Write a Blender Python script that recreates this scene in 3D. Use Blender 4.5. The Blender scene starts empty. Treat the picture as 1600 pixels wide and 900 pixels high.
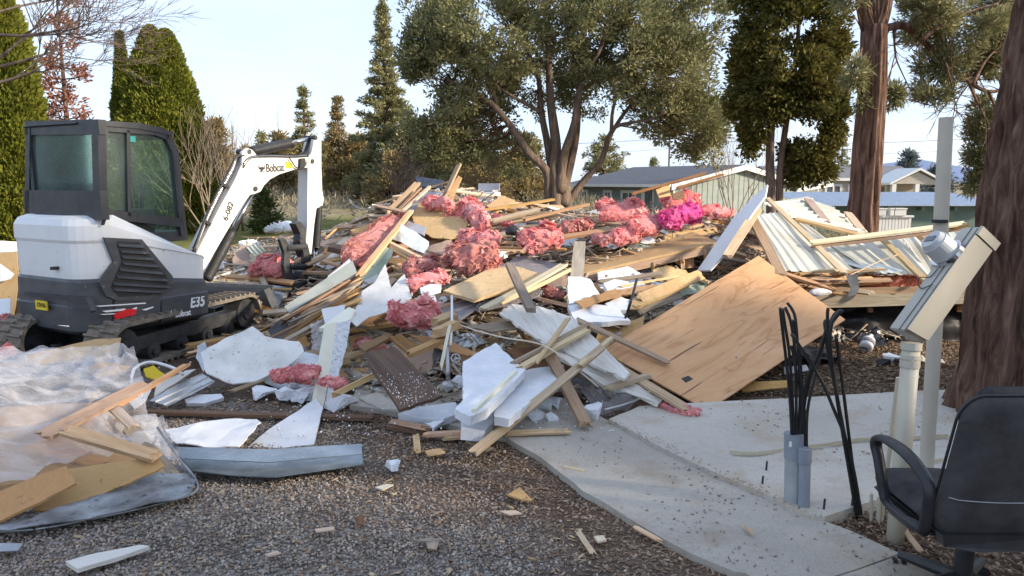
import bpy, bmesh, math, random
import numpy as np
from mathutils import Vector, Matrix, noise

random.seed(7)
RNG = np.random.default_rng(11)
SC = bpy.context.scene
COL = SC.collection

# ------------------------------------------------------------------ camera
F, CH = 1164.0, 1.75                       # focal length for a 1600 px wide frame, eye height
TILT = math.atan(165 / F)
cam = bpy.data.cameras.new('camera')
cam.sensor_width = 36.0
cam.lens = 36.0 * F / 1600
cam.clip_start = 0.05
cam.clip_end = 6000
cam_ob = bpy.data.objects.new('camera', cam)
COL.objects.link(cam_ob)
cam_ob.location = (0, 0, CH)
cam_ob.rotation_euler = (math.radians(90) - TILT, 0, 0)
SC.camera = cam_ob

# ------------------------------------------------------------------ light
SUN_EL, SUN_AZ = math.radians(21), math.radians(107)      # azimuth clockwise from +Y
world = bpy.data.worlds.new('World')
SC.world = world
world.use_nodes = True
wn = world.node_tree
sky = wn.nodes.new('ShaderNodeTexSky')
sky.sky_type = 'NISHITA'
sky.sun_disc = False
sky.sun_elevation = SUN_EL
sky.sun_rotation = SUN_AZ
sky.air_density = 1.0
sky.dust_density = 1.0
sky.ozone_density = 1.2
wn.nodes['Background'].inputs['Strength'].default_value = 0.15
_hz = wn.nodes.new('ShaderNodeMix')               # thin high haze: pale and even over the whole dome
_hz.data_type = 'RGBA'
_hz.inputs['Factor'].default_value = 0.85
_hz.inputs['B'].default_value = (1.70, 1.92, 2.36, 1)
_tc, _mp, _nz = wn.nodes.new('ShaderNodeTexCoord'), wn.nodes.new('ShaderNodeMapping'), wn.nodes.new('ShaderNodeTexNoise')
_mp.inputs['Scale'].default_value = (1.2, 1.2, 5.0)
_nz.inputs['Scale'].default_value = 2.2
_nz.inputs['Detail'].default_value = 6
_cr, _cm = wn.nodes.new('ShaderNodeMapRange'), wn.nodes.new('ShaderNodeMix')
_cr.inputs['From Min'].default_value = .42
_cr.inputs['From Max'].default_value = .70
_cr.inputs['To Max'].default_value = .55
_cm.data_type = 'RGBA'
_cm.inputs['A'].default_value = (1.42, 1.70, 2.28, 1)
_cm.inputs['B'].default_value = (1.95, 2.06, 2.32, 1)
wn.links.new(_tc.outputs['Generated'], _mp.inputs[0])
wn.links.new(_mp.outputs[0], _nz.inputs['Vector'])
wn.links.new(_nz.outputs['Fac'], _cr.inputs['Value'])
wn.links.new(_cr.outputs[0], _cm.inputs['Factor'])
wn.links.new(_cm.outputs['Result'], _hz.inputs['B'])
wn.links.new(sky.outputs[0], _hz.inputs['A'])
wn.links.new(_hz.outputs['Result'], wn.nodes['Background'].inputs['Color'])
sun = bpy.data.lights.new('sun', 'SUN')
sun.energy = 2.3
sun.angle = math.radians(4)
sun.color = (1.0, 0.86, 0.68)
sun_ob = bpy.data.objects.new('sun', sun)
COL.objects.link(sun_ob)
sdir = Vector((math.sin(SUN_AZ) * math.cos(SUN_EL), math.cos(SUN_AZ) * math.cos(SUN_EL), math.sin(SUN_EL)))
sun_ob.rotation_euler = sdir.to_track_quat('Z', 'Y').to_euler()
sun_ob.location = (30, -8, 20)
SC.view_settings.view_transform = 'Standard'
SC.view_settings.look = 'None'
SC.view_settings.gamma = 1.0
SC.view_settings.exposure = 1.80
try:
    SC.cycles.max_bounces = 8
    SC.cycles.transparent_max_bounces = 16
except Exception:
    pass

# ------------------------------------------------------------------ geometry helpers
CT, ST = math.cos(TILT), math.sin(TILT)
EYE = Vector((0, 0, CH))


def ray(px, py):
    """Sight line through a point of the 1600x900 photograph, per metre of depth."""
    yi = (450 - py) / F
    d = Vector(((px - 800) / F, CT + yi * ST, -ST + yi * CT))
    return d / d.y


def at(px, py, Y):
    return EYE + ray(px, py) * Y


def gp(px, py, z=0.0):
    d = ray(px, py)
    return EYE + d * ((z - CH) / d.z)


def proj(p):
    v = Vector(p) - EYE
    Yc = v.y * CT - v.z * ST
    u = v.y * ST + v.z * CT
    return 800 + F * v.x / Yc, 450 - F * u / Yc


def sstep(a, b, x):
    t = min(1, max(0, (x - a) / (b - a)))
    return t * t * (3 - 2 * t)


def ground_z(x, y):
    left = min(1.6, max(0, (y - 24) * 0.036))
    right = -0.75 * sstep(16, 34, y)
    k = sstep(1, 12, x)
    return left * (1 - k) + right * k


# heap surface: control points from the photograph, smoothed into a height field
_ctrl = []
for px, py, Y in [
    (700, 288, 11.6), (655, 300, 11.4), (615, 335, 11), (560, 360, 10.6), (520, 405, 9.6), (780, 318, 11.6), (850, 336, 11.2),
    (950, 345, 10.6), (1050, 340, 10.4), (1110, 345, 10.2), (600, 425, 9), (700, 405, 9.3), (800, 405, 9.1), (900, 410, 8.9),
    (1000, 400, 8.9), (1100, 395, 9.2), (480, 492, 8.7), (560, 500, 7.5), (650, 485, 7.7), (760, 485, 7.5), (860, 485, 7.5),
    (950, 465, 7.8), (1050, 450, 8.1), (600, 560, 6.7), (700, 560, 6.6), (800, 555, 6.5), (900, 560, 6.5), (980, 560, 6.6), (680, 606, 6.0), (850, 612, 5.95),
    (420, 478, 9.6), (440, 436, 11.2), (380, 400, 12.5), (480, 370, 13), (360, 440, 10.8), (420, 375, 14.5), (530, 372, 12.4),
    (620, 400, 10), (660, 350, 10.6), (740, 360, 10.4), (500, 560, 6.8), (450, 525, 7.7), (820, 440, 8.3), (720, 440, 8.5)]:
    p = at(px, py, Y)
    _ctrl.append((p.x, p.y, max(0.04, p.z)))
for px, py in [(400, 640), (480, 625), (560, 640), (640, 660), (740, 670), (860, 650), (940, 628), (1010, 625), (1100, 640), (360, 590), (300, 620), (1200, 560), (1260, 540), (1000, 645)]:
    p = gp(px, py)
    _ctrl.append((p.x, p.y, 0.0))
for x, y, z in [(-3, 15.5, .25), (-1, 15.5, .4), (1, 15, .5), (3, 14.5, .4), (5, 13.5, .2), (6, 11, .1), (5.2, 9, .1), (4.6, 8, .0), (-6, 16, 0), (-8, 13, 0), (-8, 9, 0), (-6, 6.5, 0),
                (-4, 18, 0), (0, 18.5, 0), (4, 17.5, 0), (7.5, 14, 0), (8, 10, 0), (6, 7, 0), (3.5, 5.5, 0), (0, 4, 0), (-3, 4, 0), (-3, 6.2, 0), (-9, 19, 0), (3, 8.8, .35)]:
    _ctrl.append((x, y, z))
_cp = np.array(_ctrl)
_d = np.linalg.norm(_cp[:, None, :2] - _cp[None, :, :2], axis=2)
_w = np.linalg.solve(_d + np.eye(len(_cp)) * -0.25, _cp[:, 2])
HX0, HX1, HY0, HY1, HS = -9.0, 8.0, 4.0, 19.0, 0.1
_gx, _gy = np.arange(HX0, HX1 + HS, HS), np.arange(HY0, HY1 + HS, HS)
_GX, _GY = np.meshgrid(_gx, _gy)
_q = np.stack([_GX.ravel(), _GY.ravel()], 1)
_H = np.zeros(len(_q))
for i in range(len(_cp)):
    _H += _w[i] * np.hypot(_q[:, 0] - _cp[i, 0], _q[:, 1] - _cp[i, 1])
HEAP = np.clip(_H.reshape(_GX.shape), 0, 2.2)


def heap_z(x, y):
    g = ground_z(x, y)
    if not (HX0 < x < HX1 - HS and HY0 < y < HY1 - HS):
        return g
    fx, fy = (x - HX0) / HS, (y - HY0) / HS
    i, j = int(fx), int(fy)
    a, b = fx - i, fy - j
    h = (HEAP[j, i] * (1 - a) + HEAP[j, i + 1] * a) * (1 - b) + (HEAP[j + 1, i] * (1 - a) + HEAP[j + 1, i + 1] * a) * b
    return max(g, h)


def heap_n(x, y):
    e = .25
    return Vector((heap_z(x - e, y) - heap_z(x + e, y), heap_z(x, y - e) - heap_z(x, y + e), 2 * e)).normalized()


def on(px, py, lift=0.0):
    """Where the sight line meets the heap (or the ground), raised by lift."""
    d = ray(px, py)
    Y, prev = 2.6, 2.6
    while Y < 60:
        p = EYE + d * Y
        if p.z - lift <= heap_z(p.x, p.y):
            lo, hi = prev, Y
            for _ in range(8):
                m = (lo + hi) / 2
                q = EYE + d * m
                if q.z - lift <= heap_z(q.x, q.y):
                    hi = m
                else:
                    lo = m
            return EYE + d * hi
        prev = Y
        Y += 0.06 if Y < 20 else 0.5
    return EYE + d * 13


def frame(o, x, z):
    """Matrix with origin o, local x along x, local z near z."""
    x = Vector(x).normalized()
    z = Vector(z)
    z = (z - x * z.dot(x))
    if z.length < 1e-5:
        z = x.orthogonal()
    z.normalize()
    y = z.cross(x)
    m = Matrix((x, y, z)).transposed().to_4x4()
    m.translation = o
    return m


# ------------------------------------------------------------------ object helpers
def tag(o, label=None, cat=None, group=None, kind=None):
    if label:
        o['label'] = label
    if cat:
        o['category'] = cat
    if group:
        o['group'] = group
    if kind:
        o['kind'] = kind
    return o


def empty(name, m, label, cat, group=None):
    o = bpy.data.objects.new(name, None)
    COL.objects.link(o)
    o.matrix_world = m if isinstance(m, Matrix) else Matrix.Translation(Vector(m))
    o.empty_display_size = .1
    return tag(o, label, cat, group)


def mesh_obj(name, me, mat, parent=None, m=None, smooth=False):
    if mat is not None:
        me.materials.append(mat)
    if smooth:
        me.polygons.foreach_set('use_smooth', [True] * len(me.polygons))
    o = bpy.data.objects.new(name, me)
    COL.objects.link(o)
    if parent is not None:
        o.parent = parent
        o.matrix_parent_inverse = Matrix.Identity(4)
    if m is not None:
        if parent is not None:
            o.matrix_basis = m
        else:
            o.matrix_world = m
    return o


def bm_obj(name, bm, mat, parent=None, m=None, smooth=False):
    me = bpy.data.meshes.new(name)
    bmesh.ops.recalc_face_normals(bm, faces=bm.faces[:])
    bm.to_mesh(me)
    bm.free()
    return mesh_obj(name, me, mat, parent, m, smooth)


def pydata_obj(name, v, f, mat, parent=None, m=None, smooth=False):
    me = bpy.data.meshes.new(name)
    me.from_pydata([tuple(p) for p in v], [], f)
    me.update()
    return mesh_obj(name, me, mat, parent, m, smooth)


def np_mesh(name, verts, nper, mat, parent=None, m=None, smooth=False):
    """verts: (n*nper,3) array, every nper consecutive points make one face."""
    me = bpy.data.meshes.new(name)
    n = len(verts)
    me.vertices.add(n)
    me.vertices.foreach_set('co', np.ascontiguousarray(verts, dtype=np.float32).ravel())
    me.loops.add(n)
    me.loops.foreach_set('vertex_index', np.arange(n, dtype=np.int32))
    me.polygons.add(n // nper)
    me.polygons.foreach_set('loop_start', np.arange(0, n, nper, dtype=np.int32))
    me.update(calc_edges=True)
    return mesh_obj(name, me, mat, parent, m, smooth)


def add_box(bm, c, s, rot=None):
    vs = []
    for sx, sy, sz in ((-1, -1, -1), (1, -1, -1), (1, 1, -1), (-1, 1, -1), (-1, -1, 1), (1, -1, 1), (1, 1, 1), (-1, 1, 1)):
        p = Vector((sx * s[0] / 2, sy * s[1] / 2, sz * s[2] / 2))
        if rot is not None:
            p = rot @ p
        vs.append(bm.verts.new(Vector(c) + p))
    for q in ((3, 2, 1, 0), (4, 5, 6, 7), (0, 1, 5, 4), (1, 2, 6, 5), (2, 3, 7, 6), (3, 0, 4, 7)):
        bm.faces.new([vs[i] for i in q])
    return vs


def add_prism(bm, pts, off):
    """Closed solid from an outline (list of Vectors) swept by the vector off."""
    a = [bm.verts.new(p) for p in pts]
    b = [bm.verts.new(Vector(p) + off) for p in pts]
    n = len(a)
    bm.faces.new(a)
    bm.faces.new(b[::-1])
    for i in range(n):
        bm.faces.new((a[i], b[i], b[(i + 1) % n], a[(i + 1) % n]))


def add_tube(bm, pts, radii, n=8, cap=True, rough=0.0, ridges=0, seed=0):
    if not hasattr(radii, '__len__'):
        radii = [radii] * len(pts)
    pts = [Vector(p) for p in pts]
    rings, ref = [], None
    for i, p in enumerate(pts):
        d = (pts[min(i + 1, len(pts) - 1)] - pts[max(i - 1, 0)])
        if d.length < 1e-7:
            d = Vector((0, 0, 1))
        d.normalize()
        if ref is None:
            ref = d.orthogonal().normalized()
        ref = (ref - d * ref.dot(d)).normalized()
        s = d.cross(ref)
        ring = []
        for k in range(n):
            a = 2 * math.pi * k / n
            r = radii[i]
            if rough:
                r *= 1 + rough * (noise.noise(Vector((math.cos(a) * 2.2 + seed, math.sin(a) * 2.2, p.z * .7))) + (.6 * math.sin(a * ridges + 2 * noise.noise(Vector((seed, a, p.z)))) if ridges else 0))
            ring.append(bm.verts.new(p + (ref * math.cos(a) + s * math.sin(a)) * r))
        rings.append(ring)
    for a, b in zip(rings, rings[1:]):
        for k in range(n):
            bm.faces.new((a[k], a[(k + 1) % n], b[(k + 1) % n], b[k]))
    if cap:
        bm.faces.new(rings[0][::-1])
        bm.faces.new(rings[-1])


def tube_obj(name, paths, mat, parent=None, n=8, smooth=True, **kw):
    bm = bmesh.new()
    for pts, r in paths:
        add_tube(bm, pts, r, n, **kw)
    return bm_obj(name, bm, mat, parent, None, smooth)


def curve_pts(ctrl, k=8):
    """Catmull-Rom through control points."""
    c = [Vector(p) for p in ctrl]
    if len(c) < 3:
        return [c[0].lerp(c[-1], i / k) for i in range(k + 1)]
    c = [c[0] * 2 - c[1]] + c + [c[-1] * 2 - c[-2]]
    out = []
    for i in range(1, len(c) - 2):
        for j in range(k):
            t = j / k
            a, b, d, e = c[i - 1], c[i], c[i + 1], c[i + 2]
            out.append(.5 * ((2 * b) + (d - a) * t + (2 * a - 5 * b + 4 * d - e) * t * t + (3 * b - a - 3 * d + e) * t ** 3))
    out.append(c[-2])
    return out


def fbm(p, o=3):
    return sum(noise.noise(p * (2 ** i)) / (2 ** i) for i in range(o))


# ------------------------------------------------------------------ materials
def nodes(name):
    m = bpy.data.materials.new(name)
    m.use_nodes = True
    nt = m.node_tree
    b = nt.nodes['Principled BSDF']
    return m, nt, b


def ramp(nt, src, stops):
    r = nt.nodes.new('ShaderNodeValToRGB')
    e = r.color_ramp.elements
    while len(e) < len(stops):
        e.new(.5)
    for i, (p, c) in enumerate(stops):
        e[i].position = p
        e[i].color = (*c, 1) if len(c) == 3 else c
    nt.links.new(src, r.inputs[0])
    return r.outputs[0]


def ntex(nt, scale, detail=6, rough=.6, stretch=None, dist=0.0, coord='Object'):
    tc = nt.nodes.new('ShaderNodeTexCoord')
    n = nt.nodes.new('ShaderNodeTexNoise')
    n.inputs['Scale'].default_value = scale
    n.inputs['Detail'].default_value = detail
    n.inputs['Roughness'].default_value = rough
    n.inputs['Distortion'].default_value = dist
    src = tc.outputs[coord]
    if coord == 'Object':                       # every object gets its own place in the pattern
        oi = nt.nodes.new('ShaderNodeObjectInfo')
        ad = nt.nodes.new('ShaderNodeVectorMath')
        ad.operation = 'ADD'
        mu = nt.nodes.new('ShaderNodeMath')
        mu.operation = 'MULTIPLY'
        mu.inputs[1].default_value = 37.0
        nt.links.new(oi.outputs['Random'], mu.inputs[0])
        nt.links.new(src, ad.inputs[0])
        nt.links.new(mu.outputs[0], ad.inputs[1])
        src = ad.outputs[0]
    if stretch:
        mp = nt.nodes.new('ShaderNodeMapping')
        mp.inputs['Scale'].default_value = stretch
        nt.links.new(src, mp.inputs[0])
        src = mp.outputs[0]
    nt.links.new(src, n.inputs['Vector'])
    return n.outputs['Fac']


def mixc(nt, fac, a, b, mode='MIX'):
    mx = nt.nodes.new('ShaderNodeMix')
    mx.data_type = 'RGBA'
    mx.blend_type = mode
    for s, v in ((mx.inputs['Factor'], fac), (mx.inputs['A'], a), (mx.inputs['B'], b)):
        if isinstance(v, (int, float)):
            s.default_value = v
        elif isinstance(v, tuple):
            s.default_value = (*v, 1)
        else:
            nt.links.new(v, s)
    return mx.outputs['Result']


def bump(nt, b, src, strength, dist=.01):
    n = nt.nodes.new('ShaderNodeBump')
    n.inputs['Strength'].default_value = strength
    n.inputs['Distance'].default_value = dist
    nt.links.new(src, n.inputs['Height'])
    nt.links.new(n.outputs[0], b.inputs['Normal'])


def vary(nt, col, dv=.3, dh=.02, ds=.2):
    """Each object a little lighter, duller or redder than the next."""
    oi = nt.nodes.new('ShaderNodeObjectInfo')
    hs = nt.nodes.new('ShaderNodeHueSaturation')
    for inp, lo, hi, mul in (('Value', 1 - dv, 1 + dv, 1.0), ('Hue', .5 - dh, .5 + dh, 7.13), ('Saturation', 1 - ds, 1 + ds, 3.77)):
        a = nt.nodes.new('ShaderNodeMath')
        a.operation = 'MULTIPLY'
        a.inputs[1].default_value = mul
        fr = nt.nodes.new('ShaderNodeMath')
        fr.operation = 'FRACT'
        mr = nt.nodes.new('ShaderNodeMapRange')
        mr.inputs['To Min'].default_value = lo
        mr.inputs['To Max'].default_value = hi
        nt.links.new(oi.outputs['Random'], a.inputs[0])
        nt.links.new(a.outputs[0], fr.inputs[0])
        nt.links.new(fr.outputs[0], mr.inputs['Value'])
        nt.links.new(mr.outputs[0], hs.inputs[inp])
    nt.links.new(col, hs.inputs['Color'])
    return hs.outputs[0]


def m_plain(name, c1, c2, rough=.6, scale=6, metal=0.0, bmp=.25, bscale=60, speck=None, speck_at=.66, speck_scale=45, dv=.08, stretch=None, spec=.4):
    m, nt, b = nodes(name)
    col = ramp(nt, ntex(nt, scale, stretch=stretch), [(.32, c1), (.68, c2)])
    if speck:
        col = mixc(nt, ramp(nt, ntex(nt, speck_scale, 4), [(speck_at, (0, 0, 0)), (speck_at + .05, (1, 1, 1))]), col, speck)
    if dv:
        col = vary(nt, col, dv, .008, .1)
    nt.links.new(col, b.inputs['Base Color'])
    b.inputs['Metallic'].default_value = metal
    nt.links.new(ramp(nt, ntex(nt, scale * 2.3), [(.3, (rough * .8,) * 3), (.7, (min(1, rough * 1.2),) * 3)]), b.inputs['Roughness'])
    b.inputs['Specular IOR Level'].default_value = spec
    if bmp:
        bump(nt, b, ntex(nt, bscale, 4), bmp, .006)
    return m


def m_wood(name, c1, c2, c3, rough=.75, gs=1.0, dv=.28, dirt=(.10, .08, .06), dirt_at=.62):
    m, nt, b = nodes(name)
    g = ntex(nt, 3.0 * gs, 8, .65, stretch=(.9, 14, 14), dist=.6)
    col = ramp(nt, g, [(.25, c1), (.5, c2), (.75, c3)])
    fine = ntex(nt, 9 * gs, 5, .7, stretch=(.7, 40, 40))
    col = mixc(nt, .35, col, ramp(nt, fine, [(.3, (.25, .2, .15)), (.6, (1, 1, 1))]), 'MULTIPLY')
    d = ntex(nt, 3.5, 6)
    col = mixc(nt, ramp(nt, d, [(dirt_at, (0, 0, 0)), (dirt_at + .18, (.7, .7, .7))]), col, dirt)
    col = vary(nt, col, dv, .015, .22)
    nt.links.new(col, b.inputs['Base Color'])
    b.inputs['Roughness'].default_value = rough
    b.inputs['Specular IOR Level'].default_value = .25
    bump(nt, b, g, .4, .006)
    return m


M = {}
M['stud'] = m_wood('pine_lumber', (.36, .21, .105), (.52, .335, .185), (.62, .44, .27))
M['grey_wood'] = m_wood('weathered_lumber', (.19, .155, .115), (.31, .26, .20), (.42, .36, .28))
M['lath'] = m_wood('thin_lath', (.38, .27, .165), (.54, .41, .27), (.64, .52, .37))
M['brown_wood'] = m_wood('brown_board', (.13, .07, .035), (.22, .125, .065), (.30, .18, .1))
M['door'] = m_wood('dark_brown_panel', (.075, .046, .034), (.135, .085, .06), (.19, .125, .09), gs=.7, dv=.08, dirt=(.17, .1, .045), dirt_at=.5)
M['white_wood'] = m_wood('old_white_paint_board', (.58, .56, .50), (.70, .68, .62), (.76, .75, .70), dv=.10, dirt=(.20, .16, .11), dirt_at=.63)
M['cream_wood'] = m_wood('cream_board', (.55, .46, .32), (.66, .57, .42), (.72, .65, .5), dv=.1)


def m_osb(name, c1, c2, c3, dv=.15):
    m, nt, b = nodes(name)
    tc = nt.nodes.new('ShaderNodeTexCoord')
    v = nt.nodes.new('ShaderNodeTexVoronoi')
    v.inputs['Scale'].default_value = 26
    mp = nt.nodes.new('ShaderNodeMapping')
    mp.inputs['Scale'].default_value = (1, 2.2, 1)
    nt.links.new(tc.outputs['Object'], mp.inputs[0])
    nt.links.new(mp.outputs[0], v.inputs['Vector'])
    sep = nt.nodes.new('ShaderNodeSeparateColor')
    nt.links.new(v.outputs['Color'], sep.inputs[0])
    col = ramp(nt, sep.outputs[0], [(0, c1), (.5, c2), (1, c3)])
    col = mixc(nt, .55, col, ramp(nt, ntex(nt, 1.3, 6), [(.35, c1), (.65, c3)]))
    col = mixc(nt, ramp(nt, ntex(nt, 14, 5), [(.63, (0, 0, 0)), (.72, (.8, .8, .8))]), col, (.09, .06, .035))
    col = vary(nt, col, dv, .01, .12)
    nt.links.new(col, b.inputs['Base Color'])
    b.inputs['Roughness'].default_value = .78
    b.inputs['Specular IOR Level'].default_value = .25
    bump(nt, b, sep.outputs[1], .25, .003)
    return m


M['osb'] = m_osb('strand_board', (.38, .215, .085), (.47, .28, .12), (.55, .35, .17))
M['deck_ply'] = m_osb('weathered_deck_sheet', (.42, .25, .11), (.52, .33, .16), (.60, .42, .23))


def m_plywood():
    m, nt, b = nodes('reddish_plywood_face')
    g = ntex(nt, .9, 3, .5, stretch=(.55, 2.6, 1), dist=1.5)
    mu = nt.nodes.new('ShaderNodeMath'); mu.operation = 'MULTIPLY'; mu.inputs[1].default_value = 13
    fr = nt.nodes.new('ShaderNodeMath'); fr.operation = 'PINGPONG'; fr.inputs[1].default_value = 1
    nt.links.new(g, mu.inputs[0]); nt.links.new(mu.outputs[0], fr.inputs[0])
    col = ramp(nt, fr.outputs[0], [(.0, (.40, .195, .08)), (.16, (.58, .32, .15)), (.8, (.65, .38, .195))])
    col = mixc(nt, .40, col, ramp(nt, ntex(nt, 1.6, 5, stretch=(.8, 1.6, 1)), [(.3, (.54, .28, .125)), (.5, (.63, .36, .18)), (.72, (.68, .45, .27))]))
    fine = ntex(nt, 14, 5, .7, stretch=(.5, 26, 10))
    col = mixc(nt, .3, col, ramp(nt, fine, [(.28, (.35, .25, .18)), (.55, (1, 1, 1))]), 'MULTIPLY')
    crack = ntex(nt, 2.2, 3, .5, stretch=(.55, 24, 1), dist=.4)
    col = mixc(nt, ramp(nt, crack, [(.66, (0, 0, 0)), (.69, (.85, .85, .85))]), col, (.09, .05, .03))
    nt.links.new(col, b.inputs['Base Color'])
    b.inputs['Roughness'].default_value = .7
    b.inputs['Specular IOR Level'].default_value = .25
    bump(nt, b, fine, .2, .003)
    return m


M['plywood'] = m_plywood()
M['foam'] = m_plain('white_foam', (.66, .69, .74), (.80, .82, .85), .8, 5, bmp=.5, bscale=110, speck=(.42, .40, .38), speck_at=.61, speck_scale=95, dv=.05, spec=.2)
M['foam_edge'] = m_plain('torn_foam_edge', (.50, .53, .56), (.80, .81, .82), .9, 30, bmp=.9, bscale=70, speck=(.25, .24, .22), speck_at=.6, spec=.2)
M['cream_foam'] = m_plain('cream_foam', (.70, .69, .54), (.78, .77, .64), .75, 4, bmp=.2, speck=(.4, .36, .26), speck_at=.7, dv=.05, spec=.2)
M['membrane'] = m_plain('white_roof_membrane', (.52, .51, .48), (.72, .71, .68), .55, 3.5, bmp=.3, bscale=35, speck=(.22, .2, .16), speck_at=.64, speck_scale=38, dv=.06)
M['clean_white'] = m_plain('white_sheet', (.60, .61, .62), (.72, .73, .74), .5, 3, bmp=.15, speck=(.3, .27, .23), speck_at=.7, dv=.06)
M['galv'] = m_plain('galvanised_sheet', (.30, .32, .34), (.52, .55, .58), .38, 5, metal=.75, bmp=.2, bscale=18, speck=(.12, .11, .1), speck_at=.68, dv=.12)
M['galv_dark'] = m_plain('dull_galvanised_sheet', (.13, .14, .15), (.40, .42, .44), .42, 6, metal=.7, bmp=.4, bscale=14, speck=(.06, .055, .05), speck_at=.62, speck_scale=25, dv=0)
M['blue_galv'] = m_plain('silver_blue_gutter', (.15, .19, .23), (.30, .37, .43), .36, 4, metal=.6, bmp=.2, bscale=16, speck=(.75, .76, .78), speck_at=.66, speck_scale=60, dv=.05)
M['roof_metal'] = m_plain('cream_roof_sheet', (.47, .46, .38), (.63, .62, .54), .5, 2.2, metal=.15, bmp=.15, bscale=12, speck=(.25, .21, .15), speck_at=.67, speck_scale=14, dv=.06)
M['pale_metal'] = m_plain('pale_crumpled_sheet', (.50, .55, .55), (.68, .73, .72), .4, 3, metal=.3, bmp=.25, bscale=10, dv=.08)
M['green'] = m_plain('pale_green_board', (.30, .39, .31), (.42, .51, .42), .65, 5, speck=(.2, .18, .14), speck_at=.64, dv=.06)
M['fascia'] = m_plain('grey_green_fascia', (.29, .32, .29), (.40, .43, .39), .55, 4, speck=(.18, .16, .13), speck_at=.66, dv=.06)
M['grey_panel'] = m_plain('grey_panel', (.28, .29, .32), (.40, .41, .44), .6, 4, speck=(.15, .13, .12), speck_at=.66, dv=.15)
M['shingle'] = m_plain('grey_granule_board', (.15, .14, .145), (.27, .25, .26), .85, 9, bmp=.5, speck=(.6, .58, .56), speck_at=.66, speck_scale=50, dv=.1)
M['navy'] = m_plain('navy_shingle', (.018, .026, .05), (.045, .06, .10), .8, 12, bmp=.5, dv=.05)
M['tanpanel'] = m_plain('tan_wall_panel', (.37, .26, .19), (.48, .36, .27), .7, 3, speck=(.2, .14, .1), speck_at=.66, dv=.15)
M['cardboard'] = m_osb('brown_cardboard', (.39, .23, .10), (.42, .255, .115), (.46, .285, .135), dv=.06)
M['yellow'] = m_plain('yellow_foam_sheet', (.60, .52, .20), (.70, .63, .30), .7, 5, dv=.05)
M['yellow_plastic'] = m_plain('yellow_plastic', (.62, .46, .03), (.70, .55, .06), .4, 5, bmp=.1, dv=.03)
M['black_plastic'] = m_plain('black_film', (.012, .012, .013), (.03, .03, .032), .35, 4, bmp=.4, bscale=14, dv=.05)
M['cable'] = m_plain('black_cable_jacket', (.012, .012, .013), (.03, .03, .03), .38, 12, bmp=.08, dv=.1)
M['dark_metal'] = m_plain('dark_steel', (.035, .037, .04), (.085, .087, .09), .5, 7, metal=.5, bmp=.25, speck=(.2, .19, .17), speck_at=.68, dv=.06)


def m_pink(name, c1, c2, c3):
    m, nt, b = nodes(name)
    col = ramp(nt, ntex(nt, 7, 8, .7, dist=1.0), [(.25, c1), (.5, c2), (.75, c3)])
    col = mixc(nt, ramp(nt, ntex(nt, 4, 5), [(.64, (0, 0, 0)), (.76, (.5, .5, .5))]), col, (.30, .17, .12))
    col = vary(nt, col, .12, .008, .15)
    nt.links.new(col, b.inputs['Base Color'])
    b.inputs['Roughness'].default_value = .95
    b.inputs['Specular IOR Level'].default_value = .1
    b.inputs['Sheen Weight'].default_value = .3
    b.inputs['Subsurface Weight'].default_value = .15
    b.inputs['Subsurface Radius'].default_value = (.04, .015, .015)
    bump(nt, b, ntex(nt, 22, 7, .8, stretch=(.7, 2.2, 1.6), dist=2.0), 1.0, .03)
    return m


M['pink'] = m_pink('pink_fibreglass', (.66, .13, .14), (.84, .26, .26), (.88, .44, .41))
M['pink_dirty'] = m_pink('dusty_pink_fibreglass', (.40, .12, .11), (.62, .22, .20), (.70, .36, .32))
M['magenta'] = m_pink('bright_magenta_fibreglass', (.66, .03, .24), (.80, .09, .36), (.84, .26, .46))


def m_plastic(name, a_lo=.20, a_hi=.46):
    m, nt, b = nodes(name)
    w = ntex(nt, 5, 6, .65, stretch=(1, 2.4, 1), dist=.8)
    b.inputs['Base Color'].default_value = (.72, .71, .72, 1)
    b.inputs['Roughness'].default_value = .16
    b.inputs['Specular IOR Level'].default_value = .5
    nt.links.new(ramp(nt, w, [(.3, (a_lo,) * 3), (.72, (a_hi,) * 3)]), b.inputs['Alpha'])
    bump(nt, b, ntex(nt, 9, 3, .5, stretch=(1, 3, 1), dist=1.2), .35, .02)
    return m


M['plastic'] = m_plastic('clear_polythene_film')


def m_bark(name, c1, c2, c3, sc=1.0):
    m, nt, b = nodes(name)
    n = ntex(nt, 5 * sc, 9, .7, stretch=(2.4, 2.4, .32), dist=.9)
    col = ramp(nt, n, [(.32, c1), (.5, c2), (.7, c3)])
    nt.links.new(col, b.inputs['Base Color'])
    b.inputs['Roughness'].default_value = .95
    b.inputs['Specular IOR Level'].default_value = .15
    bump(nt, b, n, 1.0, .05 / sc)
    return m


M['bark'] = m_bark('red_brown_bark', (.026, .015, .011), (.14, .082, .058), (.31, .20, .145))
M['bark_pale'] = m_bark('stringy_pale_bark', (.07, .048, .036), (.17, .125, .095), (.28, .215, .165), 1.2)
M['twig'] = m_plain('bare_twig', (.085, .06, .05), (.16, .12, .1), .9, 9, bmp=0, dv=.05)
M['twig_tan'] = m_plain('dry_tan_twig', (.20, .155, .11), (.31, .25, .18), .9, 9, bmp=0, dv=.05)


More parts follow.
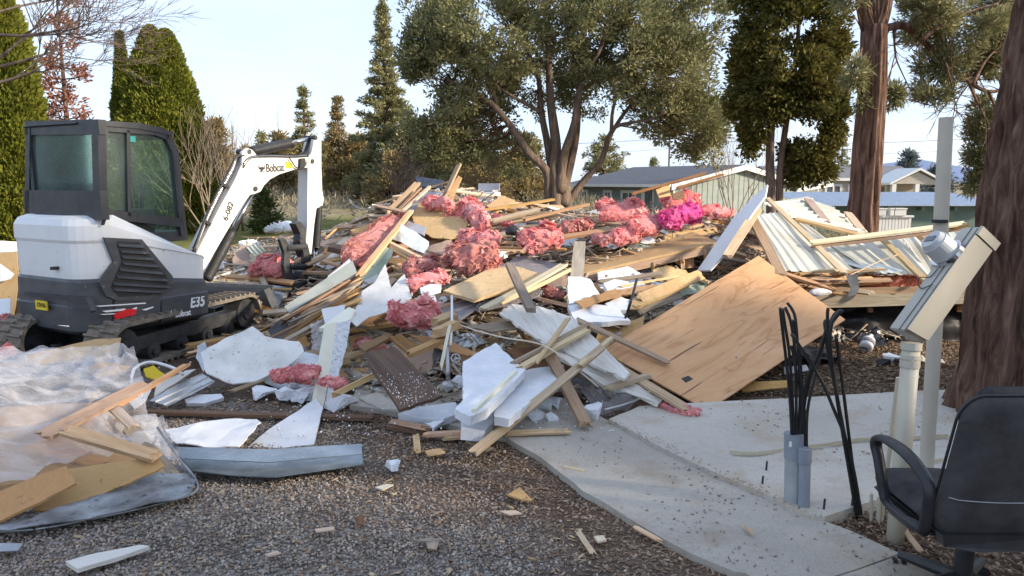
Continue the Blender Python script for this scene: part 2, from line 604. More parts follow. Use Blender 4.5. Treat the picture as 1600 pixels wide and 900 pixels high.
def m_leaf(name, stops, ns=.9, trans=.25):
    m, nt, b = nodes(name)
    g = nt.nodes.new('ShaderNodeNewGeometry')
    r = ramp(nt, g.outputs['Random Per Island'], stops)
    big = ramp(nt, ntex(nt, ns, 4), [(.3, stops[0][1]), (.7, stops[-1][1])])
    col = mixc(nt, .45, r, big)
    nt.links.new(col, b.inputs['Base Color'])
    b.inputs['Roughness'].default_value = .7
    b.inputs['Specular IOR Level'].default_value = .2
    tr = nt.nodes.new('ShaderNodeBsdfTranslucent')
    mx = nt.nodes.new('ShaderNodeMixShader')
    mx.inputs[0].default_value = trans
    nt.links.new(col, tr.inputs[0])
    nt.links.new(b.outputs[0], mx.inputs[1])
    nt.links.new(tr.outputs[0], mx.inputs[2])
    nt.links.new(mx.outputs[0], nt.nodes['Material Output'].inputs['Surface'])
    return m


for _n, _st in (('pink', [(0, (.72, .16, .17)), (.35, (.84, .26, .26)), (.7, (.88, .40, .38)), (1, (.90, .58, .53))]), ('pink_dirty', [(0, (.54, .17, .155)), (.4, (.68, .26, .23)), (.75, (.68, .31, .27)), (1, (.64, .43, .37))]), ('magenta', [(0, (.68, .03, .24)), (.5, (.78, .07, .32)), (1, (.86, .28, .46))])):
    M[_n + '_fibre'] = m_leaf('torn_' + _n + '_fibre', _st, 5, .3)
M['lf_thuja'] = m_leaf('yellow_green_scale_leaf', [(0, (0.067, 0.094, 0.014)), (.5, (0.146, 0.170, 0.022)), (1, (0.256, 0.250, 0.038))])
M['lf_juniper'] = m_leaf('grey_green_scale_leaf', [(0, (0.091, 0.113, 0.053)), (.5, (0.212, 0.220, 0.104)), (1, (0.410, 0.366, 0.176))], .5)
M['lf_cedar'] = m_leaf('dark_cedar_leaf', [(0, (0.050, 0.064, 0.016)), (.55, (0.102, 0.111, 0.026)), (1, (0.206, 0.159, 0.039))], .8)
M['lf_dry'] = m_leaf('dry_olive_leaf', [(0, (0.142, 0.112, 0.047)), (.5, (0.268, 0.206, 0.086)), (1, (0.410, 0.315, 0.152))], .5)
M['lf_rust'] = m_leaf('rust_brown_leaf', [(0, (.17, .060, .035)), (.5, (.30, .115, .065)), (1, (.40, .19, .115))], .5)
M['lf_spruce'] = m_leaf('blue_spruce_needle', [(0, (0.066, 0.090, 0.090)), (.5, (0.120, 0.154, 0.150)), (1, (0.198, 0.228, 0.216))], .6)
M['lf_green'] = m_leaf('green_shrub_leaf', [(0, (.035, .055, .018)), (.5, (.07, .10, .030)), (1, (.12, .15, .05))], .8)
M['lf_grass'] = m_leaf('dry_grass_blade', [(0, (.22, .185, .115)), (.5, (.34, .29, .19)), (1, (.45, .40, .29))], .15, .3)
M['lf_sage'] = m_leaf('grey_sage_leaf', [(0, (.12, .115, .075)), (.5, (.20, .19, .13)), (1, (.29, .27, .2))], .15, .3)
M['white_paint'] = m_plain('white_machine_paint', (.66, .67, .67), (.74, .75, .75), .38, 2.5, bmp=.05, speck=(.42, .38, .32), speck_at=.67, speck_scale=16, dv=0)
M['boom_paint'] = m_plain('worn_white_arm_paint', (.60, .58, .54), (.72, .71, .67), .45, 3, bmp=.1, speck=(.12, .1, .08), speck_at=.71, speck_scale=20, dv=0)
M['charcoal'] = m_plain('charcoal_machine_paint', (.050, .053, .058), (.082, .086, .092), .45, 4, bmp=.08, speck=(.22, .20, .17), speck_at=.66, speck_scale=20, dv=0, stretch=(1, 1, 3))
M['cab_dark'] = m_plain('cab_frame_paint', (.022, .025, .03), (.042, .046, .052), .42, 4, bmp=.05, dv=0)
M['rubber'] = m_plain('dusty_track_rubber', (.11, .092, .074), (.24, .205, .165), .9, 9, bmp=.4, dv=0)
M['hose'] = m_plain('black_hose', (.015, .015, .016), (.03, .03, .03), .45, 12, bmp=0, dv=.05)
M['chrome'] = m_plain('polished_rod', (.55, .55, .55), (.68, .68, .68), .15, 4, metal=1.0, bmp=0, dv=0)
M['sign_yellow'] = m_plain('yellow_sticker', (.70, .52, .02), (.76, .58, .03), .5, 6, bmp=0, dv=0)
M['red_lens'] = m_plain('red_reflector', (.62, .015, .02), (.70, .03, .035), .25, 8, bmp=0, dv=0)
M['black_ink'] = m_plain('black_print', (.02, .02, .02), (.03, .03, .03), .6, 8, bmp=0, dv=0)
M['white_ink'] = m_plain('white_print', (.75, .75, .75), (.8, .8, .8), .5, 8, bmp=0, dv=0)


def m_glass(name, tint, alpha):
    m, nt, b = nodes(name)
    tr = nt.nodes.new('ShaderNodeBsdfTransparent')
    tr.inputs[0].default_value = (*tint, 1)
    gl = nt.nodes.new('ShaderNodeBsdfGlossy')
    gl.inputs['Roughness'].default_value = .03
    gl.inputs['Color'].default_value = (.85, .95, .92, 1)
    lw = nt.nodes.new('ShaderNodeLayerWeight')
    lw.inputs[0].default_value = alpha
    mx = nt.nodes.new('ShaderNodeMixShader')
    nt.links.new(lw.outputs['Fresnel'], mx.inputs[0])
    nt.links.new(tr.outputs[0], mx.inputs[1])
    nt.links.new(gl.outputs[0], mx.inputs[2])
    df = nt.nodes.new('ShaderNodeBsdfDiffuse')          # dust film, with a hazy green reflection painted into its colour
    df.inputs[0].default_value = (.55, .62, .60, 1)
    m2 = nt.nodes.new('ShaderNodeMixShader')
    nt.links.new(ramp(nt, ntex(nt, 3.0, 5), [(.3, (.02,) * 3), (.7, (.08,) * 3)]), m2.inputs[0])
    nt.links.new(mx.outputs[0], m2.inputs[1])
    nt.links.new(df.outputs[0], m2.inputs[2])
    nt.links.new(m2.outputs[0], nt.nodes['Material Output'].inputs['Surface'])
    return m


M['glass'] = m_glass('green_tinted_glass', (.84, .95, .91), .14)
M['window_glass'] = m_plain('dark_house_glass', (.05, .06, .07), (.12, .14, .15), .12, 2, bmp=0, dv=.1, spec=.6)
M['tan_pvc'] = m_plain('tan_conduit', (.47, .43, .34), (.54, .50, .40), .5, 5, bmp=.05, speck=(.3, .25, .17), speck_at=.7, dv=.03)
M['grey_pvc'] = m_plain('grey_conduit', (.20, .23, .27), (.27, .30, .34), .5, 5, bmp=.05, dv=.03)
M['grey_pipe_dirty'] = m_plain('dusty_grey_conduit', (.26, .28, .29), (.40, .41, .41), .65, 6, bmp=.1, dv=.03)
M['box_paint'] = m_plain('tan_meter_box_paint', (.39, .375, .325), (.43, .415, .36), .45, 4, bmp=.04, speck=(.3, .26, .2), speck_at=.73, dv=.02)
M['meter_shell'] = m_plain('pale_grey_meter', (.42, .43, .43), (.52, .53, .53), .4, 5, bmp=.03, dv=0)
M['chair_fabric'] = m_plain('charcoal_fabric', (.042, .040, .041), (.085, .080, .081), .95, 7, bmp=.6, bscale=420, speck=(.2, .19, .18), speck_at=.715, speck_scale=60, dv=0, spec=.15)
M['chair_plastic'] = m_plain('black_chair_plastic', (.015, .015, .017), (.03, .03, .033), .4, 8, bmp=.1, bscale=150, dv=0)


# ------------------------------------------------------------------ many small pieces in one mesh
def inst(name, V, faces, P, A, B, C, mat, parent=None, kind=None, smooth=False):
    """Copies of a small template mesh: vertex = P + x*A + y*B + z*C, one copy per row."""
    V = np.asarray(V, float)
    N, k = len(P), len(V)
    co = P[:, None, :] + V[None, :, 0, None] * A[:, None, :] + V[None, :, 1, None] * B[:, None, :] + V[None, :, 2, None] * C[:, None, :]
    m = len(faces[0])
    fi = (np.asarray(faces)[None] + (np.arange(N) * k)[:, None, None]).reshape(-1, m)
    me = bpy.data.meshes.new(name)
    me.vertices.add(N * k)
    me.vertices.foreach_set('co', np.ascontiguousarray(co, dtype=np.float32).ravel())
    me.loops.add(fi.size)
    me.loops.foreach_set('vertex_index', np.ascontiguousarray(fi, dtype=np.int32).ravel())
    me.polygons.add(len(fi))
    me.polygons.foreach_set('loop_start', np.arange(0, fi.size, m, dtype=np.int32))
    me.update(calc_edges=True)
    o = mesh_obj(name, me, mat, parent, None, smooth)
    if kind:
        o['kind'] = kind
    return o


def unit(a):
    return a / np.maximum(np.linalg.norm(a, axis=1, keepdims=True), 1e-9)


def rand_dirs(n):
    return unit(RNG.normal(size=(n, 3)))


LEAFV, LEAFF = [(0, 0, 0), (.5, .5, .06), (1, 0, 0), (.5, -.5, .06)], [(0, 1, 2, 3)]
OCTV = [(1, 0, 0), (-1, 0, 0), (0, 1, 0), (0, -1, 0), (0, 0, 1), (0, 0, -1)]
OCTF = [(0, 2, 4), (2, 1, 4), (1, 3, 4), (3, 0, 4), (2, 0, 5), (1, 2, 5), (3, 1, 5), (0, 3, 5)]
BOXV = [(-.5, -.5, -.5), (.5, -.5, -.5), (.5, .5, -.5), (-.5, .5, -.5), (-.5, -.5, .5), (.5, -.5, .5), (.5, .5, .5), (-.5, .5, .5)]
BOXF = [(3, 2, 1, 0), (4, 5, 6, 7), (0, 1, 5, 4), (1, 2, 6, 5), (2, 3, 7, 6), (3, 0, 4, 7)]


def frames_rand(n, flat=1.0):
    """Random frames; flat < 1 keeps the z axis near vertical."""
    z = unit(np.array([0, 0, 1.0]) * (1 - flat) * 3 + RNG.normal(size=(n, 3)) * flat) if flat < 1 else rand_dirs(n)
    x = unit(np.cross(z, rand_dirs(n)))
    return x, np.cross(z, x), z


def foliage(name, centres, rad, per, L, W, mat, parent, out=None, up=.4, spread=.6):
    """Small leaf sprays in clumps; out gives each clump's outward direction."""
    centres = np.asarray(centres, float)
    n = len(centres)
    rad = np.broadcast_to(np.asarray(rad, float), (n,))
    P = np.repeat(centres, per, 0)
    off = rand_dirs(n * per) * (RNG.random((n * per, 1)) ** .45) * np.repeat(rad, per)[:, None]
    off[:, 2] *= .8
    P = P + off
    o = np.repeat(out, per, 0) if out is not None else unit(off + 1e-6)
    d = unit(o * .9 + unit(off + 1e-6) * .5 + np.array([0, 0, up]) + RNG.normal(size=P.shape) * spread)
    s = unit(np.cross(d, rand_dirs(len(P))))
    sc = (.6 + .8 * RNG.random((len(P), 1)))
    return inst(name, LEAFV, LEAFF, P, d * L * sc, s * W * sc, np.cross(d, s) * L, mat, parent)


def lobe_points(c, r, n, shell=.55, gap=-.22, gs=.55):
    """Points in an ellipsoid, more of them near its skin, thinned by noise so that gaps stay open."""
    c, r = np.asarray(c, float), np.asarray(r, float)
    d = rand_dirs(n * 2)
    q = shell + (1 - shell) * RNG.random((n * 2, 1))
    p = c + d * r * q
    keep = np.array([noise.noise(Vector(x) * gs) > gap for x in p])
    p, d = p[keep][:n], d[keep][:n]
    return p, d


# ------------------------------------------------------------------ ground
def build_ground():
    xs = np.concatenate([np.linspace(-1500, -70, 9), np.linspace(-60, -14, 16), np.arange(-13, 13.01, .25), np.linspace(14, 60, 16), np.linspace(70, 1500, 9)])
    ys = np.concatenate([np.linspace(-300, -12, 6), np.arange(-10, 1.5, 1.0), np.arange(1.5, 12, .16), np.arange(12, 60, 1.2), np.linspace(62, 200, 16), np.linspace(260, 4200, 8)])
    X, Y = np.meshgrid(xs, ys)
    Z = np.zeros_like(X)
    for j in range(len(ys)):
        for i in range(len(xs)):
            x, y = xs[i], ys[j]
            z = ground_z(x, y)
            if y < 13 and abs(x) < 13:
                z += .012 * noise.noise(Vector((x * 2.3, y * 2.3, 0))) + .02 * noise.noise(Vector((x * .6, y * .6, 3))) - .012
            elif y < 120:
                z += .12 * noise.noise(Vector((x * .12, y * .12, 1))) * sstep(16, 40, y)
            Z[j, i] = z
    nx = len(xs)
    idx = np.arange(len(ys) * nx).reshape(len(ys), nx)
    q = np.stack([idx[:-1, :-1], idx[:-1, 1:], idx[1:, 1:], idx[1:, :-1]], -1).reshape(-1, 4)
    me = bpy.data.meshes.new('ground')
    me.from_pydata(np.stack([X, Y, Z], -1).reshape(-1, 3).tolist(), [], q.tolist())
    m, nt, b = nodes('ground_soil')
    tc = nt.nodes.new('ShaderNodeTexCoord')
    sp = nt.nodes.new('ShaderNodeSeparateXYZ')
    nt.links.new(tc.outputs['Object'], sp.inputs[0])

    def math_(op, a, c):
        n = nt.nodes.new('ShaderNodeMath')
        n.operation = op
        for s, v in zip(n.inputs, (a, c)):
            if isinstance(v, (int, float)):
                s.default_value = v
            else:
                nt.links.new(v, s)
        return n.outputs[0]

    def rng(v, a, c):
        n = nt.nodes.new('ShaderNodeMapRange')
        n.interpolation_type = 'SMOOTHSTEP'
        n.inputs['From Min'].default_value = a
        n.inputs['From Max'].default_value = c
        nt.links.new(v, n.inputs['Value'])
        return n.outputs[0]
    wob = math_('MULTIPLY', math_('SUBTRACT', ntex(nt, .9, 5), .5), 2.0)
    wob2 = math_('MULTIPLY', math_('SUBTRACT', ntex(nt, .13, 5), .5), 16.0)
    grit = ntex(nt, 48, 6, .75)
    mulch = ramp(nt, grit, [(.25, (.06, .038, .027)), (.5, (.145, .095, .066)), (.66, (.25, .17, .115)), (.8, (.38, .28, .20))])
    mulch = mixc(nt, ramp(nt, ntex(nt, 2.2, 5), [(.4, (0, 0, 0)), (.65, (.6, .6, .6))]), mulch, (.05, .033, .024))
    vo = nt.nodes.new('ShaderNodeTexVoronoi')
    vo.inputs['Scale'].default_value = 46
    nt.links.new(tc.outputs['Object'], vo.inputs['Vector'])
    sc = nt.nodes.new('ShaderNodeSeparateColor')
    nt.links.new(vo.outputs['Color'], sc.inputs[0])
    gravel = ramp(nt, sc.outputs[0], [(0, (.08, .072, .064)), (.5, (.18, .165, .148)), (.85, (.30, .275, .25)), (1, (.44, .41, .37))])
    gravel = mixc(nt, ramp(nt, ntex(nt, 3.0, 5), [(.45, (0, 0, 0)), (.7, (.8, .8, .8))]), gravel, (.06, .043, .033))
    s = math_('ADD', math_('ADD', math_('SUBTRACT', sp.outputs[1], 4.2), math_('ADD', sp.outputs[0], .2)), wob)
    near = mixc(nt, rng(s, -.9, .25), gravel, mulch)
    field = ramp(nt, ntex(nt, .35, 8, .7), [(.3, (.20, .155, .095)), (.5, (.31, .255, .165)), (.7, (.40, .345, .24))])
    field = mixc(nt, ramp(nt, ntex(nt, 1.7, 6), [(.5, (0, 0, 0)), (.62, (.7, .7, .7))]), field, (.13, .115, .075))
    lawn = ramp(nt, ntex(nt, 2.2, 7), [(.3, (.10, .115, .028)), (.55, (.17, .175, .045)), (.75, (.26, .22, .08))])
    orange = ramp(nt, ntex(nt, 1.2, 7), [(.3, (.16, .085, .05)), (.6, (.28, .16, .095)), (.8, (.34, .23, .14))])
    yy = math_('ADD', sp.outputs[1], math_('MULTIPLY', wob, 1.5))
    lw = math_('MULTIPLY', math_('SUBTRACT', 1.0, rng(math_('ADD', sp.outputs[1], wob2), 27, 37)), math_('SUBTRACT', 1.0, rng(math_('ADD', sp.outputs[0], wob), -6.5, -3.5)))
    far = mixc(nt, lw, field, lawn)
    far = mixc(nt, rng(math_('ADD', sp.outputs[0], wob2), -14, -19), far, orange)
    dirt = mixc(nt, rng(sp.outputs[0], 1, 3), mulch, ramp(nt, grit, [(.3, (.09, .055, .035)), (.55, (.19, .125, .075)), (.75, (.30, .21, .13))]))
    mid = mixc(nt, rng(yy, 6.2, 7.6), near, dirt)
    col = mixc(nt, rng(yy, 15, 20), mid, far)
    nt.links.new(col, b.inputs['Base Color'])
    b.inputs['Roughness'].default_value = .95
    b.inputs['Specular IOR Level'].default_value = .2
    bump(nt, b, grit, .9, .02)
    o = mesh_obj('ground', me, m, smooth=True)
    o['kind'] = 'structure'


build_ground()

# concrete walk and slab
def m_concrete(name, c1, c2, c3, stain):
    m, nt, b = nodes(name)
    col = ramp(nt, ntex(nt, 1.1, 7, .65), [(.3, c1), (.5, c2), (.7, c3)])
    col = mixc(nt, .5, col, ramp(nt, ntex(nt, 120, 3), [(.3, (.55, .55, .55)), (.6, (1, 1, 1))]), 'MULTIPLY')
    col = mixc(nt, ramp(nt, ntex(nt, 2.6, 7, .7), [(.50, (0, 0, 0)), (.68, (.8, .8, .8))]), col, stain)
    col = mixc(nt, ramp(nt, ntex(nt, 30, 5, .7), [(.62, (0, 0, 0)), (.70, (.8, .8, .8))]), col, (.14, .10, .07))
    nt.links.new(col, b.inputs['Base Color'])
    nt.links.new(ramp(nt, ntex(nt, 2.2, 5), [(.35, (.55,) * 3), (.65, (.95,) * 3)]), b.inputs['Roughness'])
    bump(nt, b, ntex(nt, 150, 4), .35, .004)
    return m


M['walk'] = m_concrete('grey_walk_concrete', (.335, .305, .255), (.42, .388, .33), (.48, .45, .39), (.28, .225, .165))
M['slab'] = m_concrete('pale_slab_concrete', (.435, .405, .35), (.515, .485, .42), (.575, .545, .48), (.39, .30, .205))


def slab(name, px, z, mat, rough=.012, bow=0):
    pts = [gp(x, y, z) for x, y in px]
    out = []
    for i, a in enumerate(pts):
        b_ = pts[(i + 1) % len(pts)]
        k = max(1, int((b_ - a).length / .12))
        for j in range(k):
            p = a.lerp(b_, j / k)
            p += Vector((noise.noise(p * 5), noise.noise(p * 5 + Vector((9, 0, 0))), 0)) * rough
            out.append(p)
    bm = bmesh.new()
    add_prism(bm, out, Vector((0, 0, -.16)))
    bmesh.ops.triangulate(bm, faces=[f for f in bm.faces if len(f.verts) > 4])
    o = bm_obj(name, bm, mat)
    o['kind'] = 'structure'
    return o


slab('concrete_walk', [(1217, 927), (1165, 895), (1150, 894), (1078, 865), (1006, 824), (957, 793), (911, 767), (863, 728), (833, 707), (790, 684), (700, 662), (620, 644), (545, 632), (560, 600), (700, 590), (900, 625), (948, 656), (1030, 700), (1100, 734), (1180, 768), (1270, 807), (1330, 829), (1408, 865), (1300, 901)], .030, M['walk'])
slab('concrete_walk', [(1265, 987), (1219, 929), (1301, 903), (1410, 867), (1442, 880), (1480, 912), (1500, 985)], .030, M['walk'])
slab('concrete_slab', [(952, 655), (1032, 698), (1102, 732), (1182, 766), (1272, 805), (1290, 807), (1365, 782), (1475, 742), (1540, 700), (1540, 606), (1400, 612), (1300, 618), (1225, 622), (1000, 634)], .055, M['slab'])


def scatter(n, x0, x1, y0, y1, prob):
    x = x0 + (x1 - x0) * RNG.random(n)
    y = y0 + (y1 - y0) * RNG.random(n)
    keep = RNG.random(n) < prob(x, y)
    return x[keep], y[keep]


def s_mulch(x, y):
    w = np.array([noise.noise(Vector((a * .9, b * .9, 5))) for a, b in zip(x, y)])
    return (y - 4.2) + (x + .2) + w * 1.3


_walk = [gp(x, y) for x, y in [(1215, 925), (1150, 894), (1078, 865), (1006, 824), (957, 793), (911, 767), (863, 728), (790, 684), (700, 662), (545, 632)]]


def left_of_walk(x, y):
    """Metres from the walk's edge on the gravel side (negative on the concrete)."""
    ys = np.array([p.y for p in _walk]); xs = np.array([p.x for p in _walk])
    return np.interp(y, ys, xs) - x


def zfield(x, y):
    return np.array([ground_z(a, b) + .012 * noise.noise(Vector((a * 2.3, b * 2.3, 0))) + .02 * noise.noise(Vector((a * .6, b * .6, 3))) - .012 for a, b in zip(x, y)])


x, y = scatter(60000, -3.6, 1.6, 2.7, 5.6, lambda x, y: (left_of_walk(x, y) > .02) * np.clip(1.35 - (y - 2.8) * .33, .1, 1) * np.clip(.42 - s_mulch(x, y) * .75, .05, 1))
n = len(x)
sz = (.005 + .0085 * RNG.random(n) ** 2.0)[:, None]
a_, b_, c_ = frames_rand(n)
P = np.stack([x, y, zfield(x, y) + sz[:, 0] * .35], 1)
M['stone'] = m_leaf('gravel_stone', [(0, (.105, .088, .073)), (.45, (.245, .205, .172)), (.8, (.39, .335, .285)), (1, (.58, .51, .44))], 9, 0)
V = [(p[0] * 1.0, p[1] * .85, p[2] * .7) for p in OCTV]
inst('gravel', V, OCTF, P, a_ * sz, b_ * sz, c_ * sz, M['stone'], kind='stuff')

M['chip'] = m_leaf('bark_chip', [(0, (.07, .044, .030)), (.5, (.20, .125, .084)), (.85, (.33, .22, .15)), (1, (.54, .41, .29))], 9, 0)


def chips(name, n, x0, x1, y0, y1, prob, mat, lo=.010, hi=.035, lift=.006, zf=zfield):
    x, y = scatter(n, x0, x1, y0, y1, prob)
    n = len(x)
    L = (lo + (hi - lo) * RNG.random(n) ** 2)[:, None]
    a_, b_, c_ = frames_rand(n, .45)
    P = np.stack([x, y, zf(x, y) + lift * RNG.random(n)], 1)
    return inst(name, BOXV, BOXF, P, a_ * L, b_ * L * (.25 + .3 * RNG.random((n, 1))), c_ * L * .12, mat, kind='stuff')


chips('bark_mulch', 52000, -3.8, 1.8, 2.7, 6.3, lambda x, y: (left_of_walk(x, y) > -.03) * np.clip(.85 + s_mulch(x, y) * .4, .42, 1), M['chip'])
chips('wood_litter', 800, -3.6, 1.6, 2.8, 6.2, lambda x, y: (left_of_walk(x, y) > -.05) * 1.0, m_leaf('pale_wood_chip', [(0, (.30, .19, .10)), (.6, (.48, .34, .20)), (1, (.62, .50, .34))], 9, 0), .01, .05, .012)
_right_edge = [gp(*p) for p in [(1480, 912), (1400, 860), (1290, 812), (1365, 788), (1475, 748), (1540, 705)]]


def right_bed(x, y):
    xr = np.interp(y, [3.05, 3.40, 3.70, 3.95, 4.25, 4.66, 5.5], [1.86, 1.76, 1.60, 1.95, 2.49, 2.97, 3.35])
    return (x > xr)


chips('bark_bed', 26000, 1.55, 4.2, 2.7, 5.4, lambda x, y: right_bed(x, y) * 1.0, M['chip'], lift=.03)
chips('bark_bed', 26000, 1.6, 5.4, 5.95, 8.4, lambda x, y: (y > 6.02) * np.clip((5.5 - x) * .8, 0, .95) * np.clip((8.5 - y) * 1.2, 0, 1), m_leaf('pale_bark_chip', [(0, (.06, .036, .022)), (.5, (.16, .10, .062)), (1, (.34, .25, .16))], 9, 0), .012, .05, .03)
chips('walk_grit', 5000, -1.0, 2.2, 2.9, 5.5, lambda x, y: (left_of_walk(x, y) < .02) * (x < 2.0) * np.clip(.25 + np.array([noise.noise(Vector((a * 1.6, b * 1.6, 8))) for a, b in zip(x, y)]) * 1.3, .03, 1), M['chip'], .004, .02, .004, lambda x, y: np.full(len(x), .033))
chips('slab_grit', 1500, 1.0, 3.4, 4.0, 6.1, lambda x, y: (x < 3.2) * np.clip(.3 + np.array([noise.noise(Vector((a * 1.6, b * 1.6, 8))) for a, b in zip(x, y)]) * 1.3, .03, 1) * (x > (5.3 - y) * .9 + .75), M['chip'], .004, .022, .004, lambda x, y: np.full(len(x), .058))

t_ = RNG.random(520)
ja, jb_ = gp(945, 655, .05), gp(1285, 812, .05)
jx, jy = ja.x + (jb_.x - ja.x) * t_ + RNG.normal(size=520) * .03, ja.y + (jb_.y - ja.y) * t_ + RNG.normal(size=520) * .03
sz = (.003 + .010 * RNG.random((520, 1)) ** 2)
a_, b_, c_ = frames_rand(520, .45)
inst('joint_grit', BOXV, BOXF, np.stack([jx, jy, np.full(520, .056)], 1), a_ * sz, b_ * sz * .4, c_ * sz * .2, M['chip'], kind='stuff')

# dry field behind the heap
x, y = scatter(9000, -40, 14, 24, 62, lambda x, y: np.clip(.75 - .012 * (y - 24), .2, 1) * np.array([1.0 if noise.noise(Vector((a * .2, b * .12, 2))) > -.15 else .15 for a, b in zip(x, y)]) * np.where((y < 34) & (x < -4), .12, 1))
z = np.array([ground_z(a, b) for a, b in zip(x, y)])
o = foliage('dry_grass', np.stack([x, y, z + .16], 1), .28 + .2 * RNG.random(len(x)), 12, .34, .035, M['lf_grass'], None, None, 1.2, .35)
o['kind'] = 'stuff'
x, y = scatter(420, -40, 14, 26, 62, lambda x, y: np.where((y < 36) & (x < -4), .1, .8))
z = np.array([ground_z(a, b) for a, b in zip(x, y)])
o = foliage('sagebrush', np.stack([x, y, z + .3], 1), .5 + .35 * RNG.random(len(x)), 130, .16, .05, M['lf_sage'], None, None, .7, .5)
o['kind'] = 'stuff'

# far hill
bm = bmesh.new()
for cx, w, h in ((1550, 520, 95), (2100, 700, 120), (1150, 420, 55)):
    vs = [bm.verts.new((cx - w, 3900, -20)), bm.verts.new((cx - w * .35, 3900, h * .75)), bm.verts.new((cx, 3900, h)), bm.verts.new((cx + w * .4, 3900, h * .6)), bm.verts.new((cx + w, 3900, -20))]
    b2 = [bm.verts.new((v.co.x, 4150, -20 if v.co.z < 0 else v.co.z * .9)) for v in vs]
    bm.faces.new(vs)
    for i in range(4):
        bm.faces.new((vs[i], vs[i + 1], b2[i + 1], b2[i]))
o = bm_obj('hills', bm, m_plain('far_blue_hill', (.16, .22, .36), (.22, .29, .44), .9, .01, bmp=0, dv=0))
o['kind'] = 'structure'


# ------------------------------------------------------------------ trees
def limb_path(pxs, Y, dY=0.0):
    return [at(px, py, Y + dY * i / max(1, len(pxs) - 1)) for i, (px, py) in enumerate(pxs)]


def tree_root(name, base, label, cat='tree', group=None):
    return empty(name, Matrix.Translation(base), label, cat, group)


def local(root, pts):
    o = root.matrix_world.translation if root.matrix_world.translation.length else root.location
    return [Vector(p) - root.location for p in pts]


def twigs(paths, start, d, length, r, depth, seed, spread=.6, up=.15, kids=3):
    """Recursive bare branching; adds (points, radii) to paths."""
    rnd = random.Random(seed)

    def go(p, d, L, r, k):
        pts, rad = [p], [r]
        q, dd = p.copy(), d.copy()
        nseg = 4
        for i in range(nseg):
            dd = (dd + Vector((rnd.uniform(-1, 1), rnd.uniform(-1, 1), rnd.uniform(-1, 1))) * .22 + Vector((0, 0, up * .3))).normalized()
            q = q + dd * L / nseg
            pts.append(q.copy())
            rad.append(r * (1 - .75 * (i + 1) / nseg) + .002)
            if k > 0 and i >= 1:
                for _ in range(rnd.randint(1, kids)):
                    nd = (dd + Vector((rnd.uniform(-1, 1), rnd.uniform(-1, 1), rnd.uniform(-.7, 1))) * spread).normalized()
                    go(q.copy(), nd, L * rnd.uniform(.4, .7), rad[-1] * .62, k - 1)
        paths.append((pts, rad))
    go(Vector(start), Vector(d).normalized(), length, r, depth)


def conifer(name, label, px, py_top, Y, width_px, mat, z0=None, layers=16, n_branch=7, per=26, L=.16, W=.06, sparse=.0, seed=1, group=None, bark='bark', top_bare=.0, skirt=.04, bend=.0, R=None, xy=None, h=None, power=.85, clump=.30):
    rnd = random.Random(seed)
    if xy is None:
        p = at(px, py_top, Y)
        x, y, top = p.x, p.y, p.z
        R = width_px / F * Y / 2
    else:
        x, y = xy
        top = None
    zb = ground_z(x, y) - .05 if z0 is None else z0
    H = (top - zb) if top is not None else h
    root = tree_root(name, Vector((x, y, zb)), label, 'tree', group)
    paths = [([Vector((bend * math.sin(i * .8), 0, H * i / 10)) for i in range(11)], [max(.015, R * .11 * (1 - i / 10.3) + .01) for i in range(11)])]
    cen, outs = [], []
    for i in range(layers):
        t = skirt + (1 - skirt) * (i + rnd.random() * .6) / layers
        if t > .985:
            continue
        r_l = R * ((1 - t) ** power) * rnd.uniform(.7, 1.12) + .06
        for k in range(max(3, int(n_branch * (1 - .45 * t)))):
            if rnd.random() < sparse:
                continue
            a = rnd.uniform(0, 2 * math.pi)
            rr = r_l * rnd.uniform(.55, 1.15)
            tip = Vector((math.cos(a) * rr, math.sin(a) * rr, H * t + rr * rnd.uniform(-.12, .35)))
            st = Vector((0, 0, H * t))
            paths.append(([st, st.lerp(tip, .5) + Vector((0, 0, -.03)), tip], [max(.012, R * .022), R * .014 + .006, .006]))
            m_ = max(2, int(rr / (clump * .75)))
            for j in range(m_):
                f = .32 + .68 * (j + rnd.random()) / m_
                c = st.lerp(tip, min(1, f)) + Vector((rnd.uniform(-1, 1), rnd.uniform(-1, 1), rnd.uniform(-.6, .6))) * clump * .45
                cen.append(c[:])
                outs.append((math.cos(a), math.sin(a), .15))
    for j in range(5):
        cen.append((0, 0, H * (.93 + .014 * j)))
        outs.append((0, 0, 1))
    tube_obj('trunk', paths, M[bark], root, 5)
    cen = np.array(cen)
    foliage('crown', cen, clump * (.6 + .5 * RNG.random(len(cen))), per, L, W, mat, root, np.array(outs), .35, .55)
    return root


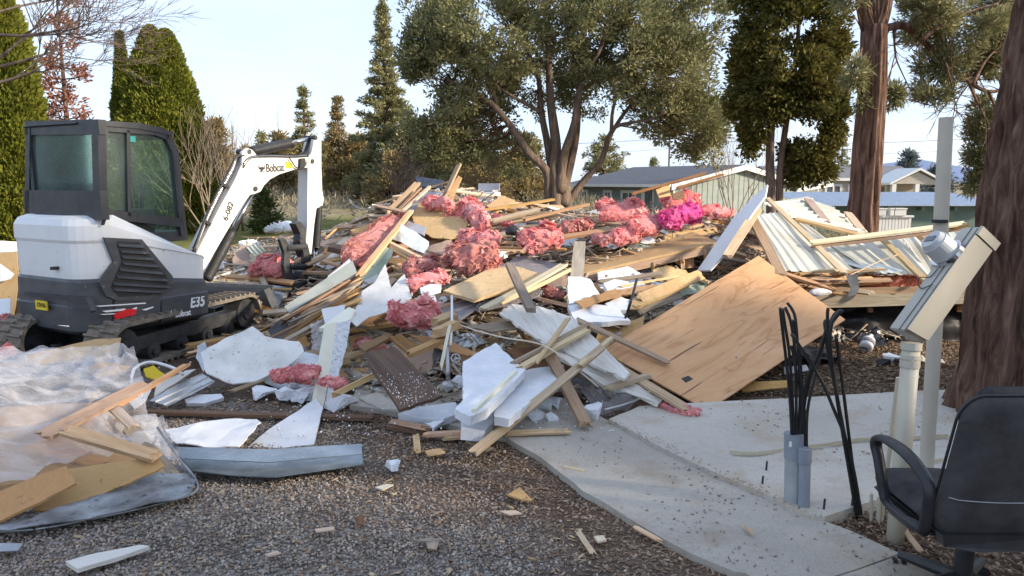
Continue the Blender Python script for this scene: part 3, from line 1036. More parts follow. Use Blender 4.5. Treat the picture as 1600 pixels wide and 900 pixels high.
def thuja(name, label, px, py_top, Y, width_px, seed, mat='lf_thuja', group=None, n=900, lean=0.0, top_pow=.55, z0=None, L=.13):
    rnd = np.random.default_rng(seed)
    p = at(px, py_top, Y)
    zb = ground_z(p.x, p.y) - .05 if z0 is None else z0
    H, R = p.z - zb, width_px / F * Y / 2
    root = tree_root(name, Vector((p.x - lean, p.y, zb)), label, 'tree', group)
    tube_obj('trunk', [([Vector((lean * i / 6, 0, H * .92 * i / 6)) for i in range(7)], [R * .16 * (1 - i / 6.5) for i in range(7)])], M['bark'], root, 6)
    t = rnd.random(n * 2) ** .85
    prof = np.minimum(1, (1 - t) ** top_pow * 1.12) * np.minimum(1, .72 + t * 1.6)
    a = rnd.random(n * 2) * 2 * math.pi
    bulge = 1 + .30 * np.array([noise.noise(Vector((math.cos(q) * 2.2, math.sin(q) * 2.2, w * 9 + seed))) + .5 * noise.noise(Vector((math.cos(q) * 6, math.sin(q) * 6, w * 22 + seed))) for q, w in zip(a, t)])
    rr = R * prof * bulge * (.66 + .34 * rnd.random(n * 2) ** .5)
    cen = np.stack([np.cos(a) * rr + lean * t, np.sin(a) * rr, H * (.02 + .97 * t)], 1)
    out = np.stack([np.cos(a), np.sin(a), np.full(n * 2, .45)], 1)
    foliage('crown', cen, (R * .16 + .07) * np.clip(prof * 1.5, .22, 1), 42, L, L * .5, M[mat], root, unit(out), .8, .42)
    return root


# big spreading juniper in the middle
YJ = 24.0
jb = at(872, 322, YJ)
root = tree_root('juniper_tree', Vector((jb.x, jb.y, ground_z(jb.x, jb.y) - .1)), 'huge spreading juniper with many stems rising behind the rubble heap')
stems = [
    [(868, 352), (868, 320), (868, 290), (866, 262), (868, 230), (864, 190), (860, 154), (857, 90), (855, 20), (852, -60)],
    [(858, 330), (857, 300), (853, 266), (826, 239), (804, 206), (779, 173), (757, 154), (725, 135), (700, 125)],
    [(862, 300), (861, 262), (855, 225), (846, 176), (841, 120), (824, 80), (800, 40)],
    [(875, 300), (878, 262), (884, 232), (898, 190), (906, 140), (925, 100), (940, 70), (960, 0)],
    [(879, 320), (884, 285), (892, 250), (899, 215), (903, 180), (905, 140), (895, 60)],
    [(880, 325), (902, 295), (920, 274), (937, 255), (948, 225), (955, 208), (984, 166), (1016, 140), (1050, 110)],
    [(948, 222), (960, 199), (990, 191), (1012, 188), (1040, 175)],
    [(779, 173), (760, 120), (735, 100), (715, 95)],
    [(906, 140), (950, 120), (985, 125), (1020, 100)],
    [(846, 176), (800, 150), (770, 130)],
    [(955, 208), (958, 170), (975, 120), (1000, 60)],
]
rad0 = [.24, .17, .15, .16, .18, .13, .07, .07, .07, .06, .06]
paths = []
rj = random.Random(3)
for i, (s, r) in enumerate(zip(stems, rad0)):
    dy = rj.uniform(-1.6, 1.6) if i else 0
    pts = [at(px, py, YJ + dy * k / (len(s) - 1) + (.12 * (i % 3 - 1))) for k, (px, py) in enumerate(s)]
    c = curve_pts(local(root, pts), 4)
    paths.append((c, [max(.03, r * (1 - .78 * j / len(c))) * (1.35 if j < 3 and i < 5 else 1) for j in range(len(c))]))
tube_obj('trunk', paths, M['bark_pale'], root, 10, rough=.22, ridges=4)
cen, outs = [], []
tips = []
for px, py, rx, ry, dy, n in [
    (700, 110, 68, 88, 0, 130), (690, 190, 56, 58, .5, 100), (668, 60, 34, 75, .5, 60), (770, 50, 90, 80, -1, 170), (862, 20, 120, 85, 0, 190), (962, 55, 105, 92, -.6, 190), (1048, 105, 82, 82, 0, 160),
    (1092, 190, 46, 62, .3, 95), (1040, 180, 62, 48, .4, 80), (760, 150, 74, 60, 1.6, 95), (930, 130, 70, 60, 2.2, 85), (840, 130, 80, 55, 2.4, 80), (735, 225, 50, 24, .4, 36), (1105, 232, 30, 26, .2, 26), (1092, 40, 50, 80, .6, 80), (800, 240, 60, 40, 3.2, 60), (660, 150, 30, 60, .2, 60), (690, 235, 44, 26, .2, 40), (1115, 262, 26, 22, .2, 26), (645, 100, 16, 50, .2, 24), (720, 30, 60, 60, .6, 90), (1010, 20, 70, 70, .6, 90)]:
    c = at(px, py, YJ + dy)
    r = (rx / F * YJ, min(2.6, max(rx, ry) / F * YJ * 1.25), ry / F * YJ)
    p, d = lobe_points(c, r, int(n * .88), .45)
    cen.append(p)
    outs.append(d)
cen, outs = np.concatenate(cen), np.concatenate(outs)
keep = np.ones(len(cen), bool)
foliage('crown', cen - np.array(root.location), .33 * (.6 + .7 * RNG.random(len(cen))), 84, .13, .05, M['lf_juniper'], root, outs, .55, .55)
stem_pts = []
for i, st_ in enumerate(stems):
    for (ax, ay), (bx_, by_) in zip(st_, st_[1:]):
        for t in (0, .33, .66):
            stem_pts.append(at(ax + (bx_ - ax) * t, ay + (by_ - ay) * t, YJ) - root.location)
paths = []
for k in range(0, len(cen), 4):
    a = Vector(cen[k]) - root.location
    cand = [q for q in stem_pts if q.z < a.z + .6 and q.z > 2.2]
    hub = min(cand, key=lambda q: (q - a).length)
    if (hub - a).length < 2.6:
        paths.append((curve_pts([hub, hub.lerp(a, .5) + Vector((rj.uniform(-.2, .2), rj.uniform(-.2, .2), rj.uniform(-.25, .1))), a], 3), [.035, .028, .022, .018, .014, .010, .006]))
tube_obj('limb', paths, M['bark'], root, 4)

# arborvitae and rust-brown tree at the left
thuja('arborvitae_tree', 'slim pointed arborvitae, narrower one of the pair behind the excavator cab', 186, 50, 27, 56, 3, n=1000, top_pow=1.0)
thuja('arborvitae_tree', 'broad tall arborvitae with double tip behind the excavator cab', 234, 42, 25, 112, 4, n=1900, lean=.1, top_pow=.62)
thuja('arborvitae_tree', 'shorter bushy arborvitae shoulder between the broad one and the excavator boom', 258, 48, 25.4, 112, 5, n=1900, top_pow=.62)
thuja('arborvitae_tree', 'green arborvitae cut off by the picture edge beside the excavator', -8, -20, 20, 96, 6, n=1500, top_pow=.4)
conifer('dead_conifer', 'dead rust-brown conifer behind the bare branches at the upper left', 84, -60, 29, 100, M['lf_rust'], layers=26, n_branch=7, per=24, L=.17, W=.07, sparse=.35, seed=8, power=.4)

# bare branches entering at the upper left
bt = at(-60, 350, 13)
root = tree_root('bare_tree', Vector((bt.x, bt.y, ground_z(bt.x, bt.y))), 'leafless tree whose thin bare branches reach in above the excavator cab')
paths = []
paths.append((local(root, [Vector((bt.x, bt.y, 0)), at(-55, 200, 13), at(-45, 60, 13), at(-60, -120, 13)]), [.17, .14, .1, .05]))
rb = random.Random(5)
for a, b, L_, r_ in [((-50, 130), (120, 60), 1.9, .035), ((-52, 60), (110, 30), 2.0, .04), ((-50, 110), (90, 85), 1.7, .04), ((-50, 135), (60, 120), 1.5, .045), ((-48, 20), (130, -15), 1.9, .035), ((-48, 30), (80, 20), 1.6, .03)]:
    A, B = at(*a, 13), at(*b, 13 + rb.uniform(-1, 1))
    twigs(paths, A - root.location, B - A, L_, r_, 3, rb.randint(0, 999), .62, .1, 3)
tube_obj('trunk', paths, M['twig'], root, 4)

# trees along the far side of the field
for i, a in enumerate([
    ('tall slender juniper rising above the excavator arm', 598, -4, 42, 150, 'lf_juniper', .30, 34, 13),
    ('narrow dark conifer just behind the top of the excavator arm', 473, 134, 50, 92, 'lf_juniper', .38, 17, 10),
    ('thin dry conifer to the right of the excavator arm', 527, 152, 46, 92, 'lf_dry', .4, 17, 10),
    ('low brown juniper under the tall slender juniper', 560, 214, 46, 110, 'lf_dry', .1, 9, 9),
    ('bushy green juniper between the tall slender one and the huge one', 640, 190, 40, 130, 'lf_juniper', .1, 11, 10),
    ('brown round juniper left of the excavator arm', 335, 190, 40, 78, 'lf_dry', .12, 12, 9),
    ('small brown juniper seen under the excavator boom', 435, 210, 48, 70, 'lf_dry', .15, 9, 8),
    ('olive juniper half hidden behind the navy shingle panel', 700, 205, 38, 120, 'lf_juniper', .1, 10, 9),
    ('dry olive juniper behind the white cabinet on the heap', 750, 225, 36, 96, 'lf_dry', .1, 9, 9),
    ('pale olive juniper left of the grey house roof', 945, 214, 64, 110, 'lf_juniper', .12, 11, 10),
    ('dry juniper behind the huge juniper stems', 815, 215, 40, 120, 'lf_dry', .1, 10, 9),
    ('brown conifer right of the excavator arm on the field edge', 500, 225, 52, 70, 'lf_dry', .12, 9, 9),
    ('pointed grey conifer above the grey house ridge', 1022, 248, 90, 44, 'lf_juniper', .3, 10, 7),
    ('faint thin conifer between cedar and pine trunk', 1318, 205, 62, 64, 'lf_juniper', .45, 16, 7),
    ('brownish juniper at the foot of the bare bush', 612, 245, 38, 90, 'lf_dry', .15, 7, 9),
    ('dry scrub juniper filling the gap left of the excavator thumb', 455, 222, 54, 120, 'lf_dry', .1, 10, 11),
    ('tawny scrub juniper between arm and leafless bush', 545, 232, 52, 120, 'lf_dry', .1, 9, 11),
    ('olive scrub juniper between the plank pile and the huge trunk', 800, 240, 44, 120, 'lf_juniper', .1, 9, 11),
    ('tawny scrub under the big juniper, left side', 690, 250, 50, 150, 'lf_dry', .1, 8, 12),
    ('far pale scrub juniper beyond the boom elbow', 385, 232, 58, 110, 'lf_dry', .12, 9, 11),
    ('olive juniper behind the excavator cab window', 120, 200, 40, 150, 'lf_juniper', .1, 10, 11),
    ('tiny dark conifer tip left of the boom elbow', 408, 208, 60, 34, 'lf_juniper', .25, 9, 7),
]):
    lab, px, pt, Y, w, mat, sp, lay, nb = a
    conifer('juniper_tree', lab, px, pt, Y, w, M[mat], layers=lay, n_branch=nb + 3, per=34, L=.22 if lay < 13 else .17, W=.085 if lay < 13 else .06, sparse=sp, seed=20 + i, power=.5 if w > 60 and lay < 13 else 1.15, clump=.42 if lay < 13 else .25, bark='bark')
conifer('spruce_tree', 'blue-grey spruce behind the porch gable', 1420, 238, 62, 80, M['lf_spruce'], layers=15, n_branch=10, per=26, L=.26, W=.09, seed=61, power=.8, clump=.5)
conifer('spruce_tree', 'darker blue spruce just beside the tall tan pipe', 1466, 262, 64, 76, M['lf_spruce'], layers=13, n_branch=10, per=26, L=.26, W=.09, seed=62, power=.7, clump=.5)
conifer('spruce_shrub', 'small green spruce on the lawn under the excavator boom', 413, 300, 25, 56, M['lf_green'], layers=7, n_branch=8, per=28, L=.15, W=.05, seed=63, clump=.2)

# leafless bushes
for i, (lab, px, py, Y, L_, n, mat) in enumerate([
    ('tangled grey leafless bush behind the top of the heap', 628, 322, 24, 2.0, 9, 'twig'),
    ('tall tan leafless shrub between arborvitae and excavator boom', 338, 345, 22, 2.9, 8, 'twig_tan'),
    ('thin bare sapling behind the boom hoses', 372, 330, 26, 3.0, 5, 'twig_tan'),
    ('pale leafless tree between the huge juniper and the cedar', 1150, 285, 40, 4.6, 7, 'twig_tan'),
    ('low bare shrub beside the juniper trunk', 760, 320, 26, 1.6, 7, 'twig_tan')]):
    b = at(px, py, Y)
    root = tree_root('bare_bush', Vector((b.x, b.y, ground_z(b.x, b.y))), lab, 'bush')
    paths = []
    rr = random.Random(70 + i)
    for k in range(n):
        d = Vector((rr.uniform(-.6, .6), rr.uniform(-.6, .6), 1.3))
        twigs(paths, Vector((rr.uniform(-.2, .2), rr.uniform(-.2, .2), 0)), d, (L_ + b.z - root.location.z) * .62, .035, 2, rr.randint(0, 9999), .55, .3, 3)
    tube_obj('stem', paths, M[mat], root, 4)

# cedar with two trunks on the right
YC = 19.0
cb = at(1208, 330, YC)
root = tree_root('cedar_tree', Vector((cb.x, cb.y, ground_z(cb.x, cb.y) - .1)), 'dense dark cedar with two bare trunks in front of the grey house gable')
paths = []
for s, r in ([[(1206, 400), (1204, 300), (1203, 220), (1212, 120), (1215, 0)], .13], [[(1220, 400), (1218, 290), (1224, 220), (1240, 120), (1250, 20)], .10], [[(1219, 280), (1245, 245), (1270, 215)], .04], [[(1225, 265), (1262, 255), (1280, 240)], .035]):
    c = curve_pts(local(root, [at(px, py, YC) for px, py in s]), 5)
    paths.append((c, [r * (1 - .6 * j / len(c)) for j in range(len(c))]))
tube_obj('trunk', paths, M['bark_pale'], root, 9, rough=.2, ridges=3)
cen, outs = [], []
for px, py, rx, ry, dy, n in [(1228, 60, 76, 95, 0, 300), (1225, 140, 78, 72, 0, 230), (1200, 185, 52, 40, .2, 90), (1275, 190, 40, 55, .2, 85), (1262, 238, 34, 34, .1, 60), (1230, -40, 80, 80, 0, 150), (1288, 100, 34, 60, .3, 60), (1278, 268, 22, 14, .1, 16), (1296, 170, 22, 40, 0, 30), (1160, 140, 22, 50, 0, 40), (1178, 215, 20, 26, 0, 20), (1245, 272, 16, 14, .1, 12), (1300, 55, 20, 40, 0, 24)]:
    p, d = lobe_points(at(px, py, YC + dy), (rx / F * YC, rx / F * YC, ry / F * YC), n, .6, -.02, 1.1)
    cen.append(p)
    outs.append(d)
cen, outs = np.concatenate(cen), np.concatenate(outs)
foliage('crown', cen - np.array(root.location), .26 * (.6 + .6 * RNG.random(len(cen))), 80, .115, .055, M['lf_cedar'], root, outs, .1, .6)

# pine in front of the green shed
YP = 13.5
pb = at(1350, 395, YP)
root = tree_root('pine_tree', Vector((pb.x, pb.y, ground_z(pb.x, pb.y) - .1)), 'pine with straight furrowed trunk standing behind the collapsed metal roof')
paths = []
for s, r, tp in ([[(1346, 470), (1348, 340), (1352, 300), (1358, 200), (1364, 100), (1366, 40)], .26, .25], [[(1365, 62), (1352, 20), (1340, -40)], .15, .4], [[(1366, 55), (1380, 10), (1392, -50)], .16, .4], [[(1366, 48), (1367, 0), (1366, -60)], .13, .4]):
    c = curve_pts(local(root, [at(px, py, YP) for px, py in s]), 8)
    paths.append((c, [r * (1 - tp * j / len(c)) for j in range(len(c))]))
tube_obj('trunk', paths, M['bark'], root, 64, rough=.17, ridges=13)
branches = [
    ([(1374, 50), (1392, 42), (1415, 42), (1440, 62), (1462, 84), (1490, 108), (1520, 132), (1545, 143), (1570, 138), (1598, 120)], .075, 1.5),
    ([(1396, 44), (1397, 60), (1400, 90), (1410, 115), (1425, 145)], .022, .6),
    ([(1512, 126), (1525, 155), (1540, 185), (1548, 215)], .03, .8), ([(1545, 143), (1556, 170), (1570, 200)], .03, 1.0),
    ([(1478, 98), (1486, 130), (1492, 165), (1484, 200)], .016, .5), ([(1492, 165), (1505, 140), (1515, 120)], .012, .5),
    ([(1352, 58), (1347, 75), (1340, 95), (1326, 115)], .02, -.4), ([(1372, 118), (1392, 140), (1400, 170)], .018, .3),
    ([(1440, 62), (1470, 40), (1510, 20), (1560, 5)], .04, .8), ([(1415, 42), (1440, 18), (1470, -10)], .035, .2), ([(1520, 132), (1540, 95), (1565, 70)], .03, .9)]
tb = []
for s, r, dy in branches:
    c = curve_pts(local(root, [at(px, py, YP + dy * k / (len(s) - 1)) for k, (px, py) in enumerate(s)]), 5)
    tb.append((c, [max(.006, r * (1 - .7 * j / len(c))) for j in range(len(c))]))
rp = random.Random(4)
cen, outs = [], []
for c, rr in tb[:]:
    for q in c[3::2]:
        if rp.random() < .55:
            twigs(tb, q, Vector((rp.uniform(-.6, .9), rp.uniform(-.6, .6), rp.uniform(-1.1, .5))), rp.uniform(.35, .8), .010, 1, rp.randint(0, 9999), .6, -.1, 2)
for px, py, rx, ry, dy, n in [(1500, 40, 75, 48, .8, 62), (1450, 20, 50, 40, .3, 34), (1545, 90, 50, 40, 1.2, 40), (1475, 105, 40, 24, .6, 20), (1460, 150, 36, 22, .6, 14), (1440, 180, 26, 16, .4, 8), (1395, 150, 22, 20, .2, 9), (1335, 120, 18, 26, -.3, 8),
                              (1530, 245, 42, 40, .9, 34), (1545, 190, 40, 40, 1.0, 26), (1500, 210, 26, 22, .7, 9), (1520, 285, 40, 14, .9, 12), (1570, 30, 50, 50, 1.3, 40), (1325, 0, 22, 20, -.2, 5), (1345, 160, 14, 14, 0, 3)]:
    p, d = lobe_points(at(px, py, YP + dy), (rx / F * YP, rx / F * YP, ry / F * YP), n, .2)
    cen.append(p)
    outs.append(d)
cen, outs = np.concatenate(cen), np.concatenate(outs)
for q in cen[::2]:
    a = Vector(q) - root.location
    near_ = min((p for c, _ in tb[:11] for p in c), key=lambda p: (p - a).length)
    if (near_ - a).length < 1.3:
        tb.append(([near_, near_.lerp(a, .5) + Vector((0, 0, .04)), a], [.012, .008, .004]))
tube_obj('limb', tb, M['bark'], root, 6)
foliage('crown', cen - np.array(root.location), .17 * (.7 + .6 * RNG.random(len(cen))), 120, .13, .022, M['lf_juniper'], root, outs, .25, .7)

# near trunk at the right edge
YT = 5.35
root = tree_root('pine_tree', Vector((at(1590, 600, YT).x + .25, YT, -.08)), 'thick dark furrowed trunk at the right picture edge behind the office chair')
cpts = []
for py, left, r in [(720, 1478, .60), (672, 1492, .53), (640, 1500, .49), (560, 1511, .455), (480, 1520, .44), (400, 1530, .425), (300, 1545, .41), (200, 1563, .40), (100, 1580, .39), (0, 1597, .38), (-150, 1622, .36), (-400, 1660, .33), (-700, 1690, .28)]:
    p = at(left, py, YT)
    cpts.append((Vector((p.x + r * 1.0, YT, p.z)) - root.location, r))
bm = bmesh.new()
path = curve_pts([c for c, _ in cpts], 16)
rads = list(np.interp(np.linspace(0, len(cpts) - 1, len(path)), range(len(cpts)), [r for _, r in cpts]))
nR = 150
rings = []
for p, r in zip(path, rads):
    ring = []
    for k in range(nR):
        a = 2 * math.pi * k / nR
        q = Vector((math.cos(a) * 5.2, math.sin(a) * 5.2, p.z * 1.15))
        f = noise.noise(q) + .5 * noise.noise(q * 2.3)
        r_f = .10 * max(0, .45 - (p.z + root.location.z)) * (1 + math.sin(a * 5 + 1))
        plate = -abs(noise.noise(Vector((math.cos(a) * 4.3, math.sin(a) * 4.3, p.z * 1.5 + 7)))) * 1.3
        fine = noise.noise(Vector((math.cos(a) * 16, math.sin(a) * 16, p.z * 5)))
        ring.append(bm.verts.new(p + Vector((math.cos(a), math.sin(a), 0)) * (r + r_f + .022 * f + .115 * plate + .02 * fine)))
    rings.append(ring)
for a, b in zip(rings, rings[1:]):
    for k in range(nR):
        bm.faces.new((a[k], a[(k + 1) % nR], b[(k + 1) % nR], b[k]))
bm_obj('trunk', bm, M['bark'], root, smooth=True)
cen, outs = [], []
for c, r, n in [((5.3, 5.4, 8.4), (1.9, 1.9, 1.3), 60), ((5.0, 5.6, 10.2), (1.6, 1.6, 1.4), 50)]:
    p, d = lobe_points(c, r, n, .2)
    cen.append(p); outs.append(d)
cen, outs = np.concatenate(cen), np.concatenate(outs)
foliage('crown', cen - np.array(root.location), .32, 60, .2, .05, M['lf_juniper'], root, outs, .3, .7)

# trees added to the right, outside the frame, to shade the yard
for i, (x, y, h, r) in enumerate([(9.5, -5.5, 6.5, 1.7), (10.5, -2.6, 7.5, 1.9), (9.8, 0.2, 6.8, 1.8), (10.8, 2.3, 6.2, 1.7), (13.2, 3.4, 5.2, 1.3), (14.5, 1.2, 9.0, 2.2), (15, -3.4, 9, 2.2)]):
    conifer('juniper_tree', ['leaning', 'tallest', 'rounded', 'broad', 'short', 'distant', 'far broad', 'smallest'][i] + ' green juniper of the unseen row added to shade the yard', 0, 0, 0, 0, M['lf_juniper'], xy=(x, y), h=h, R=r, layers=14, n_branch=11, per=26, L=.28, W=.13, sparse=.35, seed=90 + i, power=.45, clump=.42, group='unseen junipers shading the yard')

# ------------------------------------------------------------------ houses
M['siding'] = m_plain('grey_green_siding', (.20, .235, .215), (.25, .28, .255), .7, 2, bmp=.05, dv=.03)
M['trim'] = m_plain('white_house_trim', (.58, .58, .55), (.66, .66, .63), .6, 3, bmp=.05, dv=.04)
M['roofing'] = m_plain('dark_blue_grey_shingle', (.06, .066, .08), (.10, .108, .125), .85, 5, bmp=.3, dv=.05)
M['roofing_grey'] = m_plain('grey_shingle_roof', (.12, .12, .13), (.18, .18, .19), .85, 5, bmp=.3, dv=.05)
M['shed_green'] = m_plain('green_shed_wall', (.085, .135, .115), (.12, .175, .15), .7, 2, bmp=.05, dv=.03)
M['beige'] = m_plain('beige_house_wall', (.36, .33, .27), (.42, .39, .32), .7, 2, bmp=.05, dv=.03)
M['tin'] = m_plain('pale_tin_roof', (.42, .46, .50), (.54, .58, .62), .45, 3, metal=.4, bmp=.1, dv=.03)


def wall_window(parent, o, ux, w, h, z, mat_frame, off=.03, mullion=True):
    """Window on a wall: o = wall point (local), ux = along the wall, z = sill height."""
    nrm = Vector((ux.y, -ux.x, 0))
    m = Matrix((ux, -nrm, Vector((0, 0, 1)))).transposed().to_4x4()
    m.translation = o + Vector((0, 0, z))
    bm = bmesh.new()
    t = .17
    add_box(bm, (0, -off, -t / 2), (w + 2 * t, .06, t)); add_box(bm, (0, -off, h + t / 2), (w + 2 * t, .06, t))
    add_box(bm, (-w / 2 - t / 2, -off, h / 2), (t, .06, h)); add_box(bm, (w / 2 + t / 2, -off, h / 2), (t, .06, h))
    if mullion:
        add_box(bm, (0, -off, h / 2), (.06, .05, h))
    fr = bm_obj('window', bm, mat_frame, parent, m)
    bm = bmesh.new()
    add_box(bm, (0, -.008, h / 2), (w, .012, h))
    bm_obj('pane', bm, M['window_glass'], fr)


def build_house_a():
    K, g = Vector((8.49, 40, 0)), Vector((9.0, 6.0, 0)).normalized()
    a = Vector((-g.y, g.x, 0))
    LA, LG, z0, ze, zr = 8.4, 10.8, -.95, 1.60, 2.62
    root = empty('grey_house', Matrix.Translation((K.x, K.y, z0)), 'low grey-green house with dark gable roof behind the pink insulation', 'house')
    he, hr = ze - z0, zr - z0
    up = Vector((0, 0, 1))
    bm = bmesh.new()
    pts = [Vector((0, 0, 0)), g * LG, g * LG + up * he, g * LG / 2 + up * hr, up * he]
    add_prism(bm, pts, a * LA)
    bm_obj('wall', bm, M['siding'], root)
    for s in (0, 1):                                                  # two roof slopes
        e0, e1 = (Vector((0, 0, he)), g * LG / 2 + up * hr)
        if s:
            e0 = g * LG + up * he
        sl = (e0 - e1).normalized()
        e0 = e0 + sl * .45
        bm = bmesh.new()
        o = -a * .4
        add_prism(bm, [e0 + o + up * .02, e1 + o + up * .02, e1 + o + up * .14, e0 + o + up * .14], a * (LA + .8))
        bm_obj('roof', bm, M['roofing'], root)
        bm = bmesh.new()
        add_prism(bm, [e0 + o - up * .17, e1 + o - up * .17, e1 + o + up * .12, e0 + o + up * .12], -a * .06)
        bm_obj('fascia', bm, M['trim'], root)
    e0 = Vector((0, 0, he)) - g * .46 - up * .1
    bm = bmesh.new()
    add_prism(bm, [e0 - a * .4, e0 - a * .4 - g * .09, e0 - a * .4 - g * .09 + up * .16, e0 - a * .4 + up * .16], a * (LA + .8))
    bm_obj('gutter', bm, M['trim'], root)
    for k in range(25):                                               # battens of the gable siding
        t = (k + .5) / 25
        hh = he + (hr - he) * (1 - abs(2 * t - 1))
        bm = bmesh.new()
        add_box(bm, (0, 0, hh / 2 - .08), (.04, .014, hh - .16))
        m = Matrix((g, a, up)).transposed().to_4x4()
        m.translation = g * LG * t - a * .016
        bm_obj('batten', bm, M['siding'], root, m)
    for t in (.012, .988):
        bm = bmesh.new()
        add_box(bm, (0, 0, he / 2), (.12, .05, he - .1))
        m = Matrix((g, a, up)).transposed().to_4x4()
        m.translation = g * LG * t - a * .03
        bm_obj('corner_board', bm, M['trim'], root, m)
    for d, w, h, z in ((5.1, .45, 1.15, .75), (3.3, .95, 1.15, .75), (7.3, .45, 1.15, .75)):
        wall_window(root, a * d, -a, w, h, z + .2, M['trim'])
    wall_window(root, g * 1.6, g, .8, .85, 1.0, M['trim'])
    bm = bmesh.new()
    add_box(bm, (0, 0, 1.0), (.95, .08, 2.0))
    m = Matrix((-a, g, up)).transposed().to_4x4()
    m.translation = a * 1.75 - g * .03 + up * .42
    d = bm_obj('door', bm, M['trim'], root, m)
    bm = bmesh.new()
    add_box(bm, (.12, -.06, 1.0), (.55, .04, 1.8))
    bm_obj('door_opening', bm, M['window_glass'], d)
    bm = bmesh.new()
    dk = a * 3.6 - g * 1.1
    for k in range(2):
        add_prism(bm, [dk - a * 2.2 + up * (.55 + .35 * k), dk + a * 2.6 + up * (.55 + .35 * k), dk + a * 2.6 + up * (.62 + .35 * k), dk - a * 2.2 + up * (.62 + .35 * k)], -g * .06)
    for k in range(5):
        add_box(bm, dk + a * (-2.2 + 1.2 * k) + up * .5 - g * .03, (.09, .09, 1.0))
    bm_obj('porch_rail', bm, M['grey_wood'], root)


build_house_a()


def build_house_b():
    p0 = at(1215, 300, 58)
    root = empty('beige_house', Matrix.Translation((p0.x, p0.y, -1.2)), 'long beige house with white gabled porch behind the pine trunk', 'house')
    W = 58 / F * 215
    he, hr = 3.3, 4.15
    bm = bmesh.new()
    add_prism(bm, [Vector((0, 0, 0)), Vector((0, 7, 0)), Vector((0, 7, he)), Vector((0, 3.5, hr)), Vector((0, 0, he))], Vector((W, 0, 0)))
    bm_obj('wall', bm, M['beige'], root)
    for s in (0, 1):
        y0, y1 = (-.4, 3.5) if s == 0 else (7.4, 3.5)
        z0 = he - .1
        bm = bmesh.new()
        add_prism(bm, [Vector((-.4, y0, z0 + .02)), Vector((-.4, y1, hr + .02)), Vector((-.4, y1, hr + .13)), Vector((-.4, y0, z0 + .13))], Vector((W + .8, 0, 0)))
        bm_obj('roof', bm, M['roofing_grey'], root)
    bm = bmesh.new()
    add_box(bm, (W / 2, -.43, he - .12), (W + .8, .07, .22))
    bm_obj('fascia', bm, M['trim'], root)
    for k, fx in enumerate((.40, .72)):
        wall_window(root, Vector((W * fx, 0, 0)), Vector((1, 0, 0)), 1.0, 1.1, 1.55, M['trim'])
    bm = bmesh.new()
    add_box(bm, (W * .55, -.04, 1.75), (1.0, .06, 2.1))
    bm_obj('door', bm, M['trim'], root)
    # porch
    x0, x1 = W * .69, W * 1.02
    yp = -3.0
    bm = bmesh.new()
    add_prism(bm, [Vector((x0, yp, 2.85)), Vector((x1, yp, 2.85)), Vector(((x0 + x1) / 2, yp, 3.72))], Vector((0, 3.2, 0)))
    bm_obj('porch_gable', bm, M['beige'], root)
    for s in (0, 1):
        e = Vector((x0 - .35, yp - .25, 2.78)) if s == 0 else Vector((x1 + .35, yp - .25, 2.78))
        pk = Vector(((x0 + x1) / 2, yp - .25, 3.84))
        bm = bmesh.new()
        add_prism(bm, [e, pk, pk + Vector((0, 0, .16)), e + Vector((0, 0, .16))], Vector((0, 3.5, 0)))
        bm_obj('porch_roof', bm, M['trim'], root)
    for fx in (0.02, .5, .98):
        bm = bmesh.new()
        add_box(bm, (x0 + (x1 - x0) * fx, yp + .15, 1.42), (.3, .3, 2.84))
        bm_obj('post', bm, M['trim'], root)
    # slanted white awning at its left end
    bm = bmesh.new()
    a0, a1 = at(1226, 303, 50) - root.location, at(1302, 291, 53) - root.location
    add_prism(bm, [a0, a1, a1 + Vector((0, 0, .25)), a0 + Vector((0, 0, .35))], Vector((.2, 4.5, .5)))
    bm_obj('awning', bm, M['trim'], root)
    for k in range(4):
        q = a0.lerp(a1, k / 3)
        bm = bmesh.new()
        add_box(bm, (q.x + .1, q.y + .2, q.z / 2), (.1, .1, q.z))
        bm_obj('awning_post', bm, M['trim'], root)


build_house_b()

p0 = at(1268, 320, 29)
root = empty('green_shed', Matrix.Translation((p0.x, p0.y, -.85)), 'long low green shed with pale corrugated tin roof behind the meter box', 'shed')
W = 29 / F * 300
hz = p0.z + .85
bm = bmesh.new()
add_box(bm, (W / 2, 2.0, hz / 2 - .03), (W - .3, 3.6, hz))
bm_obj('wall', bm, M['shed_green'], root)
bm = bmesh.new()
nn = 150
for i in range(nn):
    xa, xb = -.2 + (W + .4) * i / nn, -.2 + (W + .4) * (i + 1) / nn
    za, zb = (.03 * (i % 2)), (.03 * ((i + 1) % 2))
    v = [bm.verts.new(q) for q in ((xa, -.3, hz + za - .03), (xb, -.3, hz + zb - .03), (xb, 4.2, hz + zb + .42), (xa, 4.2, hz + za + .42))]
    bm.faces.new(v)
bmesh.ops.remove_doubles(bm, verts=bm.verts[:], dist=.0005)
bmesh.ops.solidify(bm, geom=bm.faces[:], thickness=.015)
bm_obj('roof', bm, M['tin'], root)
for k in range(6):
    bm = bmesh.new()
    add_box(bm, (W * (.06 + .17 * k), .02, hz - .14), (.12, .35, .14))
    bm_obj('rafter_end', bm, M['shed_green'], root)

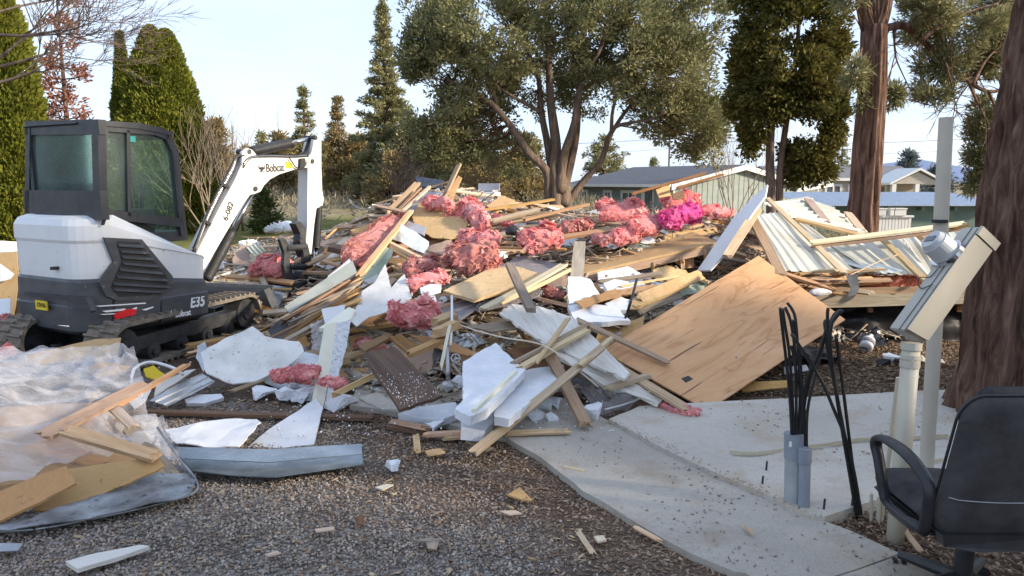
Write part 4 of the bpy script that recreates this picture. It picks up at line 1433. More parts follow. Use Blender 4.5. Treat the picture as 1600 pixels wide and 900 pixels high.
# white slatted rail and boxes by the pine
p0 = at(1390, 357, 20)
root = empty('white_railing', Matrix.Translation((p0.x, p0.y, -.5)), 'white slatted railing in front of the green shed beside the pine trunk', 'railing')
zt = at(1390, 338, 20).z + .5
for k in range(13):
    bm = bmesh.new()
    add_box(bm, (-.52 + .0867 * k, 0, zt / 2), (.07, .03, zt - .06))
    bm_obj('slat', bm, M['trim'], root)
bm = bmesh.new()
add_box(bm, (0, -.005, zt), (1.2, .12, .05))
bm_obj('rail', bm, M['trim'], root)
for k, (px, w) in enumerate(((1375, .22), (1391, .1), (1404, .3))):
    p = at(px, 337, 20)
    bm = bmesh.new()
    add_box(bm, (0, 0, .085), (w, .2, .17)); add_box(bm, (0, 0, .18), (w + .04, .24, .03))
    tag(bm_obj('white_box', bm, M['trim'], None, Matrix.Translation((p.x, p.y, zt - .5 + .025))), ['medium white box at the left end of the white railing', 'narrow white box in the middle of the white railing', 'wide white box at the right end of the white railing'][k], 'box')

# utility pole and wires
p = at(1044, 300, 110)
root = empty('utility_pole', Matrix.Translation((p.x, p.y, -1)), 'thin utility pole with wires above the grey house roof', 'pole')
tube_obj('pole', [([Vector((0, 0, 0)), Vector((0, 0, 9.6))], .13)], M['twig'], root, 6)
bm = bmesh.new(); add_box(bm, (0, 0, 9.0), (2.2, .12, .14)); bm_obj('crossarm', bm, M['twig'], root)
for k, dz in enumerate((9.1, 9.1, 7.6)):
    a, b = Vector((-1 + 2 * k if k < 2 else 0, 0, dz)), Vector((42, -8, dz - .3))
    c = [a.lerp(b, t / 10) - Vector((0, 0, 3.2 * (t / 10) * (1 - t / 10))) for t in range(11)]
    tube_obj('wire', [(c, .022)], M['hose'], root, 4)
    c = [Vector((a.x, 0, dz)).lerp(Vector((-42, 4, dz)), t / 10) - Vector((0, 0, 3.2 * (t / 10) * (1 - t / 10))) for t in range(11)]
    tube_obj('wire', [(c, .022)], M['hose'], root, 4)


# ------------------------------------------------------------------ excavator
EXC, EXA = Vector((-4.0, 7.7, 0)), math.radians(60)
EF, EL = Vector((math.cos(EXA), math.sin(EXA), 0)), Vector((-math.sin(EXA), math.cos(EXA), 0))
EM = Matrix((EF, EL, Vector((0, 0, 1)))).transposed().to_4x4()
EM.translation = EXC
EMI = EM.inverted()
exc = empty('excavator', EM, 'white and charcoal compact excavator with closed cab working at the rubble heap', 'excavator')


def ex(px, py, axis, val):
    """Sight line against the plane local[axis] = val of the machine; local point."""
    o, d = EMI @ EYE, EMI.to_3x3() @ ray(px, py)
    return o + d * ((val - o[axis]) / d[axis])


def side_plate(name, px, y, th, mat, parent=exc, axis=1, back=True):
    """Flat plate of real thickness lying in the plane local[axis]=y, outer face there, going th inward."""
    pts = [ex(a, b, axis, y) for a, b in px]
    off = Vector((0, 0, 0))
    off[axis] = th
    bm = bmesh.new()
    add_prism(bm, pts, off)
    return bm_obj(name, bm, mat, parent)


def loft_rings(rings):
    bm = bmesh.new()
    vs = [[bm.verts.new(p) for p in r] for r in rings]
    n = len(vs[0])
    for a, b in zip(vs, vs[1:]):
        for k in range(n):
            bm.faces.new((a[k], a[(k + 1) % n], b[(k + 1) % n], b[k]))
    bm.faces.new(vs[0][::-1])
    bm.faces.new(vs[-1])
    return bm


def body_ring(z, x0=-.86, x1=.42, yr=-.72, yl=.60, rad=.26, ins=0.0, rf=.05, ztop=None):
    x0 += ins; x1 -= ins * .3; yr += ins; yl -= ins
    pts = []
    for cx, cy, a0, r in ((x0 + rad, yr + rad, 180, rad), (x1 - rf, yr + rf, 270, rf), (x1 - rf, yl - rf, 0, rf), (x0 + rad, yl - rad, 90, rad)):
        for k in range(7):
            a = math.radians(a0 + 90 * k / 6)
            pts.append(Vector((cx + r * math.cos(a), cy + r * math.sin(a), z)))
    for i, p in enumerate(pts):
        p.x -= .05 * (1 - ((p.y - (yl + yr) / 2) / ((yl - yr) / 2)) ** 2) * (1 if p.x < -.4 else 0)
        if ztop:
            p.z = min(p.z, ztop(p.x))
    return pts


def cw_top(x):
    return .885 - .125 * sstep(-.25, .42, x)


bm = loft_rings([body_ring(.34, ins=.10), body_ring(.385, ins=.015), body_ring(.40, ins=0), body_ring(.62, ins=-.012), body_ring(.635, ins=.0), body_ring(.85, ins=.008, ztop=lambda x: cw_top(x) - .035), body_ring(.885, ins=.03, ztop=cw_top)])
bmesh.ops.triangulate(bm, faces=[f for f in bm.faces if len(f.verts) > 4])
cw = bm_obj('counterweight', bm, M['charcoal'], exc)
for f in cw.data.polygons:
    f.use_smooth = False


def hood_top(x):
    return 1.45 if x < -.30 else 1.45 - .62 * (x + .30) - .22 * max(0, x - .22)


bm = loft_rings([body_ring(.72, ins=.035, ztop=hood_top), body_ring(.93, ins=.022, ztop=hood_top), body_ring(1.2, ins=.02, ztop=hood_top), body_ring(1.23, ins=.008, ztop=hood_top), body_ring(1.36, ins=.012, ztop=hood_top), body_ring(1.42, ins=.04, ztop=hood_top), body_ring(1.45, ins=.10, ztop=hood_top)])
# extra cuts so that the sloping front reads smoothly
for k in range(12):
    bmesh.ops.bisect_plane(bm, geom=bm.verts[:] + bm.edges[:] + bm.faces[:], plane_co=(-.34 + .062 * k, 0, 0), plane_no=(1, 0, 0))
for v in bm.verts:
    v.co.z = min(v.co.z, hood_top(v.co.x) + (0.0 if v.co.z < 1.40 else .006))
bmesh.ops.triangulate(bm, faces=[f for f in bm.faces if len(f.verts) > 4])
bmesh.ops.remove_doubles(bm, verts=bm.verts[:], dist=.001)
bm_obj('engine_hood', bm, M['white_paint'], exc)
# panel gap between the rear door and side cover
side_plate('panel_gap', [(164, 341), (167, 341), (163, 352), (160, 352)], -.745, .03, M['black_ink'])
# side vent: frame, dark recess, slats
vent = side_plate('vent_frame', [(163, 371), (222, 374), (270, 432), (272, 452), (236, 470), (182, 470), (166, 462), (154, 441), (178, 409)], -.735, .03, M['charcoal'])
rec = side_plate('vent_recess', [(182, 377), (218, 378), (261, 432), (262, 446), (234, 462), (186, 464), (173, 449), (190, 408)], -.738, .02, M['black_ink'], vent)
for (xa, ya, xb, yb) in [(184, 383, 222, 385), (188, 392, 231, 395), (190, 401, 239, 405), (191, 411, 246, 416), (187, 421, 253, 427), (182, 432, 260, 438), (176, 443, 261, 448), (177, 452, 252, 456)]:
    a, b = ex(xa, ya, 1, -.738), ex(xb, yb, 1, -.738)
    bm = bmesh.new()
    d = (b - a)
    L = d.length
    z = Vector((0, 0, 1)); x = d.normalized(); yv = z.cross(x)
    for t, s in ((0, 1),):
        add_prism(bm, [a + z * .014, a - yv * .022 * 0 + Vector((0, -.024, -.004)), a + Vector((0, -.024, -.014)), a - z * .022], d)
    bm_obj('slat', bm, M['charcoal'], vent)
# dark seams below the vent and a dark strip drawn as the counterweight crease
side_plate('seam', [(176, 508), (178, 470), (180, 470), (178, 508)], -.735, .02, M['black_ink'], cw)
side_plate('seam', [(251, 505), (252, 470), (253.5, 470), (252.5, 505)], -.735, .02, M['black_ink'], cw)
for q in ([(38, 457), (134, 466), (143, 486), (140, 489), (130, 470), (38, 461)],):
    side_plate('rear_crease', q, -.928, .05, M['cab_dark'], cw, axis=0)
side_plate('hood_lock', [(78, 417), (84, 417), (84, 422), (78, 422)], -.92, .05, M['black_ink'], exc, axis=0)
bm = bmesh.new()
c = ex(80, 477, 0, -.935)
add_box(bm, c, (.012, .19, .085))
sg = bm_obj('plate', bm, M['sign_yellow'], exc)
sg.location = ex(65, 477, 0, -.935) - c
refl = side_plate('reflector', [(178, 491), (198, 483), (214, 483), (212, 491), (202, 494), (180, 499)], -.742, .03, M['red_lens'])
# long scratches by the reflector
for (xa, ya, xb, yb, w) in [(150, 478, 228, 474, 1.3), (160, 486, 196, 484, 2), (170, 503, 206, 501, 1.5), (200, 486, 214, 482, 2.5), (156, 491, 190, 490, 1), (90, 508, 108, 510, 1), (222, 484, 240, 480, 1.2)]:
    side_plate('scratch', [(xa, ya), (xb, yb - w), (xb, yb + w * .5), (xa + 6, ya + w)], -.7355 if xa > 140 else -.74, .01, M['white_ink'], cw)


def text_part(txt, m, size, mat, parent, shear=0.0, bold=.0, ex_=.003, name='lettering'):
    cu = bpy.data.curves.new('t', 'FONT')
    cu.body = txt
    cu.size = size
    cu.shear = shear
    cu.offset = bold
    cu.extrude = ex_
    cu.align_x = 'CENTER'
    cu.align_y = 'CENTER'
    to = bpy.data.objects.new('t', cu)
    COL.objects.link(to)
    dg = bpy.context.evaluated_depsgraph_get()
    me = bpy.data.meshes.new_from_object(to.evaluated_get(dg))
    bpy.data.objects.remove(to)
    me.materials.clear()
    return mesh_obj(name, me, mat, parent, m)


def side_m(px, py, y, ang=0.0, sc=(1, 1)):
    """Text frame on the machine's right side: x forward, y up, facing out."""
    p = ex(px, py, 1, y)
    ca, sa = math.cos(ang), math.sin(ang)
    m = Matrix(((ca * sc[0], -sa * sc[1], 0, p.x), (0, 0, -1, p.y), (sa * sc[0], ca * sc[1], 0, p.z), (0, 0, 0, 1)))
    return m


E_ANG = math.atan2(ex(327, 435, 1, -.73).z - ex(250, 444, 1, -.73).z, ex(327, 435, 1, -.73).x - ex(250, 444, 1, -.73).x) * .5
text_part('E35', side_m(308, 472, -.727, E_ANG, (.85, 1.15)), .135, M['white_ink'], cw, .18, .004)
text_part('Bobcat', side_m(286, 490, -.727, E_ANG, (.85, 1.1)), .075, M['white_ink'], cw, 0, .0015)


def bobcat_head(px, py, y, s, mat, parent, fn):
    """Small angular cat's head emblem: ears, brow, cheeks and chin spots."""
    shapes = [[(-.5, .5), (-.32, .18), (-.1, .25), (.12, .25), (.34, .18), (.5, .5), (.46, -.02), (.2, -.08), (.05, -.32), (-.08, -.32), (-.2, -.08), (-.46, -.02)], [(.1, -.36), (.3, -.18), (.24, -.45)], [(-.26, -.2), (-.12, -.38), (-.24, -.45)]]
    for sh in shapes:
        bm = bmesh.new()
        add_prism(bm, [fn(a * s, b * s) for a, b in sh], fn(0, 0, 1) - fn(0, 0))
        bm_obj('emblem', bm, mat, parent)


c0 = ex(263, 491, 1, -.727)
bobcat_head(263, 491, -.727, .075, M['white_ink'], cw, lambda a, b, k=0: Vector((c0.x + a, c0.y - .003 * k, c0.z + b)))
c1 = ex(65, 477, 0, -.943)
mrear = Matrix(((0, 0, -1, c1.x), (-1, 0, 0, c1.y), (0, 1, 0, c1.z), (0, 0, 0, 1)))
text_part('OVAI-', mrear, .06, M['black_ink'], sg, 0, 0, .002).location = Vector((0, 0, 0)) if False else mrear.translation - sg.location

# cab: frame as real bars with glazing, roof
cab = bpy.data.objects.new('cab', None)
COL.objects.link(cab)
cab.parent = exc
YR, XB = -.50, -.70                     # cab's right side plane, rear plane
YLc = .50


def cab_side_pts(px):
    return [ex(a, b, 1, YR) for a, b in px]


rear = [(37, 192), (152, 190), (160, 338), (36, 334)]
bm = bmesh.new()
outer = cab_side_pts([(157, 192), (240, 201), (262, 208), (273, 226), (289, 366), (216, 352), (152, 340)])
# side frame bars
zt = outer[0].z


def bar(bm, a, b, w, t):
    a, b = Vector(a), Vector(b)
    d = (b - a).normalized()
    s = d.cross(Vector((0, 1, 0))).normalized()
    add_prism(bm, [a + s * w / 2, a - s * w / 2, b - s * w / 2, b + s * w / 2], Vector((0, t, 0)))


P = lambda a, b: ex(a, b, 1, YR)
side_loop = [((161, 196), (157, 338)), ((157, 198), (244, 205)), ((244, 205), (264, 214)), ((264, 214), (274, 236)), ((274, 236), (288, 368)), ((155, 334), (216, 340)), ((216, 340), (284, 348)), ((201, 203), (203, 338))]
for i, (a, b) in enumerate(side_loop):
    bm = bmesh.new()
    w = .10 if i in (0,) else .075 if i < 5 else (.09 if i < 7 else .035)
    bar(bm, P(*a), P(*b), w, .07)
    bm_obj('window_divider' if i == 7 else 'cab_bar', bm, M['cab_dark'], cab, Matrix.Translation((0, .003 * (i % 2), 0)))
XBk = XB
R = lambda a, b: ex(a, b, 0, XBk)
ry = [R(40, 193), R(150, 192)]
c_tl, c_tr, c_bl, c_br = R(38, 196), R(153, 194), R(37, 334), R(158, 338)
bars_r = [((43, 197), (42, 334), .075), ((147, 196), (151, 338), .10), ((38, 200), (153, 198), .13), ((37, 318), (158, 321), .26)]
for i, (a, b, w) in enumerate(bars_r):
    A, B = R(*a), R(*b)
    d = (B - A).normalized()
    s = d.cross(Vector((1, 0, 0))).normalized()
    bm = bmesh.new()
    add_prism(bm, [A + s * w / 2, A - s * w / 2, B - s * w / 2, B + s * w / 2], Vector((.07, 0, 0)))
    bm_obj('cab_bar', bm, M['cab_dark'], cab, Matrix.Translation((.003 * (i % 3), 0, 0)))
yl = c_tl.y
yr_ = YR
# far side (left) bars and front posts
xf0, xf1 = P(262, 208).x, P(288, 366).x
zb = P(155, 336).z
ztop = P(157, 196).z
for i, (a, b, w) in enumerate([((XB + .05, yl, 1.2), (XB + .05, yl, ztop), .08), ((XB, yl, ztop - .03), (xf0, yl, ztop - .03), .08), ((xf0, yl, ztop - .04), (xf1, yl, 1.25), .07), ((-.15, yl, ztop), (-.12, yl, 1.2), .06), ((XB, yl, 1.3), (xf1, yl, 1.25), .22)]):
    bm = bmesh.new()
    bar(bm, a, b, w, -.06)
    bm_obj('cab_bar', bm, M['cab_dark'], cab, Matrix.Translation((0, .003 * (i % 2), 0)))
bm = bmesh.new()
add_box(bm, (xf0 + .02, (yl + YR) / 2, ztop - .05), (.07, yl - YR, .08)); bm_obj('cab_bar', bm, M['cab_dark'], cab)
bm = bmesh.new()
prof = [Vector((XB - .02, YR - .01, ztop + .0)), Vector((XB + .04, YR - .01, ztop + .045)), Vector((-.1, YR - .01, ztop + .05)), Vector((xf0 - .02, YR - .01, ztop + .015)), Vector((xf0 + .06, YR - .01, ztop - .055)), Vector((xf0 + .02, YR - .01, ztop - .06)), Vector((-.1, YR - .01, ztop - .008)), Vector((XB, YR - .01, ztop - .01))]
add_prism(bm, prof, Vector((0, yl - YR + .02, 0)))
bmesh.ops.bevel(bm, geom=[e for e in bm.edges], offset=.012, segments=2, affect='EDGES')
bm_obj('cab_roof', bm, M['cab_dark'], cab)


def pane(pts, off):
    bm = bmesh.new()
    add_prism(bm, pts, off)
    return bm_obj('window_pane', bm, M['glass'], cab)


pane([P(a, b) + Vector((0, .03, 0)) for a, b in [(158, 199), (201, 205), (203, 336), (157, 334)]], Vector((0, .006, 0)))
pane([P(a, b) + Vector((0, .03, 0)) for a, b in [(201, 205), (244, 206), (264, 216), (274, 236), (285, 345), (203, 336)]], Vector((0, .006, 0)))
pane([P(a, b) + Vector((0, .035, 0)) for a, b in [(216, 342), (286, 350), (288, 366), (250, 360)]], Vector((0, .006, 0)))
pane([R(a, b) + Vector((.03, 0, 0)) for a, b in [(43, 205), (148, 203), (151, 312), (42, 308)]], Vector((.006, 0, 0)))
pane([Vector((XB, yl - .03, 1.35)), Vector((xf1, yl - .03, 1.35)), Vector((xf0, yl - .03, ztop - .05)), Vector((XB, yl - .03, ztop - .05))], Vector((0, -.006, 0)))
pane([Vector((xf0 + .02, YR, ztop - .06)), Vector((xf0 + .02, yl, ztop - .06)), Vector((xf1, yl, 1.25)), Vector((xf1, YR, 1.25))], Vector((.006, 0, 0)))
# inside: seat, headrest, control column, lever
bm = bmesh.new()
add_box(bm, (-.42, .0, 1.55), (.12, .46, .62)); add_box(bm, (-.2, .0, 1.28), (.46, .46, .16)); add_box(bm, (-.42, .0, 1.93), (.10, .26, .18))
bmesh.ops.bevel(bm, geom=bm.edges[:], offset=.035, segments=2, affect='EDGES')
bm_obj('seat', bm, M['cab_dark'], cab)
bm = bmesh.new()
add_box(bm, (-.1, -.33, 1.34), (.34, .13, .3)); add_tube(bm, [(-.02, -.33, 1.4), (0, -.33, 1.62), (.02, -.31, 1.72)], .022, 8)
bm_obj('control_console', bm, M['cab_dark'], cab)
bm = bmesh.new()
add_tube(bm, curve_pts([(-.56, -.16, 1.4), (-.56, -.17, 1.75), (-.56, -.10, 1.98), (-.50, 0, 2.0)], 5), .016, 6)
bm_obj('grab_handle', bm, M['cab_dark'], cab)
bm = bmesh.new()
add_box(bm, (-.14, -.01, 1.2), (1.06, .92, .10)); bm_obj('cab_floor', bm, M['cab_dark'], cab)
q = P(209, 217) + Vector((0, .026, 0))
bm = bmesh.new(); add_box(bm, q, (.07, .004, .055)); bm_obj('sticker', bm, m_plain('teal_sticker', (.02, .30, .26), (.03, .34, .3), .5, 5, bmp=0, dv=0), cab)

# swivel and tracks
bm = bmesh.new()
add_tube(bm, [(-.1, -.05, .26), (-.1, -.05, .36)], .42, 28)
bm_obj('swivel', bm, M['dark_metal'], exc)
bm = bmesh.new()
add_box(bm, (-.02, -.05, .22), (1.0, .9, .16)); bm_obj('undercarriage', bm, M['dark_metal'], exc)


def track(yc):
    L0, L1, rr, w = -.82, 1.05, .225, .32
    loop = []
    ns = 96
    per = 2 * (L1 - L0) + 2 * math.pi * rr

    def pos(s):
        s %= per
        a = L1 - L0
        if s < a:
            return Vector((L0 + s, 0, 2 * rr)), Vector((0, 0, 1))
        s -= a
        if s < math.pi * rr:
            t = math.pi / 2 - s / rr
            return Vector((L1 + rr * math.cos(t), 0, rr + rr * math.sin(t))), Vector((math.cos(t), 0, math.sin(t)))
        s -= math.pi * rr
        if s < a:
            return Vector((L1 - s, 0, 0)), Vector((0, 0, -1))
        s -= a
        t = -math.pi / 2 - s / rr
        return Vector((L0 + rr * math.cos(t), 0, rr + rr * math.sin(t))), Vector((math.cos(t), 0, math.sin(t)))
    bm = bmesh.new()
    o, i_ = [], []
    for k in range(ns):
        p, n = pos(per * k / ns)
        o.append([bm.verts.new(p + Vector((0, yc + s * w / 2, .02))) for s in (-1, 1)])
        i_.append([bm.verts.new(p - n * .035 + Vector((0, yc + s * w / 2, .02))) for s in (-1, 1)])
    for k in range(ns):
        j = (k + 1) % ns
        bm.faces.new((o[k][0], o[k][1], o[j][1], o[j][0])); bm.faces.new((i_[k][1], i_[k][0], i_[j][0], i_[j][1]))
        bm.faces.new((o[k][1], i_[k][1], i_[j][1], o[j][1])); bm.faces.new((i_[k][0], o[k][0], o[j][0], i_[j][0]))
    tr = bm_obj('track', bm, M['rubber'], exc)
    nl = 58
    for k in range(nl):
        for h in (0, 1):
            p, n = pos(per * (k + .5 * h) / nl)
            x = Vector((n.z, 0, -n.x))
            m = Matrix((x, Vector((0, 1, 0)), n)).transposed().to_4x4()
            m.translation = p + Vector((0, yc + (h - .5) * w * .48, .02)) + n * .011
            if k == 0 and h == 0 and 'lug' not in bpy.data.meshes:
                b2 = bmesh.new()
                add_prism(b2, [Vector((-.017, -.085, -.012)), Vector((.017, -.085, -.012)), Vector((.010, -.085, .014)), Vector((-.010, -.085, .014))], Vector((.012, .17, 0)))
                me = bpy.data.meshes.new('lug')
                bmesh.ops.recalc_face_normals(b2, faces=b2.faces[:])
                b2.to_mesh(me); b2.free()
                me.materials.append(M['rubber'])
            ob = bpy.data.objects.new('lug', bpy.data.meshes['lug'])
            COL.objects.link(ob); ob.parent = tr; ob.matrix_basis = m
    for xx, r_ in ((L0, .17), (L1, .17), (-.45, .085), (-.05, .085), (.35, .085), (.72, .085)):
        zc = rr + .02 if r_ > .1 else .125
        bm = bmesh.new()
        add_tube(bm, [(xx, yc - .10, zc), (xx, yc + .10, zc)], r_, 18)
        add_tube(bm, [(xx, yc - .125, zc), (xx, yc - .10, zc)], r_ * .45, 10)
        bm_obj('roller', bm, M['dark_metal'], exc)
    bm = bmesh.new()
    add_box(bm, ((L0 + L1) / 2, yc, .235), (L1 - L0 - .3, .16, .13))
    bm_obj('track_frame', bm, M['dark_metal'], exc)


_before = set(bpy.data.objects)
track(-.56)
track(.46)
# dozer blade at the front
bm = bmesh.new()
prof = [Vector((1.34 + .09 * math.cos(t) - .05, -.78, .30 + .24 * math.sin(t))) for t in np.linspace(2.2, -2.2, 9) + math.pi]
prof = [Vector((1.45 - .07 * math.cos(t), -.78, .29 + .25 * math.sin(t))) for t in np.linspace(-1.2, 1.2, 9)]
add_prism(bm, prof + [p + Vector((.03, 0, 0)) for p in prof[::-1]], Vector((0, 1.46, 0)))
add_box(bm, (1.15, -.3, .25), (.5, .08, .12)); add_box(bm, (1.15, .2, .25), (.5, .08, .12))
bm_obj('blade', bm, M['charcoal'], exc)
for o in set(bpy.data.objects) - _before:              # the undercarriage is turned against the body
    if o.parent == exc:
        o.matrix_basis = Matrix.Rotation(math.radians(15), 4, 'Z') @ o.matrix_basis

# boom, arm and their plates stand in a vertical plane through the boom foot
BA = math.radians(62)
BF = Vector((math.cos(BA), math.sin(BA), 0))
BN = Vector((math.sin(BA), -math.cos(BA), 0))           # towards the viewer's side
FOOT = EXC + EF * .52 + EL * -.12
FOOT.z = 0


def bp(px, py, side):
    """Sight line on the boom plane moved `side` metres to the viewer's side, in machine coordinates."""
    o = FOOT + BN * side
    d = ray(px, py)
    t = (o - EYE).dot(BN) / d.dot(BN)
    return EMI @ (EYE + d * t)


BNl = EMI.to_3x3() @ BN


def boom_plate(name, px, side, th, mat, parent=exc, bev=.0):
    bm = bmesh.new()
    add_prism(bm, [bp(a, b, side) for a, b in px], -BNl * th)
    if bev:
        bmesh.ops.bevel(bm, geom=bm.edges[:], offset=bev, segments=2, affect='EDGES')
    bmesh.ops.triangulate(bm, faces=[f for f in bm.faces if len(f.verts) > 4])
    return bm_obj(name, bm, mat, parent)


boom = boom_plate('boom', [(306, 398), (340, 330), (366, 283), (378, 258), (380, 247), (404, 245), (481, 246), (484, 254), (478, 261), (456, 266), (437, 272), (422, 279), (412, 289), (408, 299), (398, 303), (390, 304), (381, 318), (360, 352), (322, 418), (300, 440)], .085, .17, M['boom_paint'], bev=.006)
boom_plate('cylinder_bracket', [(378, 262), (378, 238), (386, 231), (394, 234), (404, 246), (402, 252)], .092, .035, M['boom_paint'], boom)
boom_plate('cylinder_bracket', [(378, 262), (378, 238), (386, 231), (394, 234), (404, 246), (402, 252)], -.06, .035, M['boom_paint'], boom)
for px, py, s in ((390, 237, .10), (400, 295, .10), (476, 256, .10), (489, 252, .10), (494, 215, .10)):
    c = bp(px, py, s)
    bm = bmesh.new()
    add_tube(bm, [c, c - BNl * .2], .030, 14)
    bm_obj('pin', bm, M['dark_metal'], exc)
arm = boom_plate('arm', [(492, 212), (500, 212), (502.5, 216), (502, 262), (503, 298), (506.5, 312), (504, 322), (494, 325), (491, 350), (487, 398), (477, 398), (480, 350), (481.5, 262), (474, 262), (472, 252), (482, 246), (487, 240), (490, 224)], .085, .17, M['boom_paint'], bev=.006)
boom_plate('arm_guard', [(486, 218), (491, 212), (490, 226), (486, 240), (480, 246), (470, 246), (480, 236)], .03, .06, M['black_ink'], arm)


def cyl(a, b, r1, r2, split, side, name, cap=True, mats=('hose', 'chrome')):
    A, B = bp(*a, side), bp(*b, side)
    mid = A.lerp(B, split)
    bm = bmesh.new()
    add_tube(bm, [A, A.lerp(mid, .03), A.lerp(mid, .97), mid], [r1 * .8, r1, r1, r1 * 1.12], 16)
    c = bm_obj(name, bm, M[mats[0]], exc, smooth=False)
    bm = bmesh.new()
    add_tube(bm, [mid, B], r2, 12)
    bm_obj('rod', bm, M[mats[1]], c, smooth=True)
    return c


cyl((392, 237), (490, 215.5), .062, .026, .60, .0, 'arm_cylinder')
bm = bmesh.new()
cyl((323, 437), (397, 297), .060, .030, .52, -.01, 'boom_cylinder', mats=('black_ink', 'chrome'))
cyl((498, 320), (491, 436), .050, .026, .58, .04, 'bucket_cylinder')
# hydraulic hoses along the back of the boom
for k in range(6):
    o = -.07 + .03 * k
    pts = [bp(306 - 3 * (k % 3), 388 + 2 * k, o), bp(324 - 2 * (k % 3), 345, o), bp(345 - 3 * (k % 3), 303, o), bp(364 - 3 * (k % 3), 268, o), bp(374 - k, 246, o), bp(381, 238 + k, o)]
    tube_obj('hose', [(curve_pts(pts, 6), .016)], M['hose' if k not in (2, 4) else 'chrome'], boom, 8)
for k in range(3):
    pts = [bp(380, 262 - 3 * k, .10), bp(392, 247 - k, .10), bp(420, 244.5 - k, .10), bp(460, 245 - k, .10), bp(482, 244 - 2 * k, .08)]
    tube_obj('hose', [(curve_pts(pts, 6), .009)], M['hose' if k != 1 else 'chrome'], boom, 6)
for a in ((324, 349), (352, 291)):
    A = bp(a[0] - 7, a[1] - 5, .10)
    bm = bmesh.new()
    add_prism(bm, [bp(a[0] - 8, a[1] - 4, .095), bp(a[0] + 5, a[1] + 4, .095), bp(a[0] + 7, a[1], .095), bp(a[0] - 6, a[1] - 8, .095)], -BNl * .03)
    bm_obj('hose_clamp', bm, M['black_ink'], boom)
pts = [bp(452, 247, .11), bp(457, 254, .115), bp(462, 261, .115), bp(472, 264, .11), bp(478, 254, .11)]
tube_obj('hose', [(curve_pts(pts, 6), .008)], M['hose'], boom, 6)
bm = bmesh.new()
add_prism(bm, [bp(*q, .125) for q in ((470, 248), (477, 247), (477, 261), (469, 262))], -BNl * .04)
bm_obj('light_bracket', bm, M['black_ink'], boom)
boom_plate('warning_sticker', [(445, 252), (456, 254), (457, 263), (447, 263)], .0885, .004, M['sign_yellow'], boom)


def boom_text(txt, px, py, size, ang, mat, sc=(1, 1)):
    p = bp(px, py, .0885)
    fx = EMI.to_3x3() @ BF
    ca, sa = math.cos(ang), math.sin(ang)
    up = Vector((0, 0, 1))
    X, Yv = (fx * ca + up * sa) * sc[0], (up * ca - fx * sa) * sc[1]
    m = Matrix((X, Yv, BNl)).transposed().to_4x4()
    m.translation = p
    text_part(txt, m, size, mat, boom, 0, .001)


boom_text('Bobcat', 430, 262.5, .135, math.radians(3), M['black_ink'], (.8, 1.05))
boom_text('6-082', 357, 330, .10, math.radians(62), M['black_ink'], (1.0, 1.0))
c2 = bp(409, 264, .0885)
fx2 = EMI.to_3x3() @ BF
bobcat_head(0, 0, 0, .10, M['black_ink'], boom, lambda a, b, k=0: c2 + fx2 * a + Vector((0, 0, b)) + BNl * (.003 * k))

# thumb, coupler and bucket
for s in (.17, -.03):
    boom_plate('thumb_plate', [(437, 374), (444, 372), (451, 380), (454, 392), (453, 410), (458, 430), (466, 448), (474, 462), (466, 470), (456, 460), (449, 440), (443, 415), (445, 395), (441, 384)], s, .05, M['dark_metal'], bev=.004)
for s in (.16,):
    boom_plate('thumb_plate', [(468, 376), (475, 372), (483, 388), (486, 405), (492, 425), (498, 437), (495, 448), (484, 446), (480, 425), (474, 410), (475, 395)], s, .045, M['dark_metal'], bev=.004)
for (a, b, r) in (((447, 388), (478, 385), .042), ((451, 416), (482, 417), .045), ((460, 455), (486, 440), .05)):
    bm = bmesh.new()
    add_tube(bm, [bp(*a, .15), bp(*b, .13)], r, 12)
    bm_obj('cross_tube', bm, M['dark_metal'], exc)
boom_plate('arm_link', [(462, 350), (470, 346), (478, 355), (482, 372), (484, 400), (474, 402), (468, 380), (470, 366)], .06, .12, M['dark_metal'], bev=.004)
boom_plate('coupler', [(478, 425), (492, 418), (503, 430), (502, 446), (488, 454), (472, 458), (468, 444)], .08, .2, M['dark_metal'], bev=.006)
bm = bmesh.new()
prof = [bp(a, b, .26) for a, b in [(498, 448), (486, 462), (470, 468), (455, 473), (446, 481), (440, 474), (444, 460), (452, 450), (462, 442), (478, 440)]]
add_prism(bm, prof, -BNl * .52)
bmesh.ops.triangulate(bm, faces=[f for f in bm.faces if len(f.verts) > 4])
bk = bm_obj('bucket', bm, M['dark_metal'], exc)
bm = bmesh.new()
add_prism(bm, [bp(a, b, .275) for a, b in [(440, 484), (436, 478), (444, 460), (453, 448), (457, 450), (449, 462), (444, 475)]], -BNl * .55)
bm_obj('bucket_edge', bm, M['galv'], bk)

# ------------------------------------------------------------------ meter box on conduits
base = gp(1398, 850)
YB = base.y
root = empty('meter_box', Matrix.Translation(base), 'tilted tan electric meter box with round glass meter on leaning pipes', 'meter box')


def bx(px, py, Y):
    return at(px, py, Y) - base


